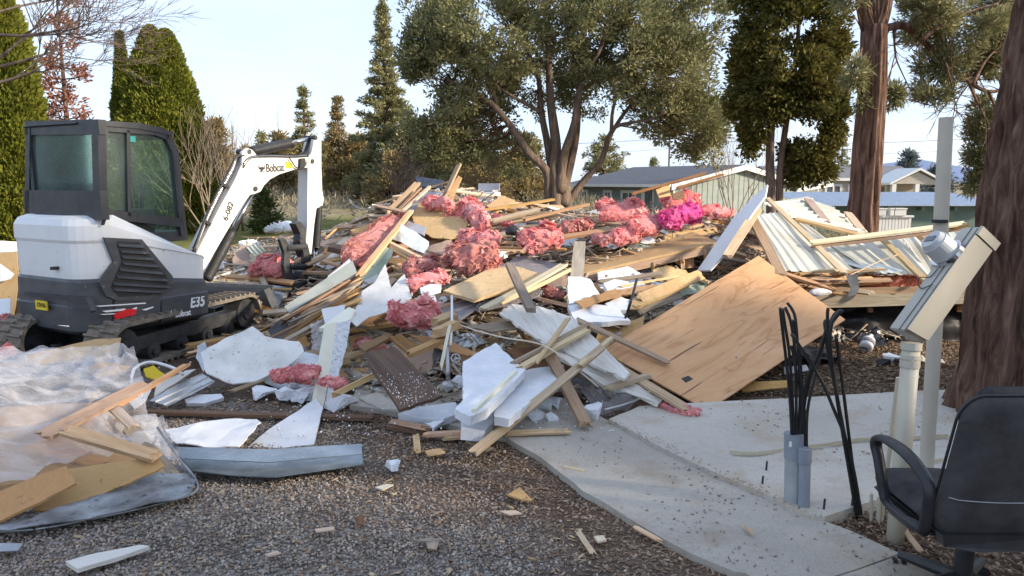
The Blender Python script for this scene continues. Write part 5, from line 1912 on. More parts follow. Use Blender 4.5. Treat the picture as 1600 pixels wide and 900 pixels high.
A1, A2 = bx(1388.5, 513, 3.52), bx(1497, 361, 3.66)
S1, S2 = bx(1413, 517, 3.40), bx(1530, 354, 3.54)
R1, R2 = bx(1446, 536, 3.56), bx(1575, 368, 3.70)
n_ax = (S2 - S1).normalized()
dA, dR = (A1 - S1), (R1 - S1)
dA -= n_ax * dA.dot(n_ax) * .0
bm = bmesh.new()
Q1 = A1 + R1 - S1
add_prism(bm, [S1, A1, Q1, R1], S2 - S1)
bmesh.ops.bevel(bm, geom=bm.edges[:], offset=.006, segments=2, affect='EDGES')
bm_obj('housing', bm, M['box_paint'], root)
nf = (S2 - S1).cross(dR).normalized()
if nf.dot(EYE - base - S1) < 0:
    nf = -nf
bm = bmesh.new()
k1, k2 = S1 + (S2 - S1) * .02 + dR * .0, S1 + (S2 - S1) * .93
add_prism(bm, [k1 + nf * .003, k2 + nf * .003, k2 + dR * .97 + nf * .003, k1 + dR * .97 + nf * .003], nf * .007)
bmesh.ops.bevel(bm, geom=bm.edges[:], offset=.003, segments=1, affect='EDGES')
bm_obj('cover', bm, M['box_paint'], root)
bm = bmesh.new()
k1, k2 = S1 + (S2 - S1) * .935, S1 + (S2 - S1) * 1.012
add_prism(bm, [k1 + nf * .004, k2 + nf * .004, k2 + dR * 1.02 + nf * .004, k1 + dR * 1.02 + nf * .004], nf * .012)
bm_obj('rain_cap', bm, M['box_paint'], root)
na = (S2 - S1).cross(dA).normalized()
if na.dot(EYE - base - S1) < 0:
    na = -na
bm = bmesh.new()
add_prism(bm, [S1 + dA * t + na * .002 + n_ax * o for t, o in ((.30, .0), (.32, .0), (.32, .63), (.30, .63))], na * .003)
bm_obj('cover_seam', bm, M['dark_metal'], root)
mc = A1 + (S2 - S1) * .72 + dA * -.45
mdir = na
for nm, d0, d1, r0, r1, mt in (('socket_ring', .0, .022, .082, .080, 'chrome'), ('meter_body', .022, .10, .066, .064, 'meter_shell'), ('meter_cover', .10, .125, .060, .050, 'meter_shell')):
    bm = bmesh.new()
    add_tube(bm, [mc + mdir * d0, mc + mdir * d1], [r0, r1], 28)
    bm_obj(nm, bm, M[mt], root)
bm = bmesh.new()
mm = frame(mc + mdir * .127, n_ax, mdir)
add_box(bm, (0, 0, 0), (.03, .06, .004), None)
bm_obj('display', bm, M['window_glass'], root, mm)
bm = bmesh.new()
w0 = mc - n_ax * .09 + na * .006
add_tube(bm, curve_pts([w0, w0 - n_ax * .05 + dA * .12, w0 - n_ax * .07 + dA * .5 + na * .015, w0 - n_ax * .12 + dA * .2, w0 - n_ax * .10 - dA * .5 + na * .01], 5), .0025, 5)
bm_obj('seal_wire', bm, M['hose'], root)
# pipes
p_lo, p_hi = Vector((0, 0, -.05)), bx(1424, 540, 3.50)
bm = bmesh.new()
add_tube(bm, [p_lo, p_lo.lerp(p_hi, .5), p_hi], .041, 20)
pc = bm_obj('conduit', bm, M['tan_pvc'], root, smooth=True)
d = (p_hi - p_lo).normalized()
bm = bmesh.new()
for k, (o, r, L_) in enumerate(((.0, .047, .035), (-.045, .0455, .02), (-.085, .045, .035))):
    add_tube(bm, [p_hi + d * (o - .02), p_hi + d * (o - .02 + L_)], r, 20)
bm_obj('fitting', bm, M['tan_pvc'], pc)
b2 = gp(1446, 752)
t_lo, t_mid, t_hi = b2 - base, at(1466, 430, 4.15) - base, at(1478.5, 183, 4.12) - base
bm = bmesh.new()
add_tube(bm, [t_lo, t_mid, t_hi], [.0385, .0395, .036], 20)
pc = bm_obj('conduit', bm, M['tan_pvc'], root)
bm = bmesh.new()
q = t_lo.lerp(t_hi, .715)
dd = (t_hi - t_lo).normalized()
add_tube(bm, [at(1468.3, 348, 4.12) - base, at(1468.6, 343, 4.12) - base], .0405, 20)
bm_obj('tape_band', bm, M['black_ink'], pc)
bm = bmesh.new()
add_tube(bm, [gp(1376, 815) - base, at(1404, 590, 3.62) - base], .012, 10)
bm_obj('thin_pipe', bm, M['tan_pvc'], root)
for px, py0, py1, r in ((1361, 816, 771, .009), (1372, 818, 776, .010)):
    bm = bmesh.new()
    g0 = gp(px, py0)
    add_tube(bm, [g0 - base, at(px + 1, py1, g0.y) - base], r, 8)
    bm_obj('stub_pipe', bm, M['tan_pvc'], root)

# ------------------------------------------------------------------ grey conduits with cable ends
cz = .055
c0 = gp(1239, 782, cz)
root = empty('cable_riser', Matrix.Translation(c0), 'pair of grey plastic conduits rising from the slab with black cable ends', 'conduit')
top = at(1240.5, 683, c0.y) - c0
bm = bmesh.new()
add_tube(bm, [(0, 0, -.02), top * .75], .0455, 24)
bm_obj('conduit', bm, M['grey_pipe_dirty'], root, smooth=False)
bm = bmesh.new()
for a, b, r, cp in ((top * .68, top * 1.06, .050, 0),):
    add_tube(bm, [a, a.lerp(b, .9), b, b - Vector((0, 0, .06))], [r, r, r, r * .86], 24, cap=False)
bm_obj('coupling', bm, M['grey_pvc'], root)
bm = bmesh.new()
add_box(bm, (0, 0, 0), (.022, .003, .03)); bm_obj('label', bm, M['white_ink'], root, Matrix.Translation(top * .93 + Vector((-.03, -.041, 0))))
c1_ = gp(1256, 790, cz) - c0
t1 = at(1258, 703, (c1_ + c0).y) - c0
bm = bmesh.new()
add_tube(bm, [c1_, t1], .030, 20)
bm_obj('conduit', bm, M['grey_pvc'], root)
bm = bmesh.new()
add_tube(bm, [t1 - Vector((0, 0, .07)), t1, t1 + Vector((0, 0, .008)), t1 - Vector((0, 0, .03))], [.035, .035, .035, .028], 20, cap=False)
bm_obj('coupling', bm, M['grey_pvc'], root)


def cable(root, base, pxs, Y0, Y1, r=.0085):
    pts = [at(px, py, Y0 + (Y1 - Y0) * i / (len(pxs) - 1)) - base for i, (px, py) in enumerate(pxs)]
    tube_obj('cable', [(curve_pts(pts, 6), r)], M['cable'], root, 8)


Yc = c0.y
for k, s in enumerate([
    [(1238, 700), (1234, 620), (1228, 560), (1222, 510), (1219, 481)],
    [(1241, 700), (1238, 620), (1233, 550), (1226, 505), (1223, 482)],
    [(1244, 700), (1244, 620), (1242, 550), (1236, 505), (1227, 480)],
    [(1247, 700), (1250, 610), (1247, 550), (1243, 500), (1238, 484), (1230, 473)],
    [(1249, 700), (1253, 630), (1250, 560), (1243, 520), (1240, 500)],
    [(1252, 700), (1258, 625), (1272, 570), (1286, 535), (1300, 505), (1317, 484)],
    [(1256, 712), (1258, 650), (1246, 590), (1240, 555), (1236, 540)],
    [(1260, 712), (1262, 640), (1276, 580), (1288, 530), (1301, 495), (1311, 486)],
    [(1258, 712), (1255, 640), (1262, 590), (1280, 550), (1292, 510)]]):
    cable(root, c0, s, Yc, Yc + .04 * ((k % 4) - 1.5), .0082)
g1 = gp(1342, 808)
root = empty('cable_bundle', Matrix.Translation(g1), 'loose bundle of black cables standing in the bark beside the slab', 'cables')
for k, s in enumerate([
    [(1347, 812), (1335, 740), (1321, 685), (1303, 640), (1285, 598), (1262, 560), (1237, 522)],
    [(1345, 812), (1334, 740), (1322, 645), (1314, 580), (1306, 523)],
    [(1342, 812), (1331, 750), (1317, 670), (1305, 605), (1294, 550), (1290, 518)],
    [(1339, 812), (1329, 750), (1312, 650), (1303, 590), (1297, 540), (1300, 505), (1313, 484)],
    [(1344, 812), (1330, 730), (1312, 640), (1300, 570), (1294, 525), (1293, 492), (1294, 481)],
    [(1341, 812), (1325, 720), (1308, 620), (1298, 560), (1289, 510), (1290, 500)]]):
    cable(root, g1, s, g1.y, g1.y + .05 * ((k % 3) - 1), .0088)
for k, (px, py) in enumerate(((1191, 757), (1287, 797), (1331, 791), (1377, 615), (1197, 736))):
    p = gp(px, py, .05)
    bm = bmesh.new()
    add_tube(bm, [p - p, Vector((0.003, 0, .05 + .012 * (k % 3)))], .006, 6)
    tag(bm_obj('anchor_bolt', bm, M['dark_metal'], None, Matrix.Translation(p)), ['rusty anchor bolt on the slab edge near the walk joint', 'anchor bolt at the slab corner by the grey conduits', 'anchor bolt between the conduits and the cable bundle', 'anchor bolt on the far slab edge', 'anchor bolt on the slab away from its corner'][k], 'bolt', 'anchor bolts in the slab')
# torn pale strip lying across the slab
for k, (s, w, lab) in enumerate((([(1140, 710), (1180, 711), (1225, 705)], .03, 'torn cream strip on the slab ending before the conduits'), ([(1262, 702), (1300, 697), (1340, 690), (1400, 688), (1482, 684)], .035, 'long cream strip across the slab behind the conduits'), ([(1438, 727), (1460, 723), (1480, 721)], .02, 'short cream strip on the slab beside the chair'))):
    pts = curve_pts([gp(px, py, .06) for px, py in s], 6)
    o = pts[0].copy()
    bm = bmesh.new()
    prev = None
    for i, p in enumerate(pts):
        z = .008 + .012 * noise.noise(p * 3)
        ww = w * (.7 + .5 * noise.noise(p * 7))
        row = [bm.verts.new(p - o + Vector((0, -ww / 2, z))), bm.verts.new(p - o + Vector((0, ww / 2, z + .012)))]
        if prev:
            bm.faces.new((prev[0], row[0], row[1], prev[1]))
        prev = row
    bmesh.ops.solidify(bm, geom=bm.faces[:], thickness=.004)
    tag(bm_obj('vinyl_strip', bm, M['cream_wood'], None, Matrix.Translation(o)), lab, 'strip', 'cream strips on the slab')

# ------------------------------------------------------------------ office chair
cc = Vector((1.90, 2.92, -.02))
root = empty('office_chair', Matrix.Translation(cc), 'worn black office chair with padded back standing in bark at the corner', 'chair')


def cushion(name, outline, th, mat, m, puff=.035, n=3):
    """Padded cushion: outline in local xy, thickness along z, swollen in the middle."""
    bm = bmesh.new()
    f = bm.faces.new([bm.verts.new((x, y, 0)) for x, y in outline])
    bmesh.ops.triangulate(bm, faces=[f])
    bmesh.ops.subdivide_edges(bm, edges=bm.edges[:], cuts=n, use_grid_fill=True)
    bmesh.ops.subdivide_edges(bm, edges=bm.edges[:], cuts=1, use_grid_fill=True)
    edge = [(Vector((a[0], a[1], 0)), Vector((b[0], b[1], 0))) for a, b in zip(outline, outline[1:] + outline[:1])]

    def dist(p):
        best = 9
        for a, b in edge:
            t = max(0, min(1, (p - a).dot(b - a) / max(1e-9, (b - a).length_squared)))
            best = min(best, (p - a.lerp(b, t)).length)
        return best
    top = bm.faces[:]
    r = bmesh.ops.duplicate(bm, geom=bm.verts[:] + bm.edges[:] + top)
    vm = r['vert_map']
    orig = [v for v in bm.verts if v in vm and not isinstance(v, int)]
    low = [g for g in r['geom'] if isinstance(g, bmesh.types.BMVert)]
    lows = set(low)
    for v in bm.verts:
        k = min(1, dist(Vector((v.co.x, v.co.y, 0))) / .055)
        h = th / 2 * math.sqrt(max(0, 1 - (1 - k) ** 2)) + puff * (min(1, dist(Vector((v.co.x, v.co.y, 0))) / .16)) ** .8
        h += .004 * noise.noise(v.co * 9)
        v.co.z = -h if v in lows else h
    bmesh.ops.remove_doubles(bm, verts=bm.verts[:], dist=.0008)
    return bm_obj(name, bm, mat, root, m, smooth=True)


def rrect(w, h, r, n=6, taper=0.0):
    pts = []
    for cx, cy, a0 in ((w / 2 - r, h / 2 - r, 0), (-w / 2 + r, h / 2 - r, 90), (-w / 2 + r, -h / 2 + r, 180), (w / 2 - r, -h / 2 + r, 270)):
        for k in range(n + 1):
            a = math.radians(a0 + 90 * k / n)
            x, y = cx + r * math.cos(a), cy + r * math.sin(a)
            pts.append((x * (1 - taper * (y / h + .5)), y))
    return pts


# seat
cushion('seat', rrect(.50, .50, .09), .075, M['chair_fabric'], Matrix.Translation((0, .13, .435)), .018)
bm = bmesh.new()
add_box(bm, (0, .12, .383), (.47, .47, .03)); bmesh.ops.bevel(bm, geom=bm.edges[:], offset=.012, segments=2, affect='EDGES')
bm_obj('seat_shell', bm, M['chair_plastic'], root)
# backrest: padded back facing the viewer, leaning towards the camera
lean = math.radians(9)
bmx = Matrix.Translation((0, -.20, .685)) @ Matrix.Rotation(math.radians(90) + lean, 4, 'X')
back = cushion('backrest', rrect(.53, .60, .10, 6, .16), .07, M['chair_fabric'], bmx, .022, 4)
cushion('headrest_pad', rrect(.36, .13, .05), .06, M['chair_fabric'], Matrix.Translation((.03, -.20, .95)) @ Matrix.Rotation(math.radians(90) + lean, 4, 'X'), .012)
# piping round the back and a seam across it
loop = rrect(.535, .605, .10, 6, .16)
pts = [(bmx @ Vector((x, y, -.012))) for x, y in loop] + [bmx @ Vector((loop[0][0], loop[0][1], -.012))]
pts = [Vector(p) for p in pts]
tube_obj('piping', [(pts, .006)], M['chair_plastic'], root, 6)
pts = [bmx @ Vector((x, -.10 + .012 * (x / .25) ** 2 - .01, .059 - .012 * (x / .25) ** 2 - .012 * (abs(x) > .21) )) for x in np.linspace(-.235, .235, 17)]
tube_obj('seam', [(pts, .0022)], m_plain('pale_thread', (.3, .3, .31), (.4, .4, .41), .8, 9, bmp=0, dv=0), root, 5)
bm = bmesh.new()
add_prism(bm, [Vector((x, -.225 - .012 * (1 - (x / .25) ** 2), z)) for x, z in ((-.25, .43), (-.24, .385), (-.12, .365), (.12, .365), (.24, .385), (.25, .43))], Vector((0, .05, 0)))
bm_obj('back_shell', bm, M['chair_plastic'], root)
# armrests: closed loops
for s in (-1, 1):
    x = .285 * s
    lp = [(x, -.16, .42), (x, -.175, .50), (x, -.17, .60), (x, -.10, .645), (x * 1.02, .0, .675), (x * 1.03, .12, .68), (x * 1.03, .21, .665), (x * 1.02, .245, .625), (x, .225, .57), (x, .19, .50), (x * .98, .175, .44), (x * .96, .16, .40)]
    c = curve_pts([Vector(p) for p in lp], 6)
    bm = bmesh.new()
    rings = []
    for i, p in enumerate(c):
        t = i / (len(c) - 1)
        d = (c[min(i + 1, len(c) - 1)] - c[max(i - 1, 0)]).normalized()
        nn_ = Vector((1, 0, 0)).cross(d).normalized()
        wx = .024 + .010 * math.exp(-((t - .45) / .18) ** 2)
        wn = .019 - .004 * math.exp(-((t - .45) / .2) ** 2)
        rings.append([bm.verts.new(p + Vector((1, 0, 0)) * wx * math.cos(a) + nn_ * wn * math.sin(a)) for a in np.linspace(0, 2 * math.pi, 13)[:-1]])
    for a, b in zip(rings, rings[1:]):
        for k in range(12):
            bm.faces.new((a[k], a[(k + 1) % 12], b[(k + 1) % 12], b[k]))
    bm.faces.new(rings[0]); bm.faces.new(rings[-1])
    ar = bm_obj('armrest', bm, M['chair_plastic'], root, smooth=True)
    bm = bmesh.new()
    add_tube(bm, [(x, -.165, .42), (x * .97, -.02, .392), (x * .95, .10, .385), (x * .96, .17, .405)], [.024, .022, .022, .022], 10)
    bm_obj('arm_bracket', bm, M['chair_plastic'], ar, smooth=True)
bm = bmesh.new()
add_tube(bm, [(0, .02, .37), (0, .02, .27), (0, .02, .265), (0, .02, .12)], [.026, .026, .036, .036], 18)
bm_obj('gas_column', bm, M['chair_plastic'], root)
for k in range(5):
    a = math.radians(180 + 8 + 72 * k)
    e = Vector((.29 * math.cos(a), .02 + .29 * math.sin(a), .085))
    bm = bmesh.new()
    add_tube(bm, [(0, .02, .12), Vector((0, .02, .12)).lerp(e, .5), e], [.036, .027, .02], 8)
    lg = bm_obj('base_leg', bm, M['chair_plastic'], root)
    bm = bmesh.new()
    for o in (-.018, .018):
        u = Vector((math.cos(a + .8), math.sin(a + .8), 0))
        cpt = e + Vector((0, 0, -.045))
        add_tube(bm, [cpt + u * (o - .009), cpt + u * (o + .009)], .027, 14)
    bm_obj('caster', bm, M['chair_plastic'], lg)


# ------------------------------------------------------------------ the rubble heap
def build_heap():
    st = 2
    ny, nx = HEAP[::st, ::st].shape
    v, idx = [], {}
    for j in range(ny):
        for i in range(nx):
            x, y = HX0 + i * HS * st, HY0 + j * HS * st
            h = HEAP[j * st, i * st]
            if h > .03:
                z = h - .10 + .09 * noise.noise(Vector((x * 3.1, y * 3.1, 0))) + .05 * noise.noise(Vector((x * 8, y * 8, 4)))
                idx[(i, j)] = len(v)
                v.append((x, y, min(z, h - .02)))
    f = []
    for (i, j) in list(idx):
        q = [(i, j), (i + 1, j), (i + 1, j + 1), (i, j + 1)]
        if all(k in idx for k in q):
            f.append([idx[k] for k in q])
    m, nt, b = nodes('mixed_rubble')
    col = ramp(nt, ntex(nt, 7, 8, .8), [(.28, (.06, .04, .03)), (.42, (.22, .15, .10)), (.55, (.42, .32, .22)), (.72, (.56, .50, .43))])
    nt.links.new(col, b.inputs['Base Color'])
    b.inputs['Roughness'].default_value = .95
    bump(nt, b, ntex(nt, 20, 6, .8), 1.0, .05)
    o = pydata_obj('rubble', v, f, m)
    o['kind'] = 'stuff'


build_heap()
used_labels = set()
marks = []                                   # (px, py, words) of pieces that other labels can refer to


def finish(o, label, cat, group=None):
    assert label not in used_labels, label
    used_labels.add(label)
    return tag(o, label, cat, group)


def board(name, p0, p1, w, t, mat, up=None, broken=(.5, .5), bend=0.0, seed=0, parent=None):
    """A sawn board from p0 to p1 with torn ends, in its own frame (x along)."""
    rnd = random.Random(seed)
    p0, p1 = Vector(p0), Vector(p1)
    if parent is None and name in ('board', 'stick', 'lath'):
        w, t = w * .88, t * .8
    c = (p0 + p1) / 2
    if up is None:
        up = heap_n(c.x, c.y) + Vector((rnd.uniform(-.5, .5), rnd.uniform(-.5, .5), 0))
    m = frame(p0, p1 - p0, up)
    L = (p1 - p0).length
    bm = bmesh.new()
    rows = []
    ns = 5
    for i in range(ns + 1):
        x = L * i / ns
        z = bend * math.sin(math.pi * i / ns) * L
        row = []
        for k, (a, b) in enumerate(((-1, -1), (-.2, -1), (.4, -1), (1, -1), (1, 1), (.4, 1), (-.2, 1), (-1, 1))):
            xx = x
            e = 0 if i == 0 else 1 if i == ns else None
            if e is not None and broken[e] > 0:
                xx += (1 if e else -1) * broken[e] * rnd.uniform(-.02, .10) * (1 if e else 1) - (0)
            row.append(bm.verts.new((xx, a * w / 2 + rnd.uniform(-1, 1) * .02 * w, b * t / 2 + z + rnd.uniform(-1, 1) * .03 * t)))
        rows.append(row)
    n = 8
    for a, b in zip(rows, rows[1:]):
        for k in range(n):
            bm.faces.new((a[k], a[(k + 1) % n], b[(k + 1) % n], b[k]))
    bm.faces.new(rows[0][::-1])
    bm.faces.new(rows[-1])
    bmesh.ops.triangulate(bm, faces=[f for f in bm.faces if len(f.verts) > 4])
    return bm_obj(name, bm, mat, parent, m)


def plane_for(pts3):
    c = sum(pts3, Vector()) / len(pts3)
    A = np.array([(p - c)[:] for p in pts3])
    n = Vector(np.linalg.svd(A)[2][2])
    v = (EYE - c).normalized()
    if n.dot(v) < 0:
        n = -n
    if n.dot(v) < .3:
        n = (n * .7 + v * .5).normalized()
    return c, n


def panel(name, px, mat, th=.012, lift=.08, Ys=None, warp=0.0, wf=2.0, ragged=.0, ribs=None, cuts=None, seed=0, axis=None, parent=None, curl=0.0):
    """A board or sheet whose outline was read off the photograph, lying in a plane of its own with real thickness."""
    rnd = random.Random(seed or len(used_labels) * 7 + 1)
    pts3 = [at(a, b, y) for (a, b), y in zip(px, Ys)] if Ys else [on(a, b, lift) for a, b in px]
    c, n = plane_for(pts3)
    hit = []
    for a, b in px:
        d = ray(a, b)
        t = (c - EYE).dot(n) / d.dot(n)
        hit.append(EYE + d * t)
    if axis is None:
        k = max(range(len(hit)), key=lambda i: (hit[(i + 1) % len(hit)] - hit[i]).length)
        axis = hit[(k + 1) % len(hit)] - hit[k]
    else:
        axis = hit[axis[1]] - hit[axis[0]]
    o = sum(hit, Vector()) / len(hit)
    m = frame(o, axis, n)
    mi = m.inverted()
    pl = [mi @ p for p in hit]
    return bm_obj(name, sheet_bm(pl, th, warp, wf, ragged, ribs, cuts, curl, rnd), mat, parent, m)


def sheet_bm(pl, th, warp, wf, ragged, ribs, cuts, curl, rnd):
    if ragged:
        q = []
        for i, a in enumerate(pl):
            b = pl[(i + 1) % len(pl)]
            k = max(1, int((b - a).length / .06))
            for j in range(k):
                p = a.lerp(b, j / k)
                if j:
                    p += Vector((rnd.uniform(-1, 1), rnd.uniform(-1, 1), 0)) * ragged
                q.append(p)
        pl = q
    bm = bmesh.new()
    bm.faces.new([bm.verts.new((p.x, p.y, 0)) for p in pl])
    xs, ys = [p.x for p in pl], [p.y for p in pl]
    W, Hh = max(xs) - min(xs), max(ys) - min(ys)
    if warp or curl or ribs:
        nx = cuts or max(4, min(16, int(W / .08)))
        ny = cuts or max(4, min(16, int(Hh / .08)))
        if ribs:
            nx, ny = 5, min(90, int(Hh / ribs[0] * 6))
        for i in range(1, nx):
            bmesh.ops.bisect_plane(bm, geom=bm.verts[:] + bm.edges[:] + bm.faces[:], plane_co=(min(xs) + W * i / nx, 0, 0), plane_no=(1, 0, 0))
        for i in range(1, ny):
            bmesh.ops.bisect_plane(bm, geom=bm.verts[:] + bm.edges[:] + bm.faces[:], plane_co=(0, min(ys) + Hh * i / ny, 0), plane_no=(0, 1, 0))
        s = rnd.uniform(0, 90)
        for v in bm.verts:
            p = Vector((v.co.x * wf + s, v.co.y * wf, s))
            z = warp * fbm(p, 3)
            u, w_ = (v.co.x - min(xs)) / max(W, .01) * 2 - 1, (v.co.y - min(ys)) / max(Hh, .01) * 2 - 1
            z += curl * (u * u - .4) + curl * .4 * u * w_
            if ribs:
                f = ((v.co.y - min(ys)) / ribs[0]) % 1
                z += ribs[1] * max(0, min(1, (0.16 - abs(f - .5)) / .08))
            v.co.z = z
    bmesh.ops.recalc_face_normals(bm, faces=bm.faces[:])
    if sum(f.normal.z for f in bm.faces) < 0:
        bmesh.ops.reverse_faces(bm, faces=bm.faces[:])
    bmesh.ops.triangulate(bm, faces=[f for f in bm.faces if len(f.verts) > 4])
    bmesh.ops.solidify(bm, geom=bm.faces[:], thickness=th)
    return bm


def fluff(name, a, b, width, mat, lift=.1, thick=None, seed=1, boxy=.75, amp=.30, Y=None, sub=5):
    """A torn piece of insulation stretching between two points of the photograph, width in pixels."""
    if Y:
        A, B = at(*a, Y[0]), at(*b, Y[1])
    else:
        A, B = on(*a, lift), on(*b, lift)
    c = (A + B) / 2
    w = width * 1.15 / F * c.y / 2
    L = (B - A).length / 2
    n = (heap_n(c.x, c.y) + (EYE - c).normalized() * 1.0).normalized()
    th = thick / 2 if thick else min(w * .75, .11)
    if mat.name.endswith('fibreglass'):
        L, amp, boxy = L * 1.12, amp * .8, min(boxy, .65)
    m = frame(c, B - A, n)
    bm = bmesh.new()
    bmesh.ops.create_icosphere(bm, subdivisions=sub, radius=1)
    s = seed * 13.7
    k = 1.0 / max(.09, min(w, L))
    ref = min(w, L)
    flaky = mat.name.endswith('fibreglass')
    for v in bm.verts:
        d = v.co.normalized()
        t = math.copysign(abs(d.x) ** boxy, d.x)
        wid = 1 + (.55 * noise.noise(Vector((t * 1.6, s, 0))) + .35 * noise.noise(Vector((t * 4, s, 3))) if flaky else 0)
        p = Vector((t * L, math.copysign(abs(d.y) ** boxy, d.y) * w * wid, math.copysign(abs(d.z) ** boxy, d.z) * th * (1 if d.z > 0 else .5)))
        if flaky:
            p.y += w * .5 * noise.noise(Vector((t * 1.3, 7, s)))
            p.z += th * .6 * noise.noise(Vector((t * 2.2, d.y, s + 5)))
        q = p * k * .8 + Vector((s, 0, s))
        f = amp * 1.2 * noise.noise(q * .8) - amp * 1.1 * abs(noise.noise(Vector((q.x * .9, q.y * 2.2, q.z * 2)))) - amp * .75 * abs(noise.noise(Vector((q.x * 1.8, q.y * 4.5, q.z * 4.5)))) - amp * .35 * abs(noise.noise(Vector((q.x * 4, q.y * 9, q.z * 9)))) + amp * .22 * noise.noise(q * 9) + amp * .14 * noise.noise(q * 18) + (amp * .35 if flaky else 0)
        v.co = p + d * f * ref * .9
    if flaky:                                       # soft core, slightly smaller than its torn layers
        for v in bm.verts:
            v.co *= .93
    o = bm_obj(name, bm, mat, None, m, smooth=True)
    if flaky:
        n = int(min(1300, 300 + 9000 * L * w))
        d = rand_dirs(n)
        r_ = (.78 + .22 * RNG.random((n, 1)))
        P = np.sign(d) * np.abs(d) ** boxy * r_ * np.array([L, w, th])
        P[:, 2] *= np.where(P[:, 2] < 0, .5, 1)
        wv = np.array([noise.noise(Vector((p[0] / max(L, .01) * 1.6, s, 0))) for p in P])
        P[:, 1] *= 1 + .6 * wv
        P[:, 1] += w * .5 * np.array([noise.noise(Vector((p[0] / max(L, .01) * 1.3, 7, s))) for p in P])
        P[:, 2] += th * .5 * np.array([noise.noise(Vector((p[0] / max(L, .01) * 2.2, p[1] / max(w, .01), s + 5))) for p in P])
        z = unit(d * np.array([.5, .8, 1.0]) + RNG.normal(size=(n, 3)) * .28)
        x = unit(np.cross(z, RNG.normal(size=(n, 3)) * .55 + np.array([0, 1.0, 0])))
        y = np.cross(z, x)
        g = (.006 + .018 * RNG.random((n, 1)) ** 2) * min(1.3, max(.6, ref / .11))
        f_ = inst('torn_layer', FLKV, FLKF, P, x * g * (1.3 + 1.5 * RNG.random((n, 1))), y * g * (.5 + .6 * RNG.random((n, 1))), z * g * RNG.uniform(-1, 1, (n, 1)), M[{'pink_fibreglass': 'pink', 'dusty_pink_fibreglass': 'pink_dirty', 'bright_magenta_fibreglass': 'magenta'}[mat.name] + '_fibre'], o, 'stuff', True)
    return o


FLKV = [((i - 1) + .2 * math.sin(7 * i + 3 * j), (j - 1) + .3 * math.sin(5 * i + 2 * j), .5 * math.sin(2.4 * i + .8 * j) - .4 * (i - 1) ** 2 - .4 * (j - 1) ** 2) for j in range(3) for i in range(3)]
FLKF = [(j * 3 + i, j * 3 + i + 1, j * 3 + i + 4, j * 3 + i + 3) for j in range(2) for i in range(2)]


def chunk(name, c, s, mat, seed=0, parent=None):
    rnd = random.Random(seed)
    bm = bmesh.new()
    for i in range(14):
        d = Vector((rnd.uniform(-1, 1), rnd.uniform(-1, 1), rnd.uniform(-1, 1)))
        d = d / max(abs(d.x), abs(d.y), abs(d.z)) * rnd.uniform(.7, 1)
        bm.verts.new((d.x * s[0], d.y * s[1], d.z * s[2]))
    r = bmesh.ops.convex_hull(bm, input=bm.verts[:])
    bmesh.ops.delete(bm, geom=[g for g in r['geom_interior'] if isinstance(g, bmesh.types.BMVert)], context='VERTS')
    bmesh.ops.subdivide_edges(bm, edges=bm.edges[:], cuts=2, use_grid_fill=True)
    ss = max(s)
    for v in bm.verts:
        v.co += Vector((noise.noise(v.co * 4 / ss * .5 + Vector((seed, 0, 0))), noise.noise(v.co * 4 / ss * .5 + Vector((0, seed, 9))), noise.noise(v.co * 4 / ss * .5 + Vector((7, 0, seed))))) * ss * .14
    m = Matrix.Translation(c) @ Matrix.Rotation(rnd.uniform(0, 6), 4, 'Z')
    return bm_obj(name, bm, mat, parent, m)


def patch(name, corners, mat, nx=12, ny=12, th=.01, warp=0.0, wf=2.0, ribs=None, seed=0, fold=0.0, edge=.0, parent=None):
    """A sheet spanned between four corners, each (px, py, depth); ribs run along the first edge."""
    c = [at(*q) for q in corners]
    o = sum(c, Vector()) / 4
    m = frame(o, c[1] - c[0], (c[1] - c[0]).cross(c[3] - c[0]) * (1 if (c[1] - c[0]).cross(c[3] - c[0]).dot(EYE - o) > 0 else -1))
    mi = m.inverted()
    l = [mi @ p for p in c]
    Hh = ((l[3] - l[0]).length + (l[2] - l[1]).length) / 2
    if ribs:
        ny = int(Hh / ribs[0]) * 6
    rnd = random.Random(seed)
    bm = bmesh.new()
    g = []
    for j in range(ny + 1):
        row = []
        v = j / ny
        for i in range(nx + 1):
            u = i / nx
            eu, ev = u, v
            if edge:
                if j in (0, ny):
                    ev = v + edge * noise.noise(Vector((u * 6 + seed, v * 3, 1)))
                if i in (0, nx):
                    eu = u + edge * noise.noise(Vector((u * 3, v * 6 + seed, 5)))
            p = (l[0] * (1 - eu) + l[1] * eu) * (1 - ev) + (l[3] * (1 - eu) + l[2] * eu) * ev
            q = Vector((p.x * wf + seed * 3.3, p.y * wf, seed))
            z = warp * fbm(q, 3)
            if fold:
                wq = noise.noise(q * .9) * .8
                z += fold * (.5 - abs(noise.noise(Vector((q.x * .55 + wq, q.y * 1.7 + wq, 3)))) * 2.2) + fold * .40 * (.3 - abs(noise.noise(Vector((q.x * 1.2 + wq * 2, q.y * 4.2 + wq * 3, 1))))) + fold * .12 * (.3 - abs(noise.noise(Vector((q.x * 3 + wq, q.y * 9 + wq * 4, 1)))) * 2.0)
            if ribs:
                f = (v * Hh / ribs[0]) % 1
                z += ribs[1] * max(0, min(1, (0.16 - abs(f - .5)) / .07))
            p.z += z
            row.append(bm.verts.new(p))
        g.append(row)
    for a, b in zip(g, g[1:]):
        for i in range(nx):
            bm.faces.new((a[i], a[i + 1], b[i + 1], b[i]))
    bmesh.ops.recalc_face_normals(bm, faces=bm.faces[:])
    if th:
        bmesh.ops.solidify(bm, geom=bm.faces[:], thickness=th)
    return bm_obj(name, bm, mat, parent, m, smooth=not th or th < .006)


GB, GP_, GI, GF = 'loose boards of the rubble heap', 'torn panels of the rubble heap', 'pink insulation pieces in the heap', 'broken white foam pieces'

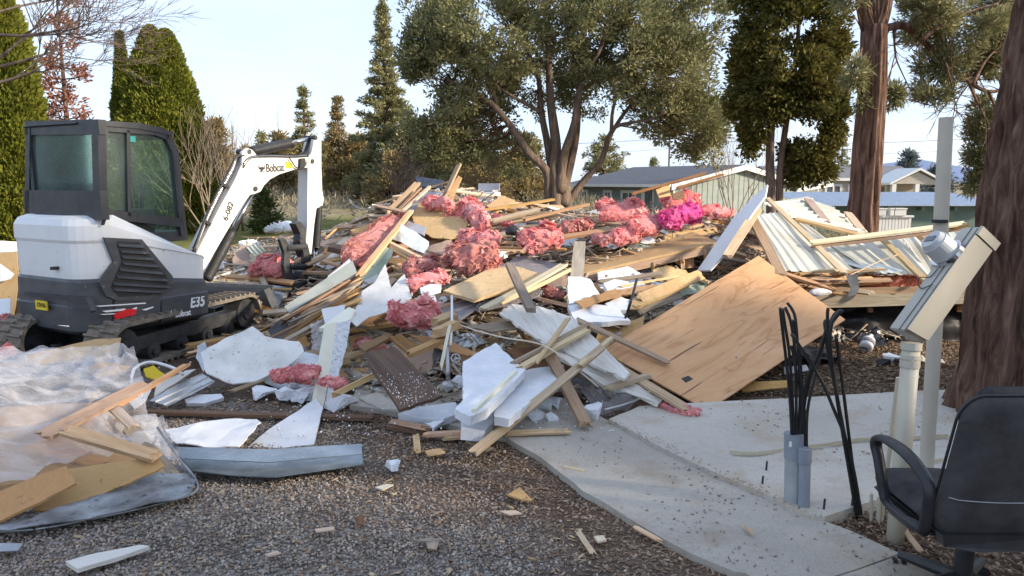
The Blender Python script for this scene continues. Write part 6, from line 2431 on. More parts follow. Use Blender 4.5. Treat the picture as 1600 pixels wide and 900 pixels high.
# ---- large reddish plywood sheet leaning on the front of the heap
o = patch('plywood_sheet', [(1105, 643, 5.57), (1320, 500, 7.15), (1185, 400, 7.95), (940, 550, 6.25)], M['plywood'], 14, 10, .012, .012, 1.2)
finish(o, 'large smooth reddish plywood sheet leaning flat against the front of the heap', 'plywood')
# the square hole's shade, painted as a black plate just proud of the sheet
A_, B_, C_, D_ = (at(*q) for q in [(1105, 643, 5.57), (1320, 500, 7.15), (1185, 400, 7.95), (940, 550, 6.25)])
n_ = (B_ - A_).cross(D_ - A_).normalized()
n_ = n_ if n_.dot(EYE - A_) > 0 else -n_
c = []
for q in [(1064, 594), (1075, 590), (1082, 595), (1071, 600)]:
    d = ray(*q)
    c.append(EYE + d * ((A_ - EYE).dot(n_) / d.dot(n_)) + n_ * .02)
bm = bmesh.new(); add_prism(bm, [p - c[0] for p in c], -n_ * .006)
h_ = bm_obj('hole_shade_plate', bm, M['black_ink'], None, Matrix.Translation(c[0]))
h_.parent = o
h_.matrix_parent_inverse = o.matrix_world.inverted()

# ---- hero panels: (outline, material, thickness, lift, warp, ragged, label, category, extra)
HERO_P = [
    ([(650, 276), (694, 281), (690, 295), (651, 291)], 'navy', .03, .25, .01, .004, 'navy blue shingled panel at the very top of the heap', 'panel', {}),
    ([(660, 298), (694, 300), (640, 338), (622, 336)], 'grey_panel', .01, .12, .02, .01, 'blue-grey sheet sloping under the navy shingled panel', 'panel', {}),
    ([(654, 317), (677, 312), (718, 322), (732, 338), (726, 367), (703, 373), (677, 371), (654, 361), (644, 340)], 'osb', .014, .22, .01, .012, 'big bright orange strand board with torn edge near the top of the heap', 'board', {}),
    ([(631, 343), (666, 355), (663, 368), (625, 352)], 'grey_panel', .012, .27, .0, .004, 'small purple-grey panel lapping the orange strand board', 'panel', {}),
    ([(612, 373), (628, 352), (645, 360), (670, 377), (667, 397), (640, 386)], 'pale_metal', .004, .24, .035, .006, 'crumpled pale metal sheet below the orange strand board', 'sheet', {'wf': 5}),
    ([(602, 384), (615, 390), (612, 402), (596, 425), (566, 455), (565, 425)], 'green', .012, .2, .02, .01, 'pale green broken wallboard beside the long diagonal stud', 'wallboard', {}),
    ([(603, 418), (611, 448), (622, 436), (632, 428), (643, 462), (619, 480), (576, 494), (558, 512), (547, 500), (566, 452), (585, 440)], 'membrane', .006, .34, .02, .003, 'pointed white sheet hanging down the middle slope of the heap', 'sheet', {'wf': 1.5, 'curl': .05}),
    ([(626, 436), (637, 427), (645, 462), (640, 470), (622, 446)], 'clean_white', .006, .22, .03, .004, 'narrow curled white sheet behind the pointed white sheet', 'sheet', {}),
    ([(512, 432), (546, 404), (556, 422), (515, 446)], 'clean_white', .006, .3, .01, .004, 'smooth pale blue-white sheet just above the grey-green fascia', 'sheet', {}),
    ([(444, 479), (551, 407), (557, 424), (452, 489)], 'fascia', .02, .34, .0, .003, 'long grey-green fascia trim rising from the excavator bucket', 'trim', {}),
    ([(331, 467), (355, 458), (400, 473), (444, 488), (434, 495), (391, 487)], 'brown_wood', .012, .12, .01, .01, 'brown grooved siding sheet lying beside the excavator track', 'panel', {'ribs': (.09, .01), 'Ys': [8.5, 9.3, 9.1, 8.7, 8.5, 8.45]}),
    ([(391, 462), (443, 455), (437, 476), (420, 479), (405, 474)], 'osb', .012, .1, .0, .008, 'orange strand board scrap just left of the excavator bucket', 'board', {}),
    ([(334, 455), (382, 442), (391, 451), (334, 464)], 'clean_white', .01, .14, .0, .003, 'flat white strip behind the front corner of the excavator', 'panel', {}),
    ([(525, 352), (538, 347), (551, 350), (548, 364), (529, 368)], 'grey_panel', .012, .12, .01, .006, 'light grey board on the far field side of the heap', 'panel', {}),
    ([(503, 361), (517, 358), (520, 366), (505, 372)], 'yellow', .02, .1, .02, .006, 'yellow foam scrap behind the excavator arm', 'foam', {}),
    ([(424, 372), (440, 366), (448, 377), (430, 384)], 'yellow', .02, .12, .03, .008, 'yellow foam scrap under the excavator arm', 'foam', {}),
    ([(498, 386), (510, 385), (528, 402), (514, 414), (500, 402)], 'grey_wood', .014, .14, .0, .004, 'grey lap siding scrap right of the excavator arm', 'panel', {'ribs': (.08, .012)}),
    ([(363, 404), (378, 381), (400, 387), (418, 399), (396, 428), (366, 432)], 'tanpanel', .01, .12, .01, .01, 'tan wall panel lying flat behind the excavator boom', 'panel', {}),
    ([(500, 380), (545, 372), (560, 388), (530, 396), (505, 400)], 'tanpanel', .01, .1, .01, .01, 'tan wall panel behind the brown beam stub', 'panel', {}),
    ([(545, 352), (580, 338), (590, 352), (556, 366)], 'tanpanel', .01, .12, .01, .008, 'pinkish tan panel at the heap edge near the leafless bush', 'panel', {}),
    ([(384, 388), (403, 378), (414, 392), (396, 402)], 'fascia', .03, .24, .03, .01, 'bundle of crushed grey-green siding behind the boom cylinder', 'siding', {'ribs': (.06, .02)}),
    ([(760, 321), (783, 305), (805, 312), (776, 332)], 'osb', .014, .2, .01, .01, 'triangular strand board left of the white cabinet plank pile', 'board', {}),
    ([(692, 310), (716, 274), (722, 278), (704, 318)], 'osb', .014, .34, .0, .006, 'upright plywood strip standing at the heap top', 'board', {}),
    ([(812, 400), (881, 413), (847, 432), (760, 426)], 'shingle', .016, .14, .0, .006, 'dark grey grooved deck panel left of the upright plank', 'panel', {'ribs': (.13, -.008)}),
    ([(692, 454), (765, 420), (803, 415), (846, 428), (842, 437), (740, 468)], 'deck_ply', .035, .26, .0, .006, 'weathered tan plywood board lying tilted on the dark grey deck panel', 'board', {}),
    ([(738, 472), (775, 455), (855, 446), (842, 462), (790, 478), (745, 486)], 'shingle', .012, .14, .0, .008, 'grey granule roofing strip littered with foam crumbs', 'roofing', {}),
    ([(676, 488), (740, 462), (765, 470), (700, 512), (672, 514)], 'shingle', .012, .14, .01, .01, 'slate grey roofing scrap beside the lower pink tuft', 'roofing', {}),
    ([(887, 433), (908, 432), (922, 437), (939, 462), (915, 470), (889, 475)], 'foam', .06, .22, .02, .01, 'white foam slab standing under the upright grey plank', 'foam', {}),
    ([(887, 478), (912, 476), (960, 481), (986, 500), (940, 504), (898, 499)], 'foam', .05, .2, .02, .012, 'flat white foam slab below the plank pile', 'foam', {}),
    ([(943, 442), (960, 436), (982, 440), (986, 449), (950, 455)], 'foam', .05, .2, .02, .01, 'white foam piece behind the standing black rod', 'foam', {}),
    ([(945, 476), (968, 464), (988, 470), (982, 484), (962, 486)], 'foam', .05, .2, .02, .01, 'small white foam piece at the foot of the black rod', 'foam', {}),
    ([(898, 471), (962, 450), (971, 462), (938, 470), (910, 481)], 'osb', .014, .26, .0, .014, 'torn strand board strip across the white foam slabs', 'board', {}),
    ([(958, 454), (1024, 443), (1030, 450), (962, 462)], 'cardboard', .012, .2, .01, .012, 'brown fibreboard strip right of the white foam slabs', 'board', {}),
    ([(983, 469), (1000, 460), (1012, 470), (1001, 482), (984, 482)], 'deck_ply', .014, .22, .0, .008, 'small tan plywood scrap right of the standing black rod', 'board', {}),
    ([(1062, 452), (1088, 434), (1114, 438), (1090, 458), (1066, 462)], 'green', .012, .1, .01, .008, 'green board showing above the reddish plywood sheet', 'panel', {}),
    ([(801, 475), (848, 480), (895, 496), (983, 584), (976, 592), (850, 536), (780, 489)], 'white_wood', .022, .3, .0, .005, 'old siding with peeling white paint crossing the lower heap', 'siding', {'ribs': (.11, .012), 'axis': (2, 3)}),
    ([(845, 541), (870, 548), (982, 596), (1035, 625), (1028, 632), (940, 600)], 'white_wood', .03, .2, .0, .006, 'lower splintered strip of the white siding beside the plywood sheet', 'siding', {'ribs': (.1, .012), 'axis': (1, 3)}),
    ([(723, 567), (775, 534), (786, 548), (821, 577), (800, 600), (760, 640), (735, 650), (711, 638), (724, 623)], 'foam', .06, .34, .015, .006, 'tall white foam sheet standing in the front of the heap', 'foam', {}),
    ([(812, 580), (846, 574), (880, 570), (878, 587), (795, 653), (772, 650), (776, 622)], 'foam', .06, .24, .015, .008, 'white foam sheet with a blue stamp behind the long propped lath', 'foam', {}),
    ([(720, 650), (745, 642), (775, 632), (770, 658), (756, 672), (720, 672)], 'foam', .07, .14, .02, .008, 'thick white foam corner at the front foot of the heap', 'foam', {}),
    ([(622, 646), (660, 637), (712, 630), (720, 646), (690, 655), (660, 654)], 'foam', .05, .08, .02, .008, 'long flat white foam blade beside the dark brown panel', 'foam', {}),
    ([(567, 551), (616, 541), (654, 579), (692, 617), (660, 628), (624, 640)], 'door', .03, .34, .0, .003, 'dark brown grooved door panel leaning at the front of the heap', 'door', {'ribs': (.17, -.012), 'axis': (1, 3)}),
    ([(607, 525), (628, 522), (660, 542), (636, 551)], 'brown_wood', .02, .36, .0, .004, 'small brown grooved board above the dark brown panel', 'board', {'ribs': (.07, -.008)}),
    ([(560, 540), (605, 520), (612, 526), (570, 549)], 'brown_wood', .02, .30, .0, .006, 'brown plank edge resting on the dark brown panel top', 'board', {}),
    ([(640, 522), (690, 528), (730, 545), (760, 556), (750, 560), (668, 540)], 'cardboard', .012, .16, .0, .01, 'wide tan board edge under the stacked stud ends', 'board', {}),
    ([(790, 545), (850, 540), (905, 566), (880, 590), (820, 576)], 'brown_wood', .014, .1, .01, .01, 'reddish brown sheet in the shade behind the stamped foam', 'panel', {}),
    ([(724, 510), (800, 500), (818, 512), (770, 518)], 'grey_wood', .014, .2, .0, .012, 'grey weathered board under the white pipe', 'board', {}),
    ([(511, 506), (529, 503), (517, 570), (505, 636), (493, 620), (500, 570)], 'cream_foam', .05, .0, .0, .003, 'tall cream edged foam board standing up beside the excavator spoil', 'foam', {'Ys': [6.5, 6.5, 6.1, 5.55, 5.55, 6.0]}),
    ([(527, 504), (549, 500), (540, 548), (524, 606), (507, 638), (516, 570)], 'foam_edge', .05, .0, .01, .006, 'torn grey side of the tall foam board, right of its cream face', 'foam', {'Ys': [6.55, 6.7, 6.3, 5.8, 5.58, 6.05]}),
    ([(494, 620), (505, 636), (498, 665), (490, 696), (440, 700), (387, 698), (420, 670), (460, 645)], 'clean_white', .012, .0, .02, .004, 'curved white sheet sweeping down from the tall foam board', 'sheet', {'Ys': [5.5, 5.5, 5.1, 4.85, 4.8, 4.78, 5.1, 5.35]}),
    ([(257, 669), (300, 664), (350, 658), (401, 655), (408, 662), (373, 698), (320, 697), (275, 694)], 'clean_white', .008, .10, .025, .008, 'flat white sheet lying on bark behind the silver gutter', 'sheet', {'wf': 4}),
    ([(275, 698), (420, 702), (565, 693), (566, 709), (420, 722), (285, 716)], 'blue_galv', .006, .14, .001, .0, 'long bent silver-blue metal gutter on the gravel', 'gutter', {'axis': (0, 2)}),
    ([(285, 716), (420, 722), (566, 709), (567, 725), (430, 745), (360, 742), (300, 735)], 'blue_galv', .006, .06, .001, .0, 'front flange of the silver-blue gutter touching the gravel', 'gutter', {'axis': (0, 2)}),
    ([(313, 550), (350, 530), (394, 510), (415, 529), (467, 534), (475, 549), (446, 573), (397, 592), (364, 597), (322, 581)], 'membrane', .012, .30, .05, .008, 'wide speckled white roof membrane draped in front of the track', 'membrane', {'wf': 2.6}),
    ([(308, 540), (320, 533), (327, 555), (318, 582), (306, 560)], 'galv', .006, .26, .02, .006, 'bent metal flashing at the end of the white roof membrane', 'flashing', {}),
    ([(446, 557), (476, 549), (506, 556), (504, 575), (460, 578)], 'foam', .06, .18, .01, .005, 'smooth white foam block behind the small pink tuft', 'foam', {}),
    ([(233, 626), (262, 610), (317, 585), (336, 597), (300, 616), (261, 635)], 'galv', .005, .12, .01, .004, 'ribbed silver flashing lying below the roof membrane', 'flashing', {'ribs': (.06, .012)}),
    ([(245, 600), (290, 580), (306, 578), (262, 606), (240, 625)], 'white_wood', .012, .16, .02, .008, 'chipped white trim piece above the ribbed silver flashing', 'trim', {}),
    ([(206, 606), (238, 602), (228, 628), (210, 640), (200, 626)], 'clean_white', .01, .12, .03, .006, 'folded white metal scrap by the crossing studs', 'sheet', {}),
    ([(289, 623), (312, 616), (345, 614), (350, 620), (318, 630), (292, 630)], 'foam', .035, .05, .01, .006, 'flat white foam sliver on bark below the flashing', 'foam', {}),
    ([(224, 578), (240, 573), (258, 586), (262, 596), (250, 597), (228, 590)], 'yellow_plastic', .01, .16, .03, .003, 'curved yellow plastic piece beside the white bent tube', 'plastic piece', {}),
    ([(418, 516), (440, 498), (455, 505), (438, 520), (424, 526)], 'dark_metal', .008, .22, .03, .004, 'curled dark metal sheet beside the end of the excavator track', 'sheet', {}),
    ([(560, 622), (590, 612), (628, 640), (598, 640)], 'slab', .02, .03, .0, .008, 'grey wedge of dusty concrete showing under the dark brown panel', 'rubble'),
    ([(1150, 597), (1238, 594), (1236, 604), (1160, 612)], 'osb', .012, .05, .0, .004, 'tan board lying on the ground beyond the reddish plywood sheet', 'board', {}),
    ([(1225, 573), (1260, 570), (1264, 578), (1226, 584)], 'clean_white', .012, .05, .0, .004, 'white scrap on bark beyond the reddish plywood sheet', 'panel', {}),
    # far left of the excavator
    ([(0, 376), (36, 378), (36, 392), (0, 394)], 'white_wood', .03, .0, .0, .004, 'stacked cream siding behind the rear of the excavator', 'siding', {'Ys': [9.9, 9.9, 9.5, 9.5]}),
    ([(-40, 390), (40, 390), (46, 500), (-40, 506)], 'brown_wood', .02, .0, .0, .006, 'dark wall panel standing behind the upright brown fibreboard', 'panel', {'Ys': [9.7, 9.7, 9.25, 9.2]}),
    ([(-20, 396), (26, 394), (30, 432), (20, 505), (-20, 508)], 'cardboard', .012, .0, .0, .004, 'upright brown fibreboard at the left picture edge behind the excavator', 'board', {'Ys': [9.3, 9.3, 9.25, 9.0, 9.0]}),
    ([(0, 412), (22, 428), (16, 436), (0, 440)], 'clean_white', .01, .0, .0, .004, 'white corner piece below the upright brown fibreboard', 'panel', {'Ys': [9.16, 9.16, 9.12, 9.12]}),
    ([(-14, 468), (16, 466), (17, 527), (-14, 531)], 'clean_white', .012, .0, .0, .004, 'white sheet edge left of the excavator counterweight', 'panel', {'Ys': [8.6, 8.6, 8.15, 8.15]}),
    # left foreground pile
    ([(38, 556), (80, 546), (150, 530), (189, 528), (183, 558), (140, 566), (41, 569)], 'cardboard', .012, .0, .006, .005, 'brown fibreboard slab standing behind the clear plastic', 'fibreboard', {'Ys': [6.3, 6.35, 6.4, 6.4, 6.2, 6.15, 6.15]}),
    ([(134, 578), (160, 566), (204, 572), (196, 580), (150, 590)], 'osb', .014, .0, .0, .008, 'broken brown board tucked under the clear plastic edge', 'board', {'Ys': [5.9, 6.0, 6.0, 5.9, 5.8]}),
    ([(-20, 775), (50, 746), (103, 727), (118, 754), (60, 785), (-20, 822)], 'cardboard', .014, .0, .004, .004, 'front brown fibreboard sheet sticking out from under the clear plastic', 'fibreboard', {'Ys': [3.75, 3.78, 3.8, 3.68, 3.6, 3.5]}),
    ([(52, 797), (80, 760), (107, 733), (180, 722), (248, 714), (257, 728), (160, 772), (72, 799)], 'cardboard', .014, .0, .008, .006, 'long pointed fibreboard sheet behind the front one', 'fibreboard', {'Ys': [3.72, 3.85, 3.95, 4.05, 4.15, 4.1, 3.85, 3.68]}),
    ([(220, 743), (234, 737), (262, 748), (286, 767), (265, 774), (248, 766)], 'cardboard', .014, .0, .004, .008, 'torn fibreboard corner at the right end of the plastic bundle', 'fibreboard', {'Ys': [4.2, 4.22, 4.18, 4.08, 4.02, 4.05]}),
    ([(103, 877), (150, 864), (219, 851), (234, 853), (180, 872), (121, 889)], 'white_wood', .02, .035, .0, .006, 'short white board with flaking paint lying on the gravel', 'board', {}),
    ([(-10, 849), (36, 849), (28, 860), (-10, 862)], 'galv', .004, .025, .004, .006, 'grey metal scrap at the left picture edge on the gravel', 'scrap', {}),
    ([(793, 773), (812, 761), (832, 781), (817, 780)], 'osb', .010, .03, .0, .004, 'triangular tan board scrap lying alone on the bark', 'scrap', {}),
    ([(780, 798), (806, 797), (816, 802), (796, 804)], 'lath', .006, .025, .0, .004, 'thin splintered pale scrap below the triangular board scrap', 'scrap', {}),
    ([(586, 761), (604, 756), (615, 757), (598, 765)], 'cream_wood', .008, .025, .0, .004, 'pale pointed wood scrap right of the gutter end', 'scrap', {}),
    ([(557, 806), (570, 806), (567, 819), (558, 819)], 'brown_wood', .008, .025, .0, .003, 'small reddish brown chip on the gravel', 'scrap', {}),
    ([(928, 838), (942, 836), (948, 843), (934, 846)], 'cream_wood', .010, .03, .0, .002, 'small square wood block on bark near the walk', 'scrap', {}),
    ([(664, 704), (688, 700), (696, 706), (668, 711)], 'osb', .010, .03, .0, .005, 'little tan board scrap below the foam corner', 'scrap', {}),
    ([(666, 848), (686, 845), (682, 858), (668, 856)], 'lath', .006, .025, .0, .004, 'pale wood flake on gravel in the bottom middle', 'scrap', {}),
    ([(492, 826), (520, 822), (523, 827), (494, 831)], 'lath', .006, .025, .0, .004, 'orange wood sliver on the gravel below the gutter', 'scrap', {}),
    ([(414, 866), (432, 860), (440, 864), (420, 869)], 'lath', .006, .025, .0, .004, 'pale wood sliver on the gravel near the bottom edge', 'scrap', {}),
    ([(648, 844), (672, 840), (694, 842), (670, 846)], 'grey_wood', .008, .03, .0, .004, 'grey bark strip on gravel in the bottom middle', 'scrap', {}),
]
for h in HERO_P:
    px, mt, th, lift, warp, rag, lab, cat = h[:8]
    ex_ = h[8] if len(h) > 8 else {}
    nm = {'siding': 'siding_panel', 'foam': 'foam_piece', 'board': 'board', 'door': 'door_panel', 'sheet': 'sheet', 'scrap': 'wood_scrap', 'fibreboard': 'fibreboard_sheet', 'trim': 'trim_piece', 'roofing': 'roofing_strip', 'plastic piece': 'plastic_piece', 'rubble': 'concrete_wedge'}.get(cat, cat.replace(' ', '_'))
    g = GF if cat == 'foam' and 'foam' in mt else GP_ if cat in ('panel', 'sheet', 'siding', 'wallboard') else GB if cat == 'board' else None
    o = panel(nm, px, M[mt], th, lift, warp=warp, ragged=rag, **ex_)
    finish(o, lab, cat, g)
    marks.append((sum(a for a, b in px) / len(px), sum(b for a, b in px) / len(px), lab))

# ---- hero boards: px0, py0, px1, py1, width m, thickness m, material, lift0, lift1, label
HERO_B = [
    (717, 258, 697, 300, .09, .04, 'stud', .5, .3, 'tall light stud end sticking up at the very top of the heap'),
    (652, 287, 606, 333, .10, .05, 'stud', .3, .24, 'thick orange stud leaning below the navy shingled panel'),
    (656, 296, 622, 330, .06, .04, 'stud', .32, .28, 'middle stud of the three leaning below the navy panel'),
    (670, 293, 626, 332, .05, .04, 'lath', .36, .3, 'thin outer stud of the three leaning below the navy panel'),
    (642, 330, 562, 430, .09, .04, 'stud', .34, .34, 'long diagonal stud running down from the orange strand board'),
    (607, 379, 665, 408, .10, .05, 'stud', .3, .3, 'thick stud under the crumpled pale metal sheet'),
    (608, 386, 664, 416, .06, .04, 'stud', .28, .26, 'second stud just under the thick one below the metal sheet'),
    (441, 503, 560, 431, .14, .03, 'brown_wood', .26, .28, 'wide tan plank running parallel under the grey-green fascia'),
    (545, 310, 594, 324, .14, .03, 'grey_wood', .3, .3, 'weathered grey plank pointing out towards the field'),
    (590, 322, 632, 331, .06, .03, 'stud', .34, .34, 'orange stud continuing from the weathered grey plank'),
    (578, 337, 612, 337, .05, .03, 'cream_wood', .2, .2, 'short white stick on the heap edge by the leafless bush'),
    (607, 328, 606, 347, .03, .03, 'cream_wood', .28, .2, 'short upright white stick by the leafless bush'),
    (393, 398, 430, 480, .08, .03, 'grey_wood', .3, .26, 'pale grey slat leaning beside the excavator thumb'),
    (357, 432, 457, 442, .09, .04, 'stud', .22, .22, 'tan stud lying level behind the pale grey slat'),
    (336, 450, 452, 452, .05, .03, 'lath', .16, .16, 'thin pale batten below the level tan stud'),
    (384, 440, 404, 456, .07, .03, 'stud', .26, .22, 'short stud end leaning on the flat white strip'),
    (522, 388, 554, 396, .18, .09, 'brown_wood', .2, .2, 'brown beam stub beside the dusty pink batt'),
    (503, 412, 548, 403, .05, .03, 'stud', .18, .18, 'thin yellow stud right of the excavator arm'),
    (505, 408, 530, 415, .06, .03, 'stud', .2, .18, 'short orange stud crossing under the excavator arm'),
    (378, 370, 428, 371, .05, .03, 'stud', .2, .2, 'level yellow batten behind the boom cylinder'),
    (510, 372, 536, 350, .07, .03, 'stud', .22, .22, 'yellow stud sloping by the field side'),
    (768, 350, 876, 334, .09, .04, 'stud', .2, .2, 'tan stud on the plank pile, nearest the juniper trunk'),
    (822, 343, 916, 320, .09, .04, 'stud', .3, .3, 'pale tan stud pointing right from the plank pile'),
    (756, 328, 862, 312, .10, .04, 'stud', .26, .26, 'upper tan stud of the plank pile'),
    (745, 338, 852, 333, .12, .05, 'stud', .2, .2, 'thick orange plank in the plank pile'),
    (772, 345, 840, 328, .08, .04, 'lath', .32, .32, 'light lath slanting across the plank pile'),
    (768, 356, 872, 350, .06, .03, 'lath', .16, .16, 'grey-tan lath along the foot of the plank pile'),
    (735, 375, 830, 360, .10, .04, 'grey_wood', .2, .2, 'old grey plank in front of the plank pile'),
    (873, 334, 932, 346, .03, .02, 'lath', .3, .3, 'thin slat from the plank pile to the rolled pink batt'),
    (995, 292, 1108, 273, .06, .03, 'brown_wood', .0, .0, ''),
    (870, 372, 975, 357, .09, .04, 'stud', .34, .34, 'light stud running right below the strewn pink insulation'),
    (925, 344, 1030, 357, .07, .03, 'stud', .34, .34, 'stud lying across the rolled pink batt'),
    (772, 386, 880, 390, .06, .03, 'stud', .24, .24, 'batten between the plank pile and the dark grey deck panel'),
    (700, 418, 780, 422, .05, .03, 'lath', .2, .2, 'thin lath below the coiled pink roll'),
    (880, 414, 758, 481, .10, .03, 'cream_wood', .34, .34, 'white painted beam running down from the upright grey plank'),
    (884, 424, 780, 474, .12, .05, 'stud', .22, .22, 'orange joist beside the white painted beam'),
    (797, 415, 829, 482, .10, .05, 'grey_wood', .46, .46, 'split two ply stud leaning across the tan plywood board'),
    (683, 504, 709, 494, .11, .09, 'stud', .42, .42, 'upper cut stud end above the dark brown panel'),
    (685, 519, 711, 507, .11, .09, 'stud', .42, .42, 'lower cut stud end above the dark brown panel'),
    (528, 614, 586, 585, .10, .05, 'stud', .2, .28, 'orange stud poking out left of the dark brown panel'),
    (640, 553, 700, 528, .08, .05, 'stud', .34, .34, 'orange stud behind the dark brown panel'),
    (702, 512, 690, 570, .03, .02, 'cream_wood', .5, .3, 'thin white stick standing beside the dark hollow'),
    (804, 566, 914, 508, .07, .03, 'lath', .36, .40, 'split tan plank over the stamped foam, upper one'),
    (815, 574, 917, 516, .07, .03, 'lath', .36, .40, 'tan lath just under the upper split tan plank'),
    (905, 502, 1040, 565, .07, .03, 'lath', .40, .22, 'long tan stud crossing over the reddish plywood sheet'),
    (744, 704, 938, 545, .07, .03, 'lath', .06, .46, 'long split lath propped in front of the white foam'),
    (908, 570, 955, 529, .05, .03, 'lath', .4, .44, 'upper broken length above the long propped lath'),
    (858, 552, 914, 661, .10, .05, 'stud', .34, .08, 'splintered orange stud standing on the walk'),
    (951, 606, 1010, 588, .09, .04, 'lath', .2, .24, 'short tan stud over the clear plastic by the plywood sheet'),
    (912, 542, 1070, 637, .09, .03, 'lath', .30, .10, 'long stud along the lower edge of the plywood sheet'),
    (886, 500, 838, 566, .05, .02, 'lath', .44, .40, 'thin lath crossing the split tan planks'),
    (1003, 466, 1094, 430, .14, .03, 'deck_ply', .24, .24, 'wide tan plank on the pile behind the plywood sheet'),
    (992, 478, 1070, 446, .10, .03, 'deck_ply', .22, .2, 'second tan plank on the pile behind the plywood sheet'),
    (1000, 486, 1060, 462, .09, .02, 'grey_wood', .18, .18, 'grey broken plank at the upper edge of the plywood sheet'),
    (970, 448, 1060, 432, .07, .03, 'lath', .2, .2, 'tan lath below the long plywood deck'),
    (940, 440, 1030, 428, .07, .03, 'grey_wood', .16, .16, 'grey lath in the shade of the long plywood deck'),
    (205, 643, 578, 653, .09, .03, 'brown_wood', .03, .03, 'long reddish stud lying straight on the bark'),
    (609, 666, 668, 674, .06, .03, 'brown_wood', .03, .03, 'short reddish stick in front of the foam blade, lower one'),
    (618, 659, 662, 668, .06, .04, 'stud', .06, .06, 'short cut stud in front of the foam blade, upper one'),
    (667, 679, 734, 676, .07, .035, 'stud', .04, .04, 'short orange stud below the small foam block'),
    (700, 685, 738, 682, .05, .02, 'lath', .025, .025, 'thin offcut just under the short orange stud'),
    (799, 677, 886, 674, .05, .02, 'lath', .055, .055, 'thin pale stick lying on the walk'),
    (737, 690, 765, 703, .05, .02, 'lath', .03, .03, 'pale splinter at the foot of the long propped lath'),
    (650, 682, 652, 702, .05, .03, 'lath', .03, .03, 'short pale offcut standing by itself on bark'),
    (70, 680, 222, 603, .12, .03, 'stud', .0, .0, ''),
    (186, 632, 290, 571, .05, .03, 'stud', .0, .0, ''),
    (106, 674, 238, 712, .09, .04, 'stud', .0, .0, ''),
    (172, 633, 206, 664, .07, .03, 'lath', .0, .0, ''),
    (200, 664, 285, 765, .10, .02, 'lath', .0, .0, ''),
    (1168, 826, 1172, 830, .02, .01, 'lath', .05, .05, 'tiny splinter lying on the walk joint'),
    (1416, 832, 1436, 858, .03, .01, 'lath', .05, .05, 'pale slat on the bark between meter pipes and chair'),
    (905, 833, 925, 862, .03, .012, 'lath', .03, .03, 'pale splinter near the bottom of the bark'),
    (1000, 828, 1026, 842, .03, .01, 'lath', .03, .03, 'tan splinter at the walk edge'),
    (885, 730, 905, 734, .03, .01, 'lath', .03, .03, 'small tan splinter near the walk bend'),
]
SPEC_Y = {29: ((8.6, 9.4), 'brown lath pointing at the grey house from the pink batts'),
          0: None}
for i, b in enumerate(HERO_B):
    x0, y0, x1, y1, w, t, mt, l0, l1, lab = b
    up = None
    if lab == '':
        if (x0, y0) == (995, 292):
            continue
        Y0, Y1, lab, up = {70: (4.28, 5.1, 'wide split stud lying diagonally across the clear plastic', Vector((.1, -.6, 1))), 186: (4.95, 5.85, 'thin stud pointing from the plastic bundle to the white tube', Vector((0, -.4, 1))),
                           106: (4.3, 4.1, 'orange stud crossing under the wide split stud', Vector((0, -.4, 1))), 172: (4.85, 4.55, 'short white plastered stud end on the clear plastic', Vector((0, -.4, 1))),
                           200: (4.75, 4.08, 'pale flat slat beneath the plastic at the bundle end', Vector((0, -.5, 1)))}[x0]
        p0, p1 = at(x0, y0, Y0), at(x1, y1, Y1)
    else:
        p0, p1 = on(x0, y0, l0), on(x1, y1, l1)
    o = board('board' if w > .055 else 'stick', p0, p1, w, t, M[mt], up, seed=i + 1, bend=random.uniform(-.008, .008))
    finish(o, lab, 'board' if w > .055 else 'stick', GB)
    marks.append(((x0 + x1) / 2, (y0 + y1) / 2, lab))
# the two laths that point at the grey house, with orange plywood squares on them
for k, (a, b, Ya, Yb) in enumerate((((990, 302), (1100, 271), 8.9, 9.6), ((1060, 293), (1128, 273), 9.1, 9.6))):
    o = board('stick', at(*a, Ya), at(*b, Yb), .032, .025, M['brown_wood'], Vector((0, -.5, 1)), seed=77 + k)
    finish(o, ['longer brown lath rising in front of the grey house', 'shorter brown lath rising in front of the grey house gable'][k], 'stick', GB)
for k, (q, Y, mt) in enumerate((([(1025, 296), (1046, 288), (1048, 306), (1030, 309)], 9.2, 'osb'), ([(1050, 303), (1068, 297), (1070, 310), (1052, 312)], 9.3, 'brown_wood'))):
    o = panel('plywood_scrap', q, M[mt], .014, Ys=[Y, Y + .1, Y + .05, Y - .1], ragged=.004)
    finish(o, ['orange plywood square under the longer rising lath', 'brown plywood square beside the magenta insulation'][k], 'board', GB)

# ---- long plywood deck with joists
dk = empty('plywood_deck', Matrix.Translation(at(1000, 410, 8.6)), 'long plywood floor section with joists beside the upright grey plank', 'floor section')


def to_root(o, root):
    o.parent = root
    o.matrix_parent_inverse = root.matrix_world.inverted() if root.type != 'EMPTY' else Matrix.Translation(-root.location)
    return o


dk_q = [(905, 431, 8.15), (1124, 381, 8.7), (1072, 360, 9.9), (905, 403, 9.3)]
to_root(patch('plywood_top', dk_q, M['deck_ply'], 10, 5, .022, .01, 1.5, edge=.01), dk)
for k, (a, b) in enumerate((((905, 436), (1122, 386)),)):
    to_root(board('edge_joist', at(a[0], a[1], 8.17), at(b[0], b[1], 8.72), .10, .04, M['stud'], Vector((0, -1, .1)), seed=5), dk)
for k, (a, b, Ya, Yb) in enumerate((((978, 428), (1000, 418), 8.35, 9.3), ((1020, 420), (1030, 405), 8.45, 9.3), ((1066, 410), (1075, 395), 8.55, 9.4), ((1102, 400), (1100, 388), 8.65, 9.4))):
    to_root(board('joist', at(a[0], a[1], Ya), at(b[0], b[1], Yb), .16, .04, M['stud'], Vector((1, 0, .15)), seed=15 + k), dk)
o = panel('plywood_web', [(1001, 412), (1042, 404), (1043, 424), (1012, 423)], M['osb'], .014, Ys=[8.5, 8.6, 8.6, 8.5])
to_root(o, dk)
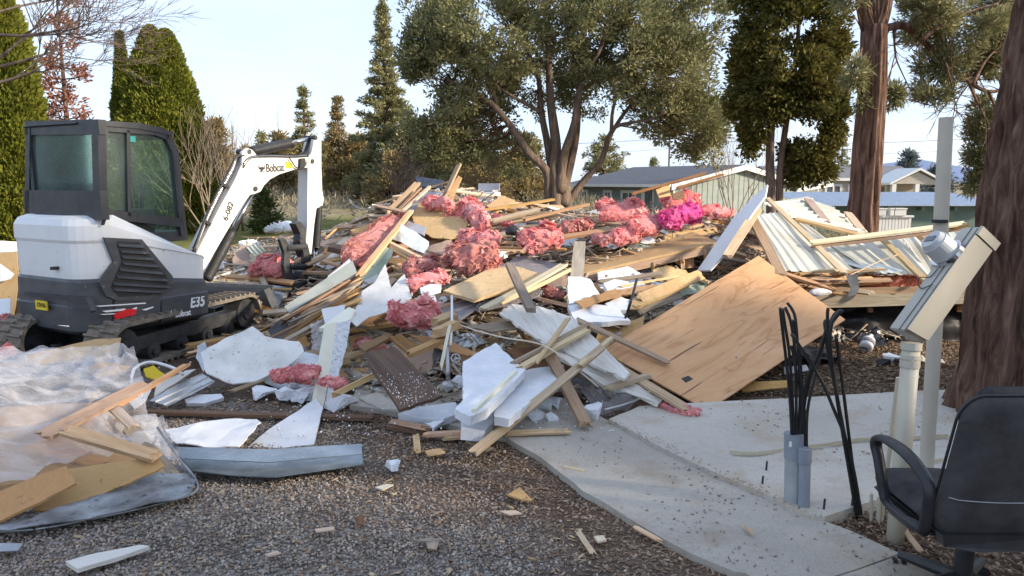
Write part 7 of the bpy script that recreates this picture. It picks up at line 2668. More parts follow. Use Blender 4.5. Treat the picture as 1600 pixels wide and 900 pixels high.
o = panel('plywood_web', [(1050, 404), (1085, 396), (1084, 418), (1068, 420)], M['osb'], .014, Ys=[8.6, 8.7, 8.7, 8.6])
to_root(o, dk)
o = panel('board', [(897, 377), (915, 377), (912, 433), (891, 432)], M['grey_wood'], .035, Ys=[8.5, 8.5, 8.0, 8.0], ragged=.003, axis=(0, 3))
finish(o, 'upright weathered grey plank leaning on the long plywood floor section', 'board', GB)
marks += [(905, 405, 'upright grey plank'), (1010, 395, 'long plywood deck')]

# white cabinet on top of the heap
p = at(745, 322, 12.0)
root = empty('cabinet', Matrix.Translation(p) @ Matrix.Rotation(math.radians(-12), 4, 'Z'), 'white cabinet lying on its back at the top of the heap', 'cabinet')
bm = bmesh.new(); add_box(bm, (0, .2, .1), (.58, .5, .24)); bmesh.ops.bevel(bm, geom=bm.edges[:], offset=.01, segments=1, affect='EDGES'); bm_obj('body', bm, M['clean_white'], root)
bm = bmesh.new(); add_box(bm, (.05, .2, .24), (.42, .42, .03)); bm_obj('door', bm, M['grey_panel'], root)
bm = bmesh.new(); add_box(bm, (-.1, -.055, .12), (.02, .015, .2)); bm_obj('stile', bm, M['cream_wood'], root)
bm = bmesh.new(); add_box(bm, (.1, .42, .30), (.36, .03, .12)); bm_obj('back_panel', bm, M['grey_panel'], root)

# ---- insulation
HERO_I = [
    ((617, 342), (560, 412), 44, 'pink_dirty', .26, .75, .24, None, 'long dusty pink batt lying along the long diagonal stud'),
    ((666, 312), (706, 326), 20, 'pink', .34, .85, .35, None, 'pink tuft spilling over the top of the orange strand board'),
    ((728, 318), (756, 356), 30, 'pink', .26, .85, .35, None, 'loose pink insulation along the right edge of the orange strand board'),
    ((716, 374), (778, 374), 26, 'pink', .3, .85, .34, None, 'flat pink insulation above the coiled pink roll'),
    ((697, 405), (778, 402), 44, 'pink_dirty', .34, .8, .36, None, 'coiled dusty pink insulation roll in the middle of the heap'),
    ((632, 424), (684, 414), 30, 'pink_dirty', .26, .85, .4, None, 'ragged dusty pink insulation right of the pale green wallboard'),
    ((638, 446), (698, 432), 24, 'pink', .3, .8, .3, None, 'smooth pink batt below the ragged dusty insulation'),
    ((613, 492), (682, 494), 50, 'pink', .40, .85, .34, None, 'bright pink tuft with foam crumbs above the dark brown panel'),
    ((399, 420), (449, 419), 36, 'pink', .34, .85, .4, None, 'pink wad behind the excavator thumb'),
    ((814, 378), (874, 370), 40, 'pink', .36, .85, .38, None, 'fluffy bright pink tuft above the dark grey deck panel'),
    ((877, 358), (924, 350), 22, 'pink_dirty', .3, .8, .34, None, 'pink strips between the fluffy tuft and the folded batt'),
    ((938, 334), (1003, 326), 30, 'pink', .42, .6, .16, None, 'folded pink batt lying flat near the grey house'),
    ((986, 354), (1056, 340), 28, 'pink', .42, .6, .18, None, 'wide pink batt sloping in front of the magenta insulation'),
    ((1040, 348), (1090, 330), 32, 'magenta', .46, .85, .30, None, 'glowing magenta insulation clump on the right of the heap'),
    ((1036, 316), (1090, 312), 24, 'pink', .5, .8, .28, None, 'pale pink batt on top of the magenta clump'),
    ((1094, 331), (1124, 327), 16, 'pink', .4, .85, .3, None, 'small pink tuft right of the magenta clump'),
    ((1122, 336), (1146, 330), 10, 'pink', .3, .85, .3, None, 'small pink shred by the tilted white panel'),
    ((958, 371), (998, 366), 28, 'pink', .32, .75, .28, None, 'pink batt end hanging above the long plywood deck'),
    ((928, 372), (952, 378), 18, 'pink_dirty', .3, .8, .35, None, 'dark pink shred left of the hanging batt end'),
    ((425, 590), (498, 580), 26, 'pink', .24, .85, .36, None, 'pink tuft between the white foam chunks and the roof membrane'),
    ((1036, 632), (1064, 642), 15, 'pink', .07, .8, .26, None, 'upper pink insulation knob at the tip of the plywood sheet'),
    ((1062, 642), (1092, 646), 17, 'pink', .07, .8, .26, None, 'lower pink insulation knob at the corner of the plywood sheet'),
    ((500, 596), (540, 600), 16, 'pink', .2, .85, .36, None, 'red-pink shred behind the tall cream foam board'),
    ((0, 496), (16, 506), 20, 'pink', .0, .85, .3, (7.6, 7.6), 'pink scrap at the left picture edge under the excavator'),
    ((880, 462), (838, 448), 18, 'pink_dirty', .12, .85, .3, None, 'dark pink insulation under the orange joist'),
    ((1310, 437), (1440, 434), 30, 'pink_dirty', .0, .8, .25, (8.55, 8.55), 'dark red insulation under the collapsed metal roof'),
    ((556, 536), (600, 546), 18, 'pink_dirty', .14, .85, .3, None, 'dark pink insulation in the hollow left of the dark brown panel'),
    ((700, 345), (735, 330), 18, 'pink', .2, .85, .34, None, 'thin pink shred behind the orange strand board'),
    ((800, 352), (770, 340), 12, 'pink', .2, .85, .34, None, 'pink shred tucked in the plank pile'),
]
for k, (a, b, w, mt, lift, boxy, amp, Y, lab) in enumerate(HERO_I):
    th = {0: .2, 4: .3, 7: .26, 11: .14, 12: .08, 14: .10, 6: .12, 17: .12}.get(k)
    if k in (0, 6, 11, 12, 14, 17):
        amp, boxy = amp * .55, .5
    o = fluff('insulation', a, b, w, M[mt], lift, th, seed=k + 1, boxy=boxy, amp=amp, Y=Y, sub=5)
    finish(o, lab, 'insulation', GI)
    marks.append(((a[0] + b[0]) / 2, (a[1] + b[1]) / 2, lab))

# ---- foam chunks on the ground
for k, (px, py, sx, sy, sz, lab) in enumerate([
    (412, 612, .13, .10, .055, 'jagged white foam lump at the far left of the foam group on bark'), (440, 600, .15, .12, .09, 'largest jagged white foam lump on the bark'), (446, 616, .09, .08, .05, 'small foam lump in front of the largest one'),
    (478, 592, .16, .13, .10, 'white foam lump against the pink tuft'), (484, 612, .17, .13, .07, 'white foam block left of the tall cream foam board'), (468, 618, .09, .08, .05, 'white foam crumb under the foam block by the cream board'),
    (524, 624, .16, .12, .07, 'white foam block right of the tall cream foam board'), (512, 592, .09, .08, .06, 'white foam bit behind the tall cream foam board'),
    (681, 665, .085, .06, .035, 'small white foam block between the two cut studs'), (614, 724, .05, .045, .035, 'crumpled white paper lump alone on the bark'),
    (838, 648, .10, .07, .05, 'white foam lump behind the long propped lath'), (850, 632, .07, .05, .05, 'upper white foam lump behind the long propped lath'), (866, 630, .07, .05, .04, 'white foam lump left of the splintered orange stud'), (924, 644, .12, .08, .06, 'white foam lump at the foot of the splintered orange stud'), (862, 652, .05, .04, .035, 'tiny white foam lump on the walk'),
    (702, 604, .06, .05, .04, 'grey-white foam bit beside the dark brown panel'), (722, 596, .10, .07, .05, 'white foam bit left of the tall foam sheet'), (652, 604, .0, .0, .0, ''),
    (800, 470, .09, .07, .05, 'white plaster lump by the tan plywood board'), (669, 494, .08, .05, .04, 'cream foam bit right of the bright pink tuft'), (640, 495, .0, 0, 0, ''), (785, 400, .09, .07, .06, 'white foam lump beside the coiled pink roll'), (775, 410, .08, .06, .04, 'cream foam lump under the coiled pink roll'),
    (1362, 540, .0, 0, 0, '')]):
    if not lab:
        continue
    lift = .05
    p = on(px, py, lift)
    o = chunk('foam_lump', p + Vector((0, 0, 0)), (sx, sy, sz), M['cream_foam' if 'cream foam' in lab and 'block' not in lab and 'bit behind' not in lab else 'foam'], k + 3)
    finish(o, lab, 'foam', GF)
    marks.append((px, py, lab))
# oval white foam plate
o = panel('foam_piece', [(656, 450), (672, 444), (689, 444), (688, 451), (672, 456), (658, 458)], M['foam'], .04, .36, warp=.01)
finish(o, 'oval white foam plate under the smooth pink batt', 'foam', GF)
o = panel('foam_piece', [(665, 463), (679, 461), (682, 470), (668, 474)], M['foam'], .04, .3, ragged=.004)
finish(o, 'square white foam bit below the oval foam plate', 'foam', GF)
# cream rail over the tall foam sheet, and the blue stamp
o = board('stick', on(741, 642, .40), on(805, 582, .42), .04, .03, M['cream_foam'], seed=3, broken=(0, 0))
finish(o, 'cream rail stuck diagonally on the tall white foam sheet', 'stick', GB)

# ---- sticks, rods, tubes
def tube_thing(name, pts, r, mat, lab, cat, n=8):
    c = curve_pts(pts, 6) if len(pts) > 2 else pts
    o0 = Vector(c[0])
    bm = bmesh.new()
    add_tube(bm, [p - o0 for p in c], r, n)
    return finish(bm_obj(name, bm, M[mat], None, Matrix.Translation(o0), True), lab, cat)


tube_thing('rod', [on(995, 436, .5), on(986, 470, .4), on(977, 497, .2)], .013, 'hose', 'black rod standing in front of the long plywood deck', 'rod')
tube_thing('pipe', [on(706, 462, .5), on(706, 500, .45), on(704, 540, .32)], .011, 'clean_white', 'white plastic pipe standing between the roofing strips', 'pipe')
tube_thing('pipe', [on(698, 540, .3), on(700, 580, .2), on(700, 592, .1)], .018, 'galv', 'grey metal pipe in the dark hollow right of the dark brown panel', 'pipe')
tube_thing('wire', [on(690, 488, .42), on(720, 508, .42), on(780, 526, .44), on(850, 540, .46), on(905, 580, .34), on(935, 605, .22)], .006, 'cream_wood', 'cream cable looping across the front of the heap', 'wire')
tube_thing('wire', [on(945, 640, .06), on(975, 632, .06), on(1000, 622, .08), on(1004, 610, .1)], .008, 'clean_white', 'white cord on the slab corner by the clear plastic', 'wire')
tube_thing('bent_tube', [at(205, 625, 5.7), at(206, 588, 5.85), at(214, 573, 5.95), at(236, 566, 6.0), at(268, 574, 5.9), at(286, 585, 5.8)], .013, 'clean_white', 'white bent metal tube arching over the yellow plastic piece', 'tube')
for k, (px, py, r) in enumerate(((712, 560, .05),)):
    p = on(px, py, .3)
    bm = bmesh.new()
    n = (EYE - p).normalized()
    ring = [Matrix.Rotation(2 * math.pi * i / 14, 3, n) @ (n.orthogonal().normalized() * .035) for i in range(15)]
    add_tube(bm, ring, .006, 6)
    for i in (0, 5, 9):
        add_tube(bm, [Vector(), ring[i]], .005, 5)
    add_tube(bm, [Vector(), -n * .05], .012, 8)
    finish(bm_obj('valve_handle', bm, M['galv'], None, Matrix.Translation(p)), 'small round valve handle in the dark hollow', 'valve')

# ---- fan of splintered laths below the fascia
rf = random.Random(21)
ORD = 'first second third fourth fifth sixth seventh eighth ninth tenth eleventh twelfth thirteenth fourteenth fifteenth sixteenth seventeenth eighteenth nineteenth twentieth twenty-first twenty-second twenty-third twenty-fourth twenty-fifth last'.split()
for k in range(22):
    t = k / 21
    x1, y1 = 556 + rf.uniform(-14, 4), 440 + 36 * t + rf.uniform(-4, 4)
    x0, y0 = x1 - rf.uniform(60, 130), 0
    y0 = y1 + (x1 - x0) * rf.uniform(.42, .66)
    o = board('lath', on(x0, y0, rf.uniform(.1, .26)), on(x1, y1, rf.uniform(.14, .32)), rf.uniform(.025, .07), rf.uniform(.012, .03), M[rf.choice(['lath', 'brown_wood', 'grey_wood', 'stud', 'grey_wood'])], seed=200 + k, broken=(1, 1), bend=rf.uniform(-.02, .02))
    tag(o, '%s splintered lath from the top in the fan left of the tall foam board' % ORD[k], 'lath', 'fan of splintered laths')
# grey torn plastic between the laths and the foam board
o = patch('plastic_sheet', [(487, 510, 7.0), (512, 496, 7.1), (520, 540, 6.6), (488, 550, 6.5)], M['plastic'], 16, 16, 0, .05, 5, seed=4, fold=.08, edge=.08)
finish(o, 'grey torn plastic hanging left of the tall cream foam board', 'plastic sheet')
o = panel('sheet', [(503, 487), (540, 480), (536, 496), (508, 506)], M['clean_white'], .006, .34, warp=.03)
finish(o, 'lavender white crumpled sheet under the fan of laths', 'sheet', GP_)
o = panel('foam_piece', [(498, 512), (545, 480), (556, 484), (548, 498), (520, 512)], M['cream_foam'], .03, .36, warp=.01, ragged=.005)
finish(o, 'pale cream foam strip behind the top of the tall foam board', 'foam', GF)

# tarp lump behind the arm, black bag on the plank pile
o = fluff('tarp', (421, 360), (468, 358), 36, M['clean_white'], .2, .4, seed=44, boxy=.9, amp=.35, sub=4)
finish(o, 'crumpled pale blue-white tarp behind the excavator arm', 'tarp')
o = fluff('bag', (790, 362), (814, 360), 16, M['black_plastic'], .34, .14, seed=45, boxy=.9, amp=.45, sub=4)
finish(o, 'small crumpled black bag in front of the plank pile', 'bag')
# clear plastic by the plywood sheet
o = patch('plastic_sheet', [(905, 612, 6.0), (965, 588, 6.15), (1006, 618, 5.75), (935, 648, 5.45)], M['plastic'], 22, 22, 0, .06, 4, seed=9, fold=.09, edge=.10)
finish(o, 'crumpled clear plastic at the foot of the lower siding strip', 'plastic sheet')

# ---- left foreground bundle under clear plastic
o = panel('metal_sheet', [(-20, 824), (28, 812), (130, 780), (222, 744), (250, 738), (307, 742), (305, 752), (296, 772), (222, 790), (140, 808), (15, 829)], M['galv_dark'], .005, .06, warp=.022, ragged=.006, wf=5)
finish(o, 'dark galvanised sheet lying under the plastic wrapped bundle', 'metal sheet')
bm = bmesh.new()
pts = curve_pts([gp(-20, 831, .03), gp(60, 826, .03), gp(150, 809, .03), gp(230, 792, .03), gp(298, 773, .03), gp(308, 754, .05), gp(280, 715, .12), gp(246, 668, .2)], 6)
o0 = pts[0].copy()
add_tube(bm, [p - o0 for p in pts], .008, 8)
finish(bm_obj('metal_edge', bm, M['galv_dark'], None, Matrix.Translation(o0), True), 'rolled rim along the front of the dark galvanised sheet', 'metal edge')
v = []
for (px, py, Y) in [(-40, 600, 5.6), (60, 585, 5.65), (150, 580, 5.7), (205, 600, 5.5), (225, 660, 4.9), (230, 720, 4.3), (150, 735, 4.1), (60, 750, 3.95), (-40, 770, 3.85)]:
    v.append(at(px, py, Y))
o = patch('tan_board', [(-40, 640, 5.3), (170, 625, 5.35), (215, 725, 4.25), (-40, 765, 3.9)], M['cardboard'], 8, 8, .04, .05, 1.5, seed=3)
finish(o, 'buried fibreboard stack seen through the clear plastic', 'fibreboard')
o = patch('clear_plastic', [(-60, 560, 5.9), (210, 545, 5.95), (250, 700, 4.45), (-60, 745, 3.84)], M['plastic'], 64, 64, 0, .06, 2.4, seed=2, fold=.13, edge=.05)
finish(o, 'large rumpled clear plastic film covering the fibreboard bundle', 'plastic film')
o = patch('clear_plastic', [(-60, 556, 6.6), (180, 545, 6.4), (195, 590, 5.7), (-60, 600, 5.6)], M['plastic'], 40, 24, 0, .05, 3, seed=6, fold=.10, edge=.06)
finish(o, 'second clear plastic film at the back of the bundle', 'plastic film')
o = patch('clear_plastic', [(200, 650, 5.0), (255, 655, 5.0), (306, 748, 4.22), (236, 745, 4.2)], M['plastic'], 24, 30, 0, .03, 4, seed=8, fold=.07, edge=.06)
finish(o, 'clear plastic tail folded over the end of the bundle', 'plastic film')
p0, p1 = at(236, 662, 4.95), at(268, 720, 4.5)
o = fluff('plastic_roll', (236, 660), (262, 722), 24, M['plastic'], .0, .08, seed=50, boxy=.9, amp=.25, Y=(4.95, 4.45), sub=4)
finish(o, 'rolled translucent plastic at the right end of the bundle', 'plastic roll')
o = fluff('insulation', (20, 545), (0, 555), 16, M['pink'], .0, .1, seed=51, Y=(6.6, 6.6), sub=4)
finish(o, 'small pink shred left of the standing fibreboard slab', 'insulation', GI)
p = at(14, 560, 6.7)
bm = bmesh.new(); add_box(bm, (0, 0, 0), (.16, .16, .14)); finish(bm_obj('wood_block', bm, M['brown_wood'], None, Matrix.Translation(p) @ Matrix.Rotation(.5, 4, 'Z')), 'brown wood block below the excavator rear corner', 'block')

# ---- collapsed trailer section with metal roof
flo = empty('trailer_floor', Matrix.Translation(at(1400, 470, 9.0)), 'raised floor of a broken house section beneath the collapsed metal roof', 'floor section')
for k, (pa, pb, w, t, mt, nm) in enumerate((((1262, 472, 8.0), (1680, 461, 8.0), .13, .05, 'grey_wood', 'rim_board'), ((1255, 459, 8.03), (1680, 448, 8.03), .10, .06, 'stud', 'sole_plate'))):
    to_root(board(nm, at(*pa), at(*pb), w, t, M[mt], Vector((0, -1, .1)), seed=300 + k, broken=(.6, 0)), flo)
to_root(patch('subfloor', [(1262, 463, 8.02), (1660, 452, 8.02), (1600, 420, 11), (1180, 425, 11)], M['deck_ply'], 6, 6, .03, 0), flo)
for k in range(5):
    xx = 1290 + 70 * k
    to_root(board('joist', at(xx, 476, 8.06), at(xx * .93 + 70, 448, 10.5), .16, .05, M['brown_wood'], Vector((1, 0, 0)), seed=310 + k), flo)
rs = random.Random(8)
for k in range(26):
    x0 = 1222 + 3 * k; x1 = x0 + rs.uniform(30, 120)
    y0 = rs.uniform(424, 458); y1 = y0 + rs.uniform(-6, 18)
    if y1 > 462:
        y1 = 460
    o = board('splinter', at(x0, y0, rs.uniform(7.9, 8.5)), at(x1, y1, rs.uniform(7.85, 8.5)), rs.uniform(.02, .07), rs.uniform(.01, .03), M[rs.choice(['stud', 'stud', 'lath', 'stud'])], seed=330 + k, broken=(1, 1), bend=rs.uniform(-.03, .03))
    tag(o, '%s splinter by its left end of those crushed below the metal roof' % ORD[k], 'splinter', 'splintered wood below the metal roof')
RC = [
    ('roof_sheet', [(1178, 338, 8.9), (1316, 424, 8.05), (1227, 424, 7.75), (1174, 346, 8.5)], None),
]
o = patch('roof_sheet', [(1234, 330, 10.2), (1362, 428, 8.35), (1226, 424, 7.85), (1176, 338, 9.1)], M['roof_metal'], 8, 8, .006, .012, 1.5, ribs=(.17, .018), seed=2)
finish(o, 'cream corrugated roof sheet on the left slope of the collapsed roof', 'roof sheet', 'collapsed cream roof sheets')
o = patch('roof_sheet', [(1190, 317, 10.6), (1262, 309, 11.6), (1356, 364, 10.0), (1236, 340, 9.6)], M['roof_metal'], 8, 8, .006, .02, 1.5, ribs=(.2, .02), seed=3)
finish(o, 'cream roof sheet with battens highest on the collapsed roof', 'roof sheet', 'collapsed cream roof sheets')
o = patch('roof_sheet', [(1258, 310, 11.5), (1300, 324, 11.3), (1354, 364, 10.3), (1330, 372, 9.8)], M['roof_metal'], 6, 6, .006, .02, 1.5, ribs=(.2, .02), seed=4)
finish(o, 'narrow cream roof sheet ending at the pine trunk foot', 'roof sheet', 'collapsed cream roof sheets')
o = patch('roof_sheet', [(1400, 366, 9.5), (1456, 430, 8.2), (1366, 430, 8.15), (1290, 380, 9.1)], M['roof_metal'], 8, 8, .006, .012, 1.5, ribs=(.16, .018), seed=5)
finish(o, 'cream roof sheet on the right slope behind the meter box', 'roof sheet', 'collapsed cream roof sheets')
o = patch('roof_sheet', [(1500, 352, 9.9), (1545, 420, 8.4), (1450, 430, 8.3), (1405, 366, 9.6)], M['roof_metal'], 8, 8, .006, .012, 1.5, ribs=(.16, .018), seed=6)
finish(o, 'cream roof sheet hidden partly by the meter box top', 'roof sheet', 'collapsed cream roof sheets')
o = patch('roof_sheet', [(1318, 396, 8.9), (1410, 424, 8.2), (1372, 430, 8.1), (1296, 404, 8.7)], M['pale_metal'], 8, 8, .006, .03, 2, ribs=(.12, .015), seed=7)
finish(o, 'pale bent roof sheet lying over the dark red insulation', 'roof sheet', 'collapsed cream roof sheets')
for k, (a, Ya, b, Yb, w, t, mt, lab) in enumerate([
    ((1200, 311), 10.2, (1318, 426), 7.95, .10, .04, 'lath', 'long tan stud running down the left slope of the metal roof'),
    ((1246, 343), 9.6, (1350, 369), 8.9, .10, .05, 'stud', 'orange stud lying across the middle of the metal roof'),
    ((1270, 379), 8.6, (1506, 349), 8.9, .10, .04, 'cream_wood', 'long whitish beam lying across the metal roof towards the tall pipe'),
    ((1272, 385), 8.62, (1506, 357), 8.92, .05, .05, 'stud', 'orange underside batten of the long whitish beam'),
    ((1262, 311), 11.2, (1290, 346), 10.0, .16, .03, 'tanpanel', 'pinkish board on the top roof sheet'),
    ((1325, 333), 10.8, (1346, 360), 10.0, .16, .04, 'lath', 'short tan plank at the end of the top roof sheet'),
    ((1376, 371), 9.1, (1446, 438), 7.95, .11, .04, 'lath', 'tan stud running down the right slope of the metal roof'),
    ((1432, 364), 9.2, (1470, 400), 8.5, .14, .03, 'osb', 'orange plywood strip beside the tall tan pipe'),
    ((1174, 338), 8.95, (1220, 428), 7.70, .16, .05, 'stud', 'orange gable rafter on the left end of the metal roof'),
    ((1183, 328), 8.8, (1138, 398), 8.0, .14, .05, 'stud', 'orange rafter attached to the tilted white panel'),
    ((1225, 428), 7.75, (1300, 452), 7.85, .08, .05, 'stud', 'tan stud lying under the left roof edge'),
    ((1462, 362), 9.0, (1508, 352), 8.85, .09, .06, 'stud', 'thick orange block at the end of the whitish beam'),
]):
    o = board('roof_batten' if w < .05 else 'board', at(*a, Ya), at(*b, Yb), w * .8, t * .75, M[mt], Vector((0, -.55, 1)), seed=400 + k, bend=rs.uniform(-.006, .006))
    finish(o, lab, 'board', GB)
o = panel('panel', [(1199, 288), (1196, 306), (1181, 326), (1136, 392), (1110, 422), (1089, 423), (1118, 380), (1146, 340), (1176, 308)], M['clean_white'], .03, Ys=[9.1, 9.0, 8.7, 8.1, 7.9, 8.1, 8.5, 9.0, 9.2], warp=.004)
finish(o, 'tilted white wall panel rising to a point left of the metal roof', 'panel', GP_)
tube_thing('wire', [at(1270, 437, 7.7), at(1316, 434, 7.8), at(1370, 410, 8.2), at(1402, 398, 8.3)], .006, 'lath', 'thin pale rope slung across the lower metal roof', 'wire')
o = panel('tape_strip', [(1322, 430), (1340, 428), (1342, 452), (1337, 461), (1324, 464), (1329, 450)], M['galv'], .004, Ys=[7.78] * 6, warp=.01)
finish(o, 'silver foil strip hanging below the metal roof edge', 'foil')
o = fluff('insulation', (1262, 458), (1300, 457), 10, M['foam'], .0, .1, seed=60, Y=(7.8, 7.85), sub=4)
finish(o, 'white fluffy wad on the broken floor edge', 'insulation')
# black film hanging under the floor
o = patch('black_film', [(1180, 480, 8.3), (1640, 470, 8.3), (1640, 562, 8.0), (1200, 555, 8.0)], M['black_plastic'], 50, 16, 0, .06, 2.5, seed=3, fold=.09, edge=.04)
finish(o, 'black film hanging in the dark gap under the broken floor', 'film')
o = patch('black_film', [(1338, 530, 7.75), (1372, 512, 7.9), (1384, 540, 7.6), (1346, 552, 7.5)], M['black_plastic'], 14, 14, 0, .05, 6, seed=5, fold=.08, edge=.08)
finish(o, 'crumpled black film lump beside the white jug', 'film')
o = patch('black_film', [(1224, 540, 7.5), (1292, 548, 7.4), (1318, 566, 7.0), (1232, 566, 6.95)], M['black_plastic'], 14, 14, 0, .04, 6, seed=6, fold=.08, edge=.08)
finish(o, 'black film scrap on the bark behind the cable ends', 'film')
o = patch('siding_panel', [(1488, 495, 8.6), (1560, 490, 8.6), (1560, 545, 8.4), (1488, 540, 8.4)], M['grey_wood'], 4, 4, .03, 0, ribs=(.12, .015))
finish(o, 'grey lap siding in the shade under the floor next to the tree', 'siding', GP_)

for k, (px, py, s, dk_) in enumerate(((1352, 541, .9, 'foam'),)):
    p = gp(px, py + 10, .0)
    p.z = ground_z(p.x, p.y) + .05
    root = empty('jug', Matrix.Translation(p) @ Matrix.Rotation([.9, 2.2][k], 4, 'Z') @ Matrix.Rotation(1.1, 4, 'Y'), ['white jug with grey band lying on the dirt under the floor', 'broken pale jug with black bits near the meter pipes'][k], 'jug')
    bm = bmesh.new()
    prof = [(0, .055), (.01, .075), (.10, .078), (.15, .07), (.19, .035), (.22, .022)]
    add_tube(bm, [Vector((0, 0, z * s)) for z, _ in prof], [r * s for _, r in prof], 18)
    bm_obj('body', bm, M['clean_white'], root, smooth=True)
    if k == 0:
        bm = bmesh.new(); add_tube(bm, [(0, 0, .05 * s), (0, 0, .11 * s)], .081 * s, 18); bm_obj('band', bm, M['shingle'], root, smooth=True)
    bm = bmesh.new(); add_tube(bm, [(0, 0, .22 * s), (0, 0, .245 * s)], .026 * s, 12); bm_obj('cap', bm, M['clean_white'], root)
for k, (px, py, s, mt, lab) in enumerate(((1393, 562, .085, 'clean_white', 'broken pale container between two black lumps on the dirt'), (1380, 566, .07, 'black_plastic', 'black plastic lump left of the broken pale container'), (1410, 565, .06, 'black_plastic', 'black plastic lump between the broken container and meter pipe'), (1440, 560, .07, 'cream_wood', 'cream block on the dirt behind the meter pipes'), (1470, 572, .07, 'brown_wood', 'brown chunk on the dirt by the tree'), (1468, 565, .05, 'cream_wood', 'pale chunk on the dirt by the tree'), (1430, 588, .03, 'foam', 'small white bit on the bark strip'), (1236, 582, .0, '', ''))):
    if lab:
        p = gp(px, py, .03)
        o = chunk('rubble_chunk', p, (s * 1.2, s, s * .6), M[mt], 80 + k)
        finish(o, lab, 'chunk')

# ---- loose fillers over the heap
marks_short = [(670, 285, 'navy shingle panel'), (690, 345, 'orange strand board'), (745, 305, 'white cabinet'), (590, 375, 'dusty pink batt'), (738, 404, 'coiled pink roll'), (648, 497, 'bright pink tuft'), (630, 590, 'dark brown door panel'), (590, 465, 'pointed white sheet'),
               (500, 445, 'grey-green fascia'), (420, 420, 'pink wad by the thumb'), (470, 430, 'excavator bucket'), (380, 470, 'brown grooved siding'), (820, 335, 'plank pile'), (845, 375, 'fluffy pink tuft'), (905, 405, 'upright grey plank'), (1010, 400, 'long plywood deck'), (970, 332, 'folded pink batt'), (1065, 335, 'magenta clump'),
               (820, 415, 'dark grey deck panel'), (770, 445, 'tan plywood board'), (910, 455, 'white foam slabs'), (880, 535, 'peeling white siding'), (770, 600, 'tall white foam sheet'), (1120, 530, 'reddish plywood sheet'), (1145, 360, 'tilted white panel'), (445, 355, 'blue-white tarp'), (520, 600, 'tall cream foam board'), (390, 550, 'roof membrane'), (700, 570, 'dark hollow'), (1050, 455, 'tan plank pile by the plywood'), (560, 330, 'leafless bush'), (640, 430, 'green wallboard'), (720, 490, 'slate grey roofing')]
rg = random.Random(99)


def auto_label(desc, px, py):
    near = sorted(marks_short, key=lambda m: (m[0] - px) ** 2 + (m[1] - py) ** 2)[:11]
    for i, (mx, my, w) in enumerate(near):
        dx, dy = px - mx, py - my
        rel = ('right of' if dx > 0 else 'left of') if abs(dx) > abs(dy) else ('below' if dy > 0 else 'just above')
        if math.hypot(dx, dy) < 14:
            rel = 'on'
        for v in ('%s lying %s the %s' % (desc, rel, w), '%s %s the %s, towards the %s' % (desc, rel, w, near[(i + 1) % 11][2]), '%s %s the %s, facing the %s' % (desc, rel, w, near[(i + 2) % 11][2])):
            if v not in used_labels and len(v.split()) <= 16:
                return v
    return None


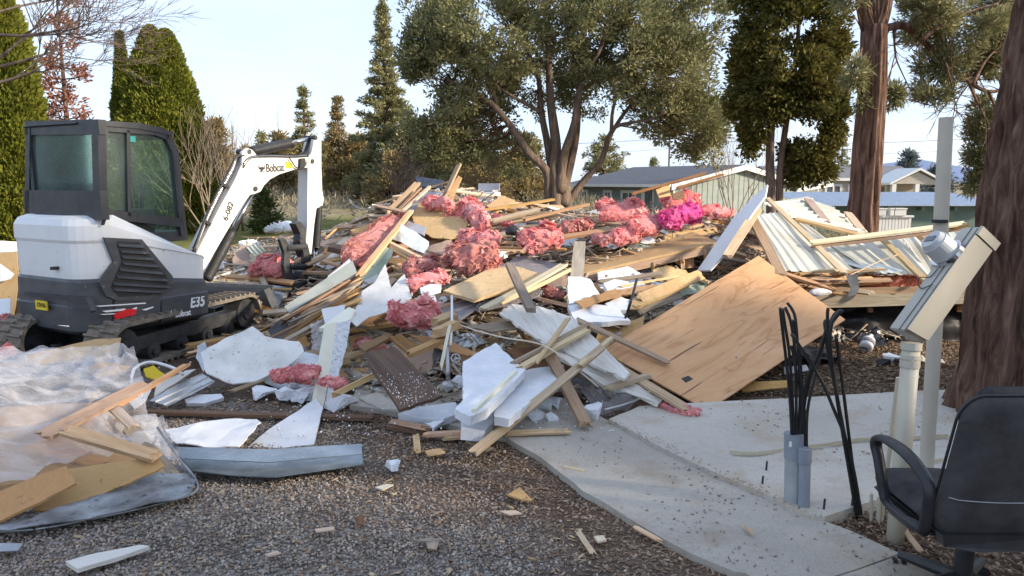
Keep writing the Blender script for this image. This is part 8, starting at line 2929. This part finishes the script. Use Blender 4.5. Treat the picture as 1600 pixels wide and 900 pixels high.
n_fill = 0
tries = 0
while n_fill < 540 and tries < 14000:
    tries += 1
    x, y = (rg.uniform(-5.5, 5.2), rg.uniform(5.3, 14.0)) if tries % 3 else (rg.uniform(-3.4, -.9), rg.uniform(6.2, 10.5))
    h = heap_z(x, y)
    if h < .06 + ground_z(x, y):
        continue
    q = EMI @ Vector((x, y, 0))
    if -1.1 < q.x < 1.7 and -1.0 < q.y < 1.0:
        continue
    if 2.6 < x and y < 8.6:
        continue
    px, py = proj((x, y, h))
    if not (300 < px < 1185) or rg.random() > .25 + .09 * y * .5:
        continue
    if 422 < px < 515 and py < 488 and y < 10.6:
        continue
    big = n_fill < 75
    n = heap_n(x, y)
    az = rg.uniform(-.9, .9) + (0 if rg.random() < .75 else rg.uniform(0, 3.1))
    d = Vector((math.cos(az), math.sin(az), rg.uniform(-.12, .12)))
    d = (d - n * d.dot(n) * .8).normalized()
    c = Vector((x, y, h + rg.uniform(.0, .10)))
    kind = .9 if big else rg.random()
    if big:
        c.z = h - .02
    if kind < .55:
        L = rg.uniform(.4, 1.7)
        w = rg.choice([.05, .07, .09, .09, .12])
        mt = rg.choices(['stud', 'lath', 'grey_wood', 'brown_wood', 'cream_wood', 'white_wood'], [6, 6, 2.5, 2, 2, 1])[0]
        col = {'stud': 'orange', 'lath': 'pale tan', 'grey_wood': 'weathered grey', 'brown_wood': 'brown', 'cream_wood': 'cream', 'white_wood': 'chipped white'}[mt]
        size = 'short' if L < .7 else 'long' if L > 1.2 else ''
        kn, cat = ('stud' if w > .08 else 'batten'), 'board'
        o = board('board' if w > .055 else 'stick', c - d * L / 2, c + d * L / 2, w, rg.uniform(.02, .045), M[mt], n + Vector((rg.uniform(-.7, .7), rg.uniform(-.7, .7), 0)), seed=tries, broken=(rg.random(), rg.random()), bend=rg.uniform(-.015, .015))
    else:
        k = rg.randint(4, 6)
        mt = rg.choices(['osb', 'clean_white', 'foam', 'grey_panel', 'tanpanel', 'deck_ply', 'galv', 'green', 'cardboard', 'shingle', 'brown_wood', 'pale_metal'], [3, 3, 3, 1.0, 2.2, 3, 1, .8, 2.4, .5, .8, 1.2])[0]
        col, kn = {'osb': ('orange', 'strand board scrap'), 'clean_white': ('white', 'sheet scrap'), 'foam': ('white', 'foam scrap'), 'grey_panel': ('grey', 'panel scrap'), 'tanpanel': ('tan', 'panel scrap'), 'deck_ply': ('tan', 'plywood scrap'), 'galv': ('silver', 'metal scrap'), 'green': ('green', 'board scrap'), 'cardboard': ('brown', 'fibreboard scrap'), 'shingle': ('dark grey', 'roofing scrap'), 'brown_wood': ('dark brown', 'panel scrap'), 'pale_metal': ('pale', 'metal scrap')}[mt]
        r = rg.uniform(.12, .42)
        if big:
            r = rg.uniform(.32, .62)
            mt, col, kn = rg.choice([('osb', 'orange', 'strand board panel'), ('tanpanel', 'tan', 'wall panel'), ('clean_white', 'white', 'wall sheet'), ('cardboard', 'brown', 'fibreboard panel'), ('deck_ply', 'tan', 'plywood panel'), ('membrane', 'speckled white', 'membrane'), ('grey_panel', 'grey', 'wall panel'), ('brown_wood', 'brown', 'panelling'), ('cream_wood', 'cream', 'wall panel')])
        size = 'wide' if big else 'small' if r < .2 else 'large' if r > .32 else ''
        cat = 'scrap'
        m = frame(c, d, n + Vector((rg.uniform(-.6, .6), rg.uniform(-.8, .3), 0)))
        a0 = rg.uniform(0, 6)
        el = rg.uniform(.4, .9)
        bm = bmesh.new()
        pts = []
        for i in range(k):
            a = a0 + 2 * math.pi * i / k
            rr = r * rg.uniform(.75, 1.15)
            pts.append(Vector((rr * math.cos(a), rr * math.sin(a) * el, 0)))
        soft = mt in ('clean_white', 'pale_metal', 'galv', 'tanpanel', 'cardboard')
        bm = sheet_bm(pts, .045 if mt == 'foam' else .006 if soft else .012, .02 if soft else .002, 2.5, .010, None, 7 if soft else 3, rg.uniform(-.10, .12) * r * 2 if soft else 0, rg)
        o = bm_obj('panel_scrap' if mt != 'foam' else 'foam_piece', bm, M[mt], None, m)
    lab = auto_label((size + ' ' if size else '') + col + ' ' + kn, px, py)
    if lab is None:
        bpy.data.objects.remove(o)
        continue
    finish(o, lab, cat, GB if cat == 'board' else GP_)
    n_fill += 1

# fine litter on the heap and around it
def heap_pts(n, lo=.03):
    out = []
    while len(out) < n:
        x, y = rg.uniform(-5.5, 4.4), rg.uniform(5.0, 14)
        if heap_z(x, y) > lo and not (x > 2.6 and y < 8):
            q = EMI @ Vector((x, y, 0))
            if -1.1 < q.x < 1.3 and -.9 < q.y < .9:
                continue
            out.append((x, y, heap_z(x, y)))
    return np.array(out)


P = heap_pts(13000)
n = len(P)
a_, b_, c_ = frames_rand(n, .5)
L = (.03 + .32 * RNG.random((n, 1)) ** 2.0)
P[:, 2] += RNG.random(n) * .10 - .02
M['splinter'] = m_leaf('splinter_wood', [(0, (.10, .065, .04)), (.3, (.30, .19, .10)), (.6, (.46, .32, .18)), (.85, (.56, .45, .31)), (1, (.66, .64, .6))], 9, 0)
inst('wood_splinters', BOXV, BOXF, P, a_ * L, b_ * (.008 + .045 * RNG.random((n, 1)) ** 2), c_ * .008, M['splinter'], kind='stuff')
P = heap_pts(2200, .0)
P2 = []
for _ in range(600):
    px, py = rg.uniform(400, 960), rg.uniform(560, 690)
    p = on(px, py, .01)
    P2.append(p[:])
P = np.concatenate([P, np.array(P2)])
n = len(P)
P[:, 2] += RNG.random(n) * .05 + .01
a_, b_, c_ = frames_rand(n)
s = (.003 + .010 * RNG.random((n, 1)) ** 2.5)
inst('foam_crumbs', OCTV, OCTF, P, a_ * s, b_ * s, c_ * s, M['foam'], kind='stuff')
# crumbs lying on the dark brown panel and the deck panels
P2 = []
for _ in range(300):
    u, v_ = rg.random(), rg.random()
    a = Vector((567, 551, 0)).lerp(Vector((616, 542, 0)), u); b = Vector((624, 640, 0)).lerp(Vector((691, 617, 0)), u)
    q = a.lerp(b, v_)
    P2.append(on(q.x, q.y, .375)[:])
for _ in range(300):
    q = (rg.uniform(745, 850), rg.uniform(450, 480))
    P2.append(on(*q, .2)[:])
P = np.array(P2)
n = len(P)
a_, b_, c_ = frames_rand(n)
s = (.0025 + .0035 * RNG.random((n, 1)) ** 2)
inst('foam_crumbs', OCTV, OCTF, P, a_ * s, b_ * s, c_ * s, M['foam'], kind='stuff')
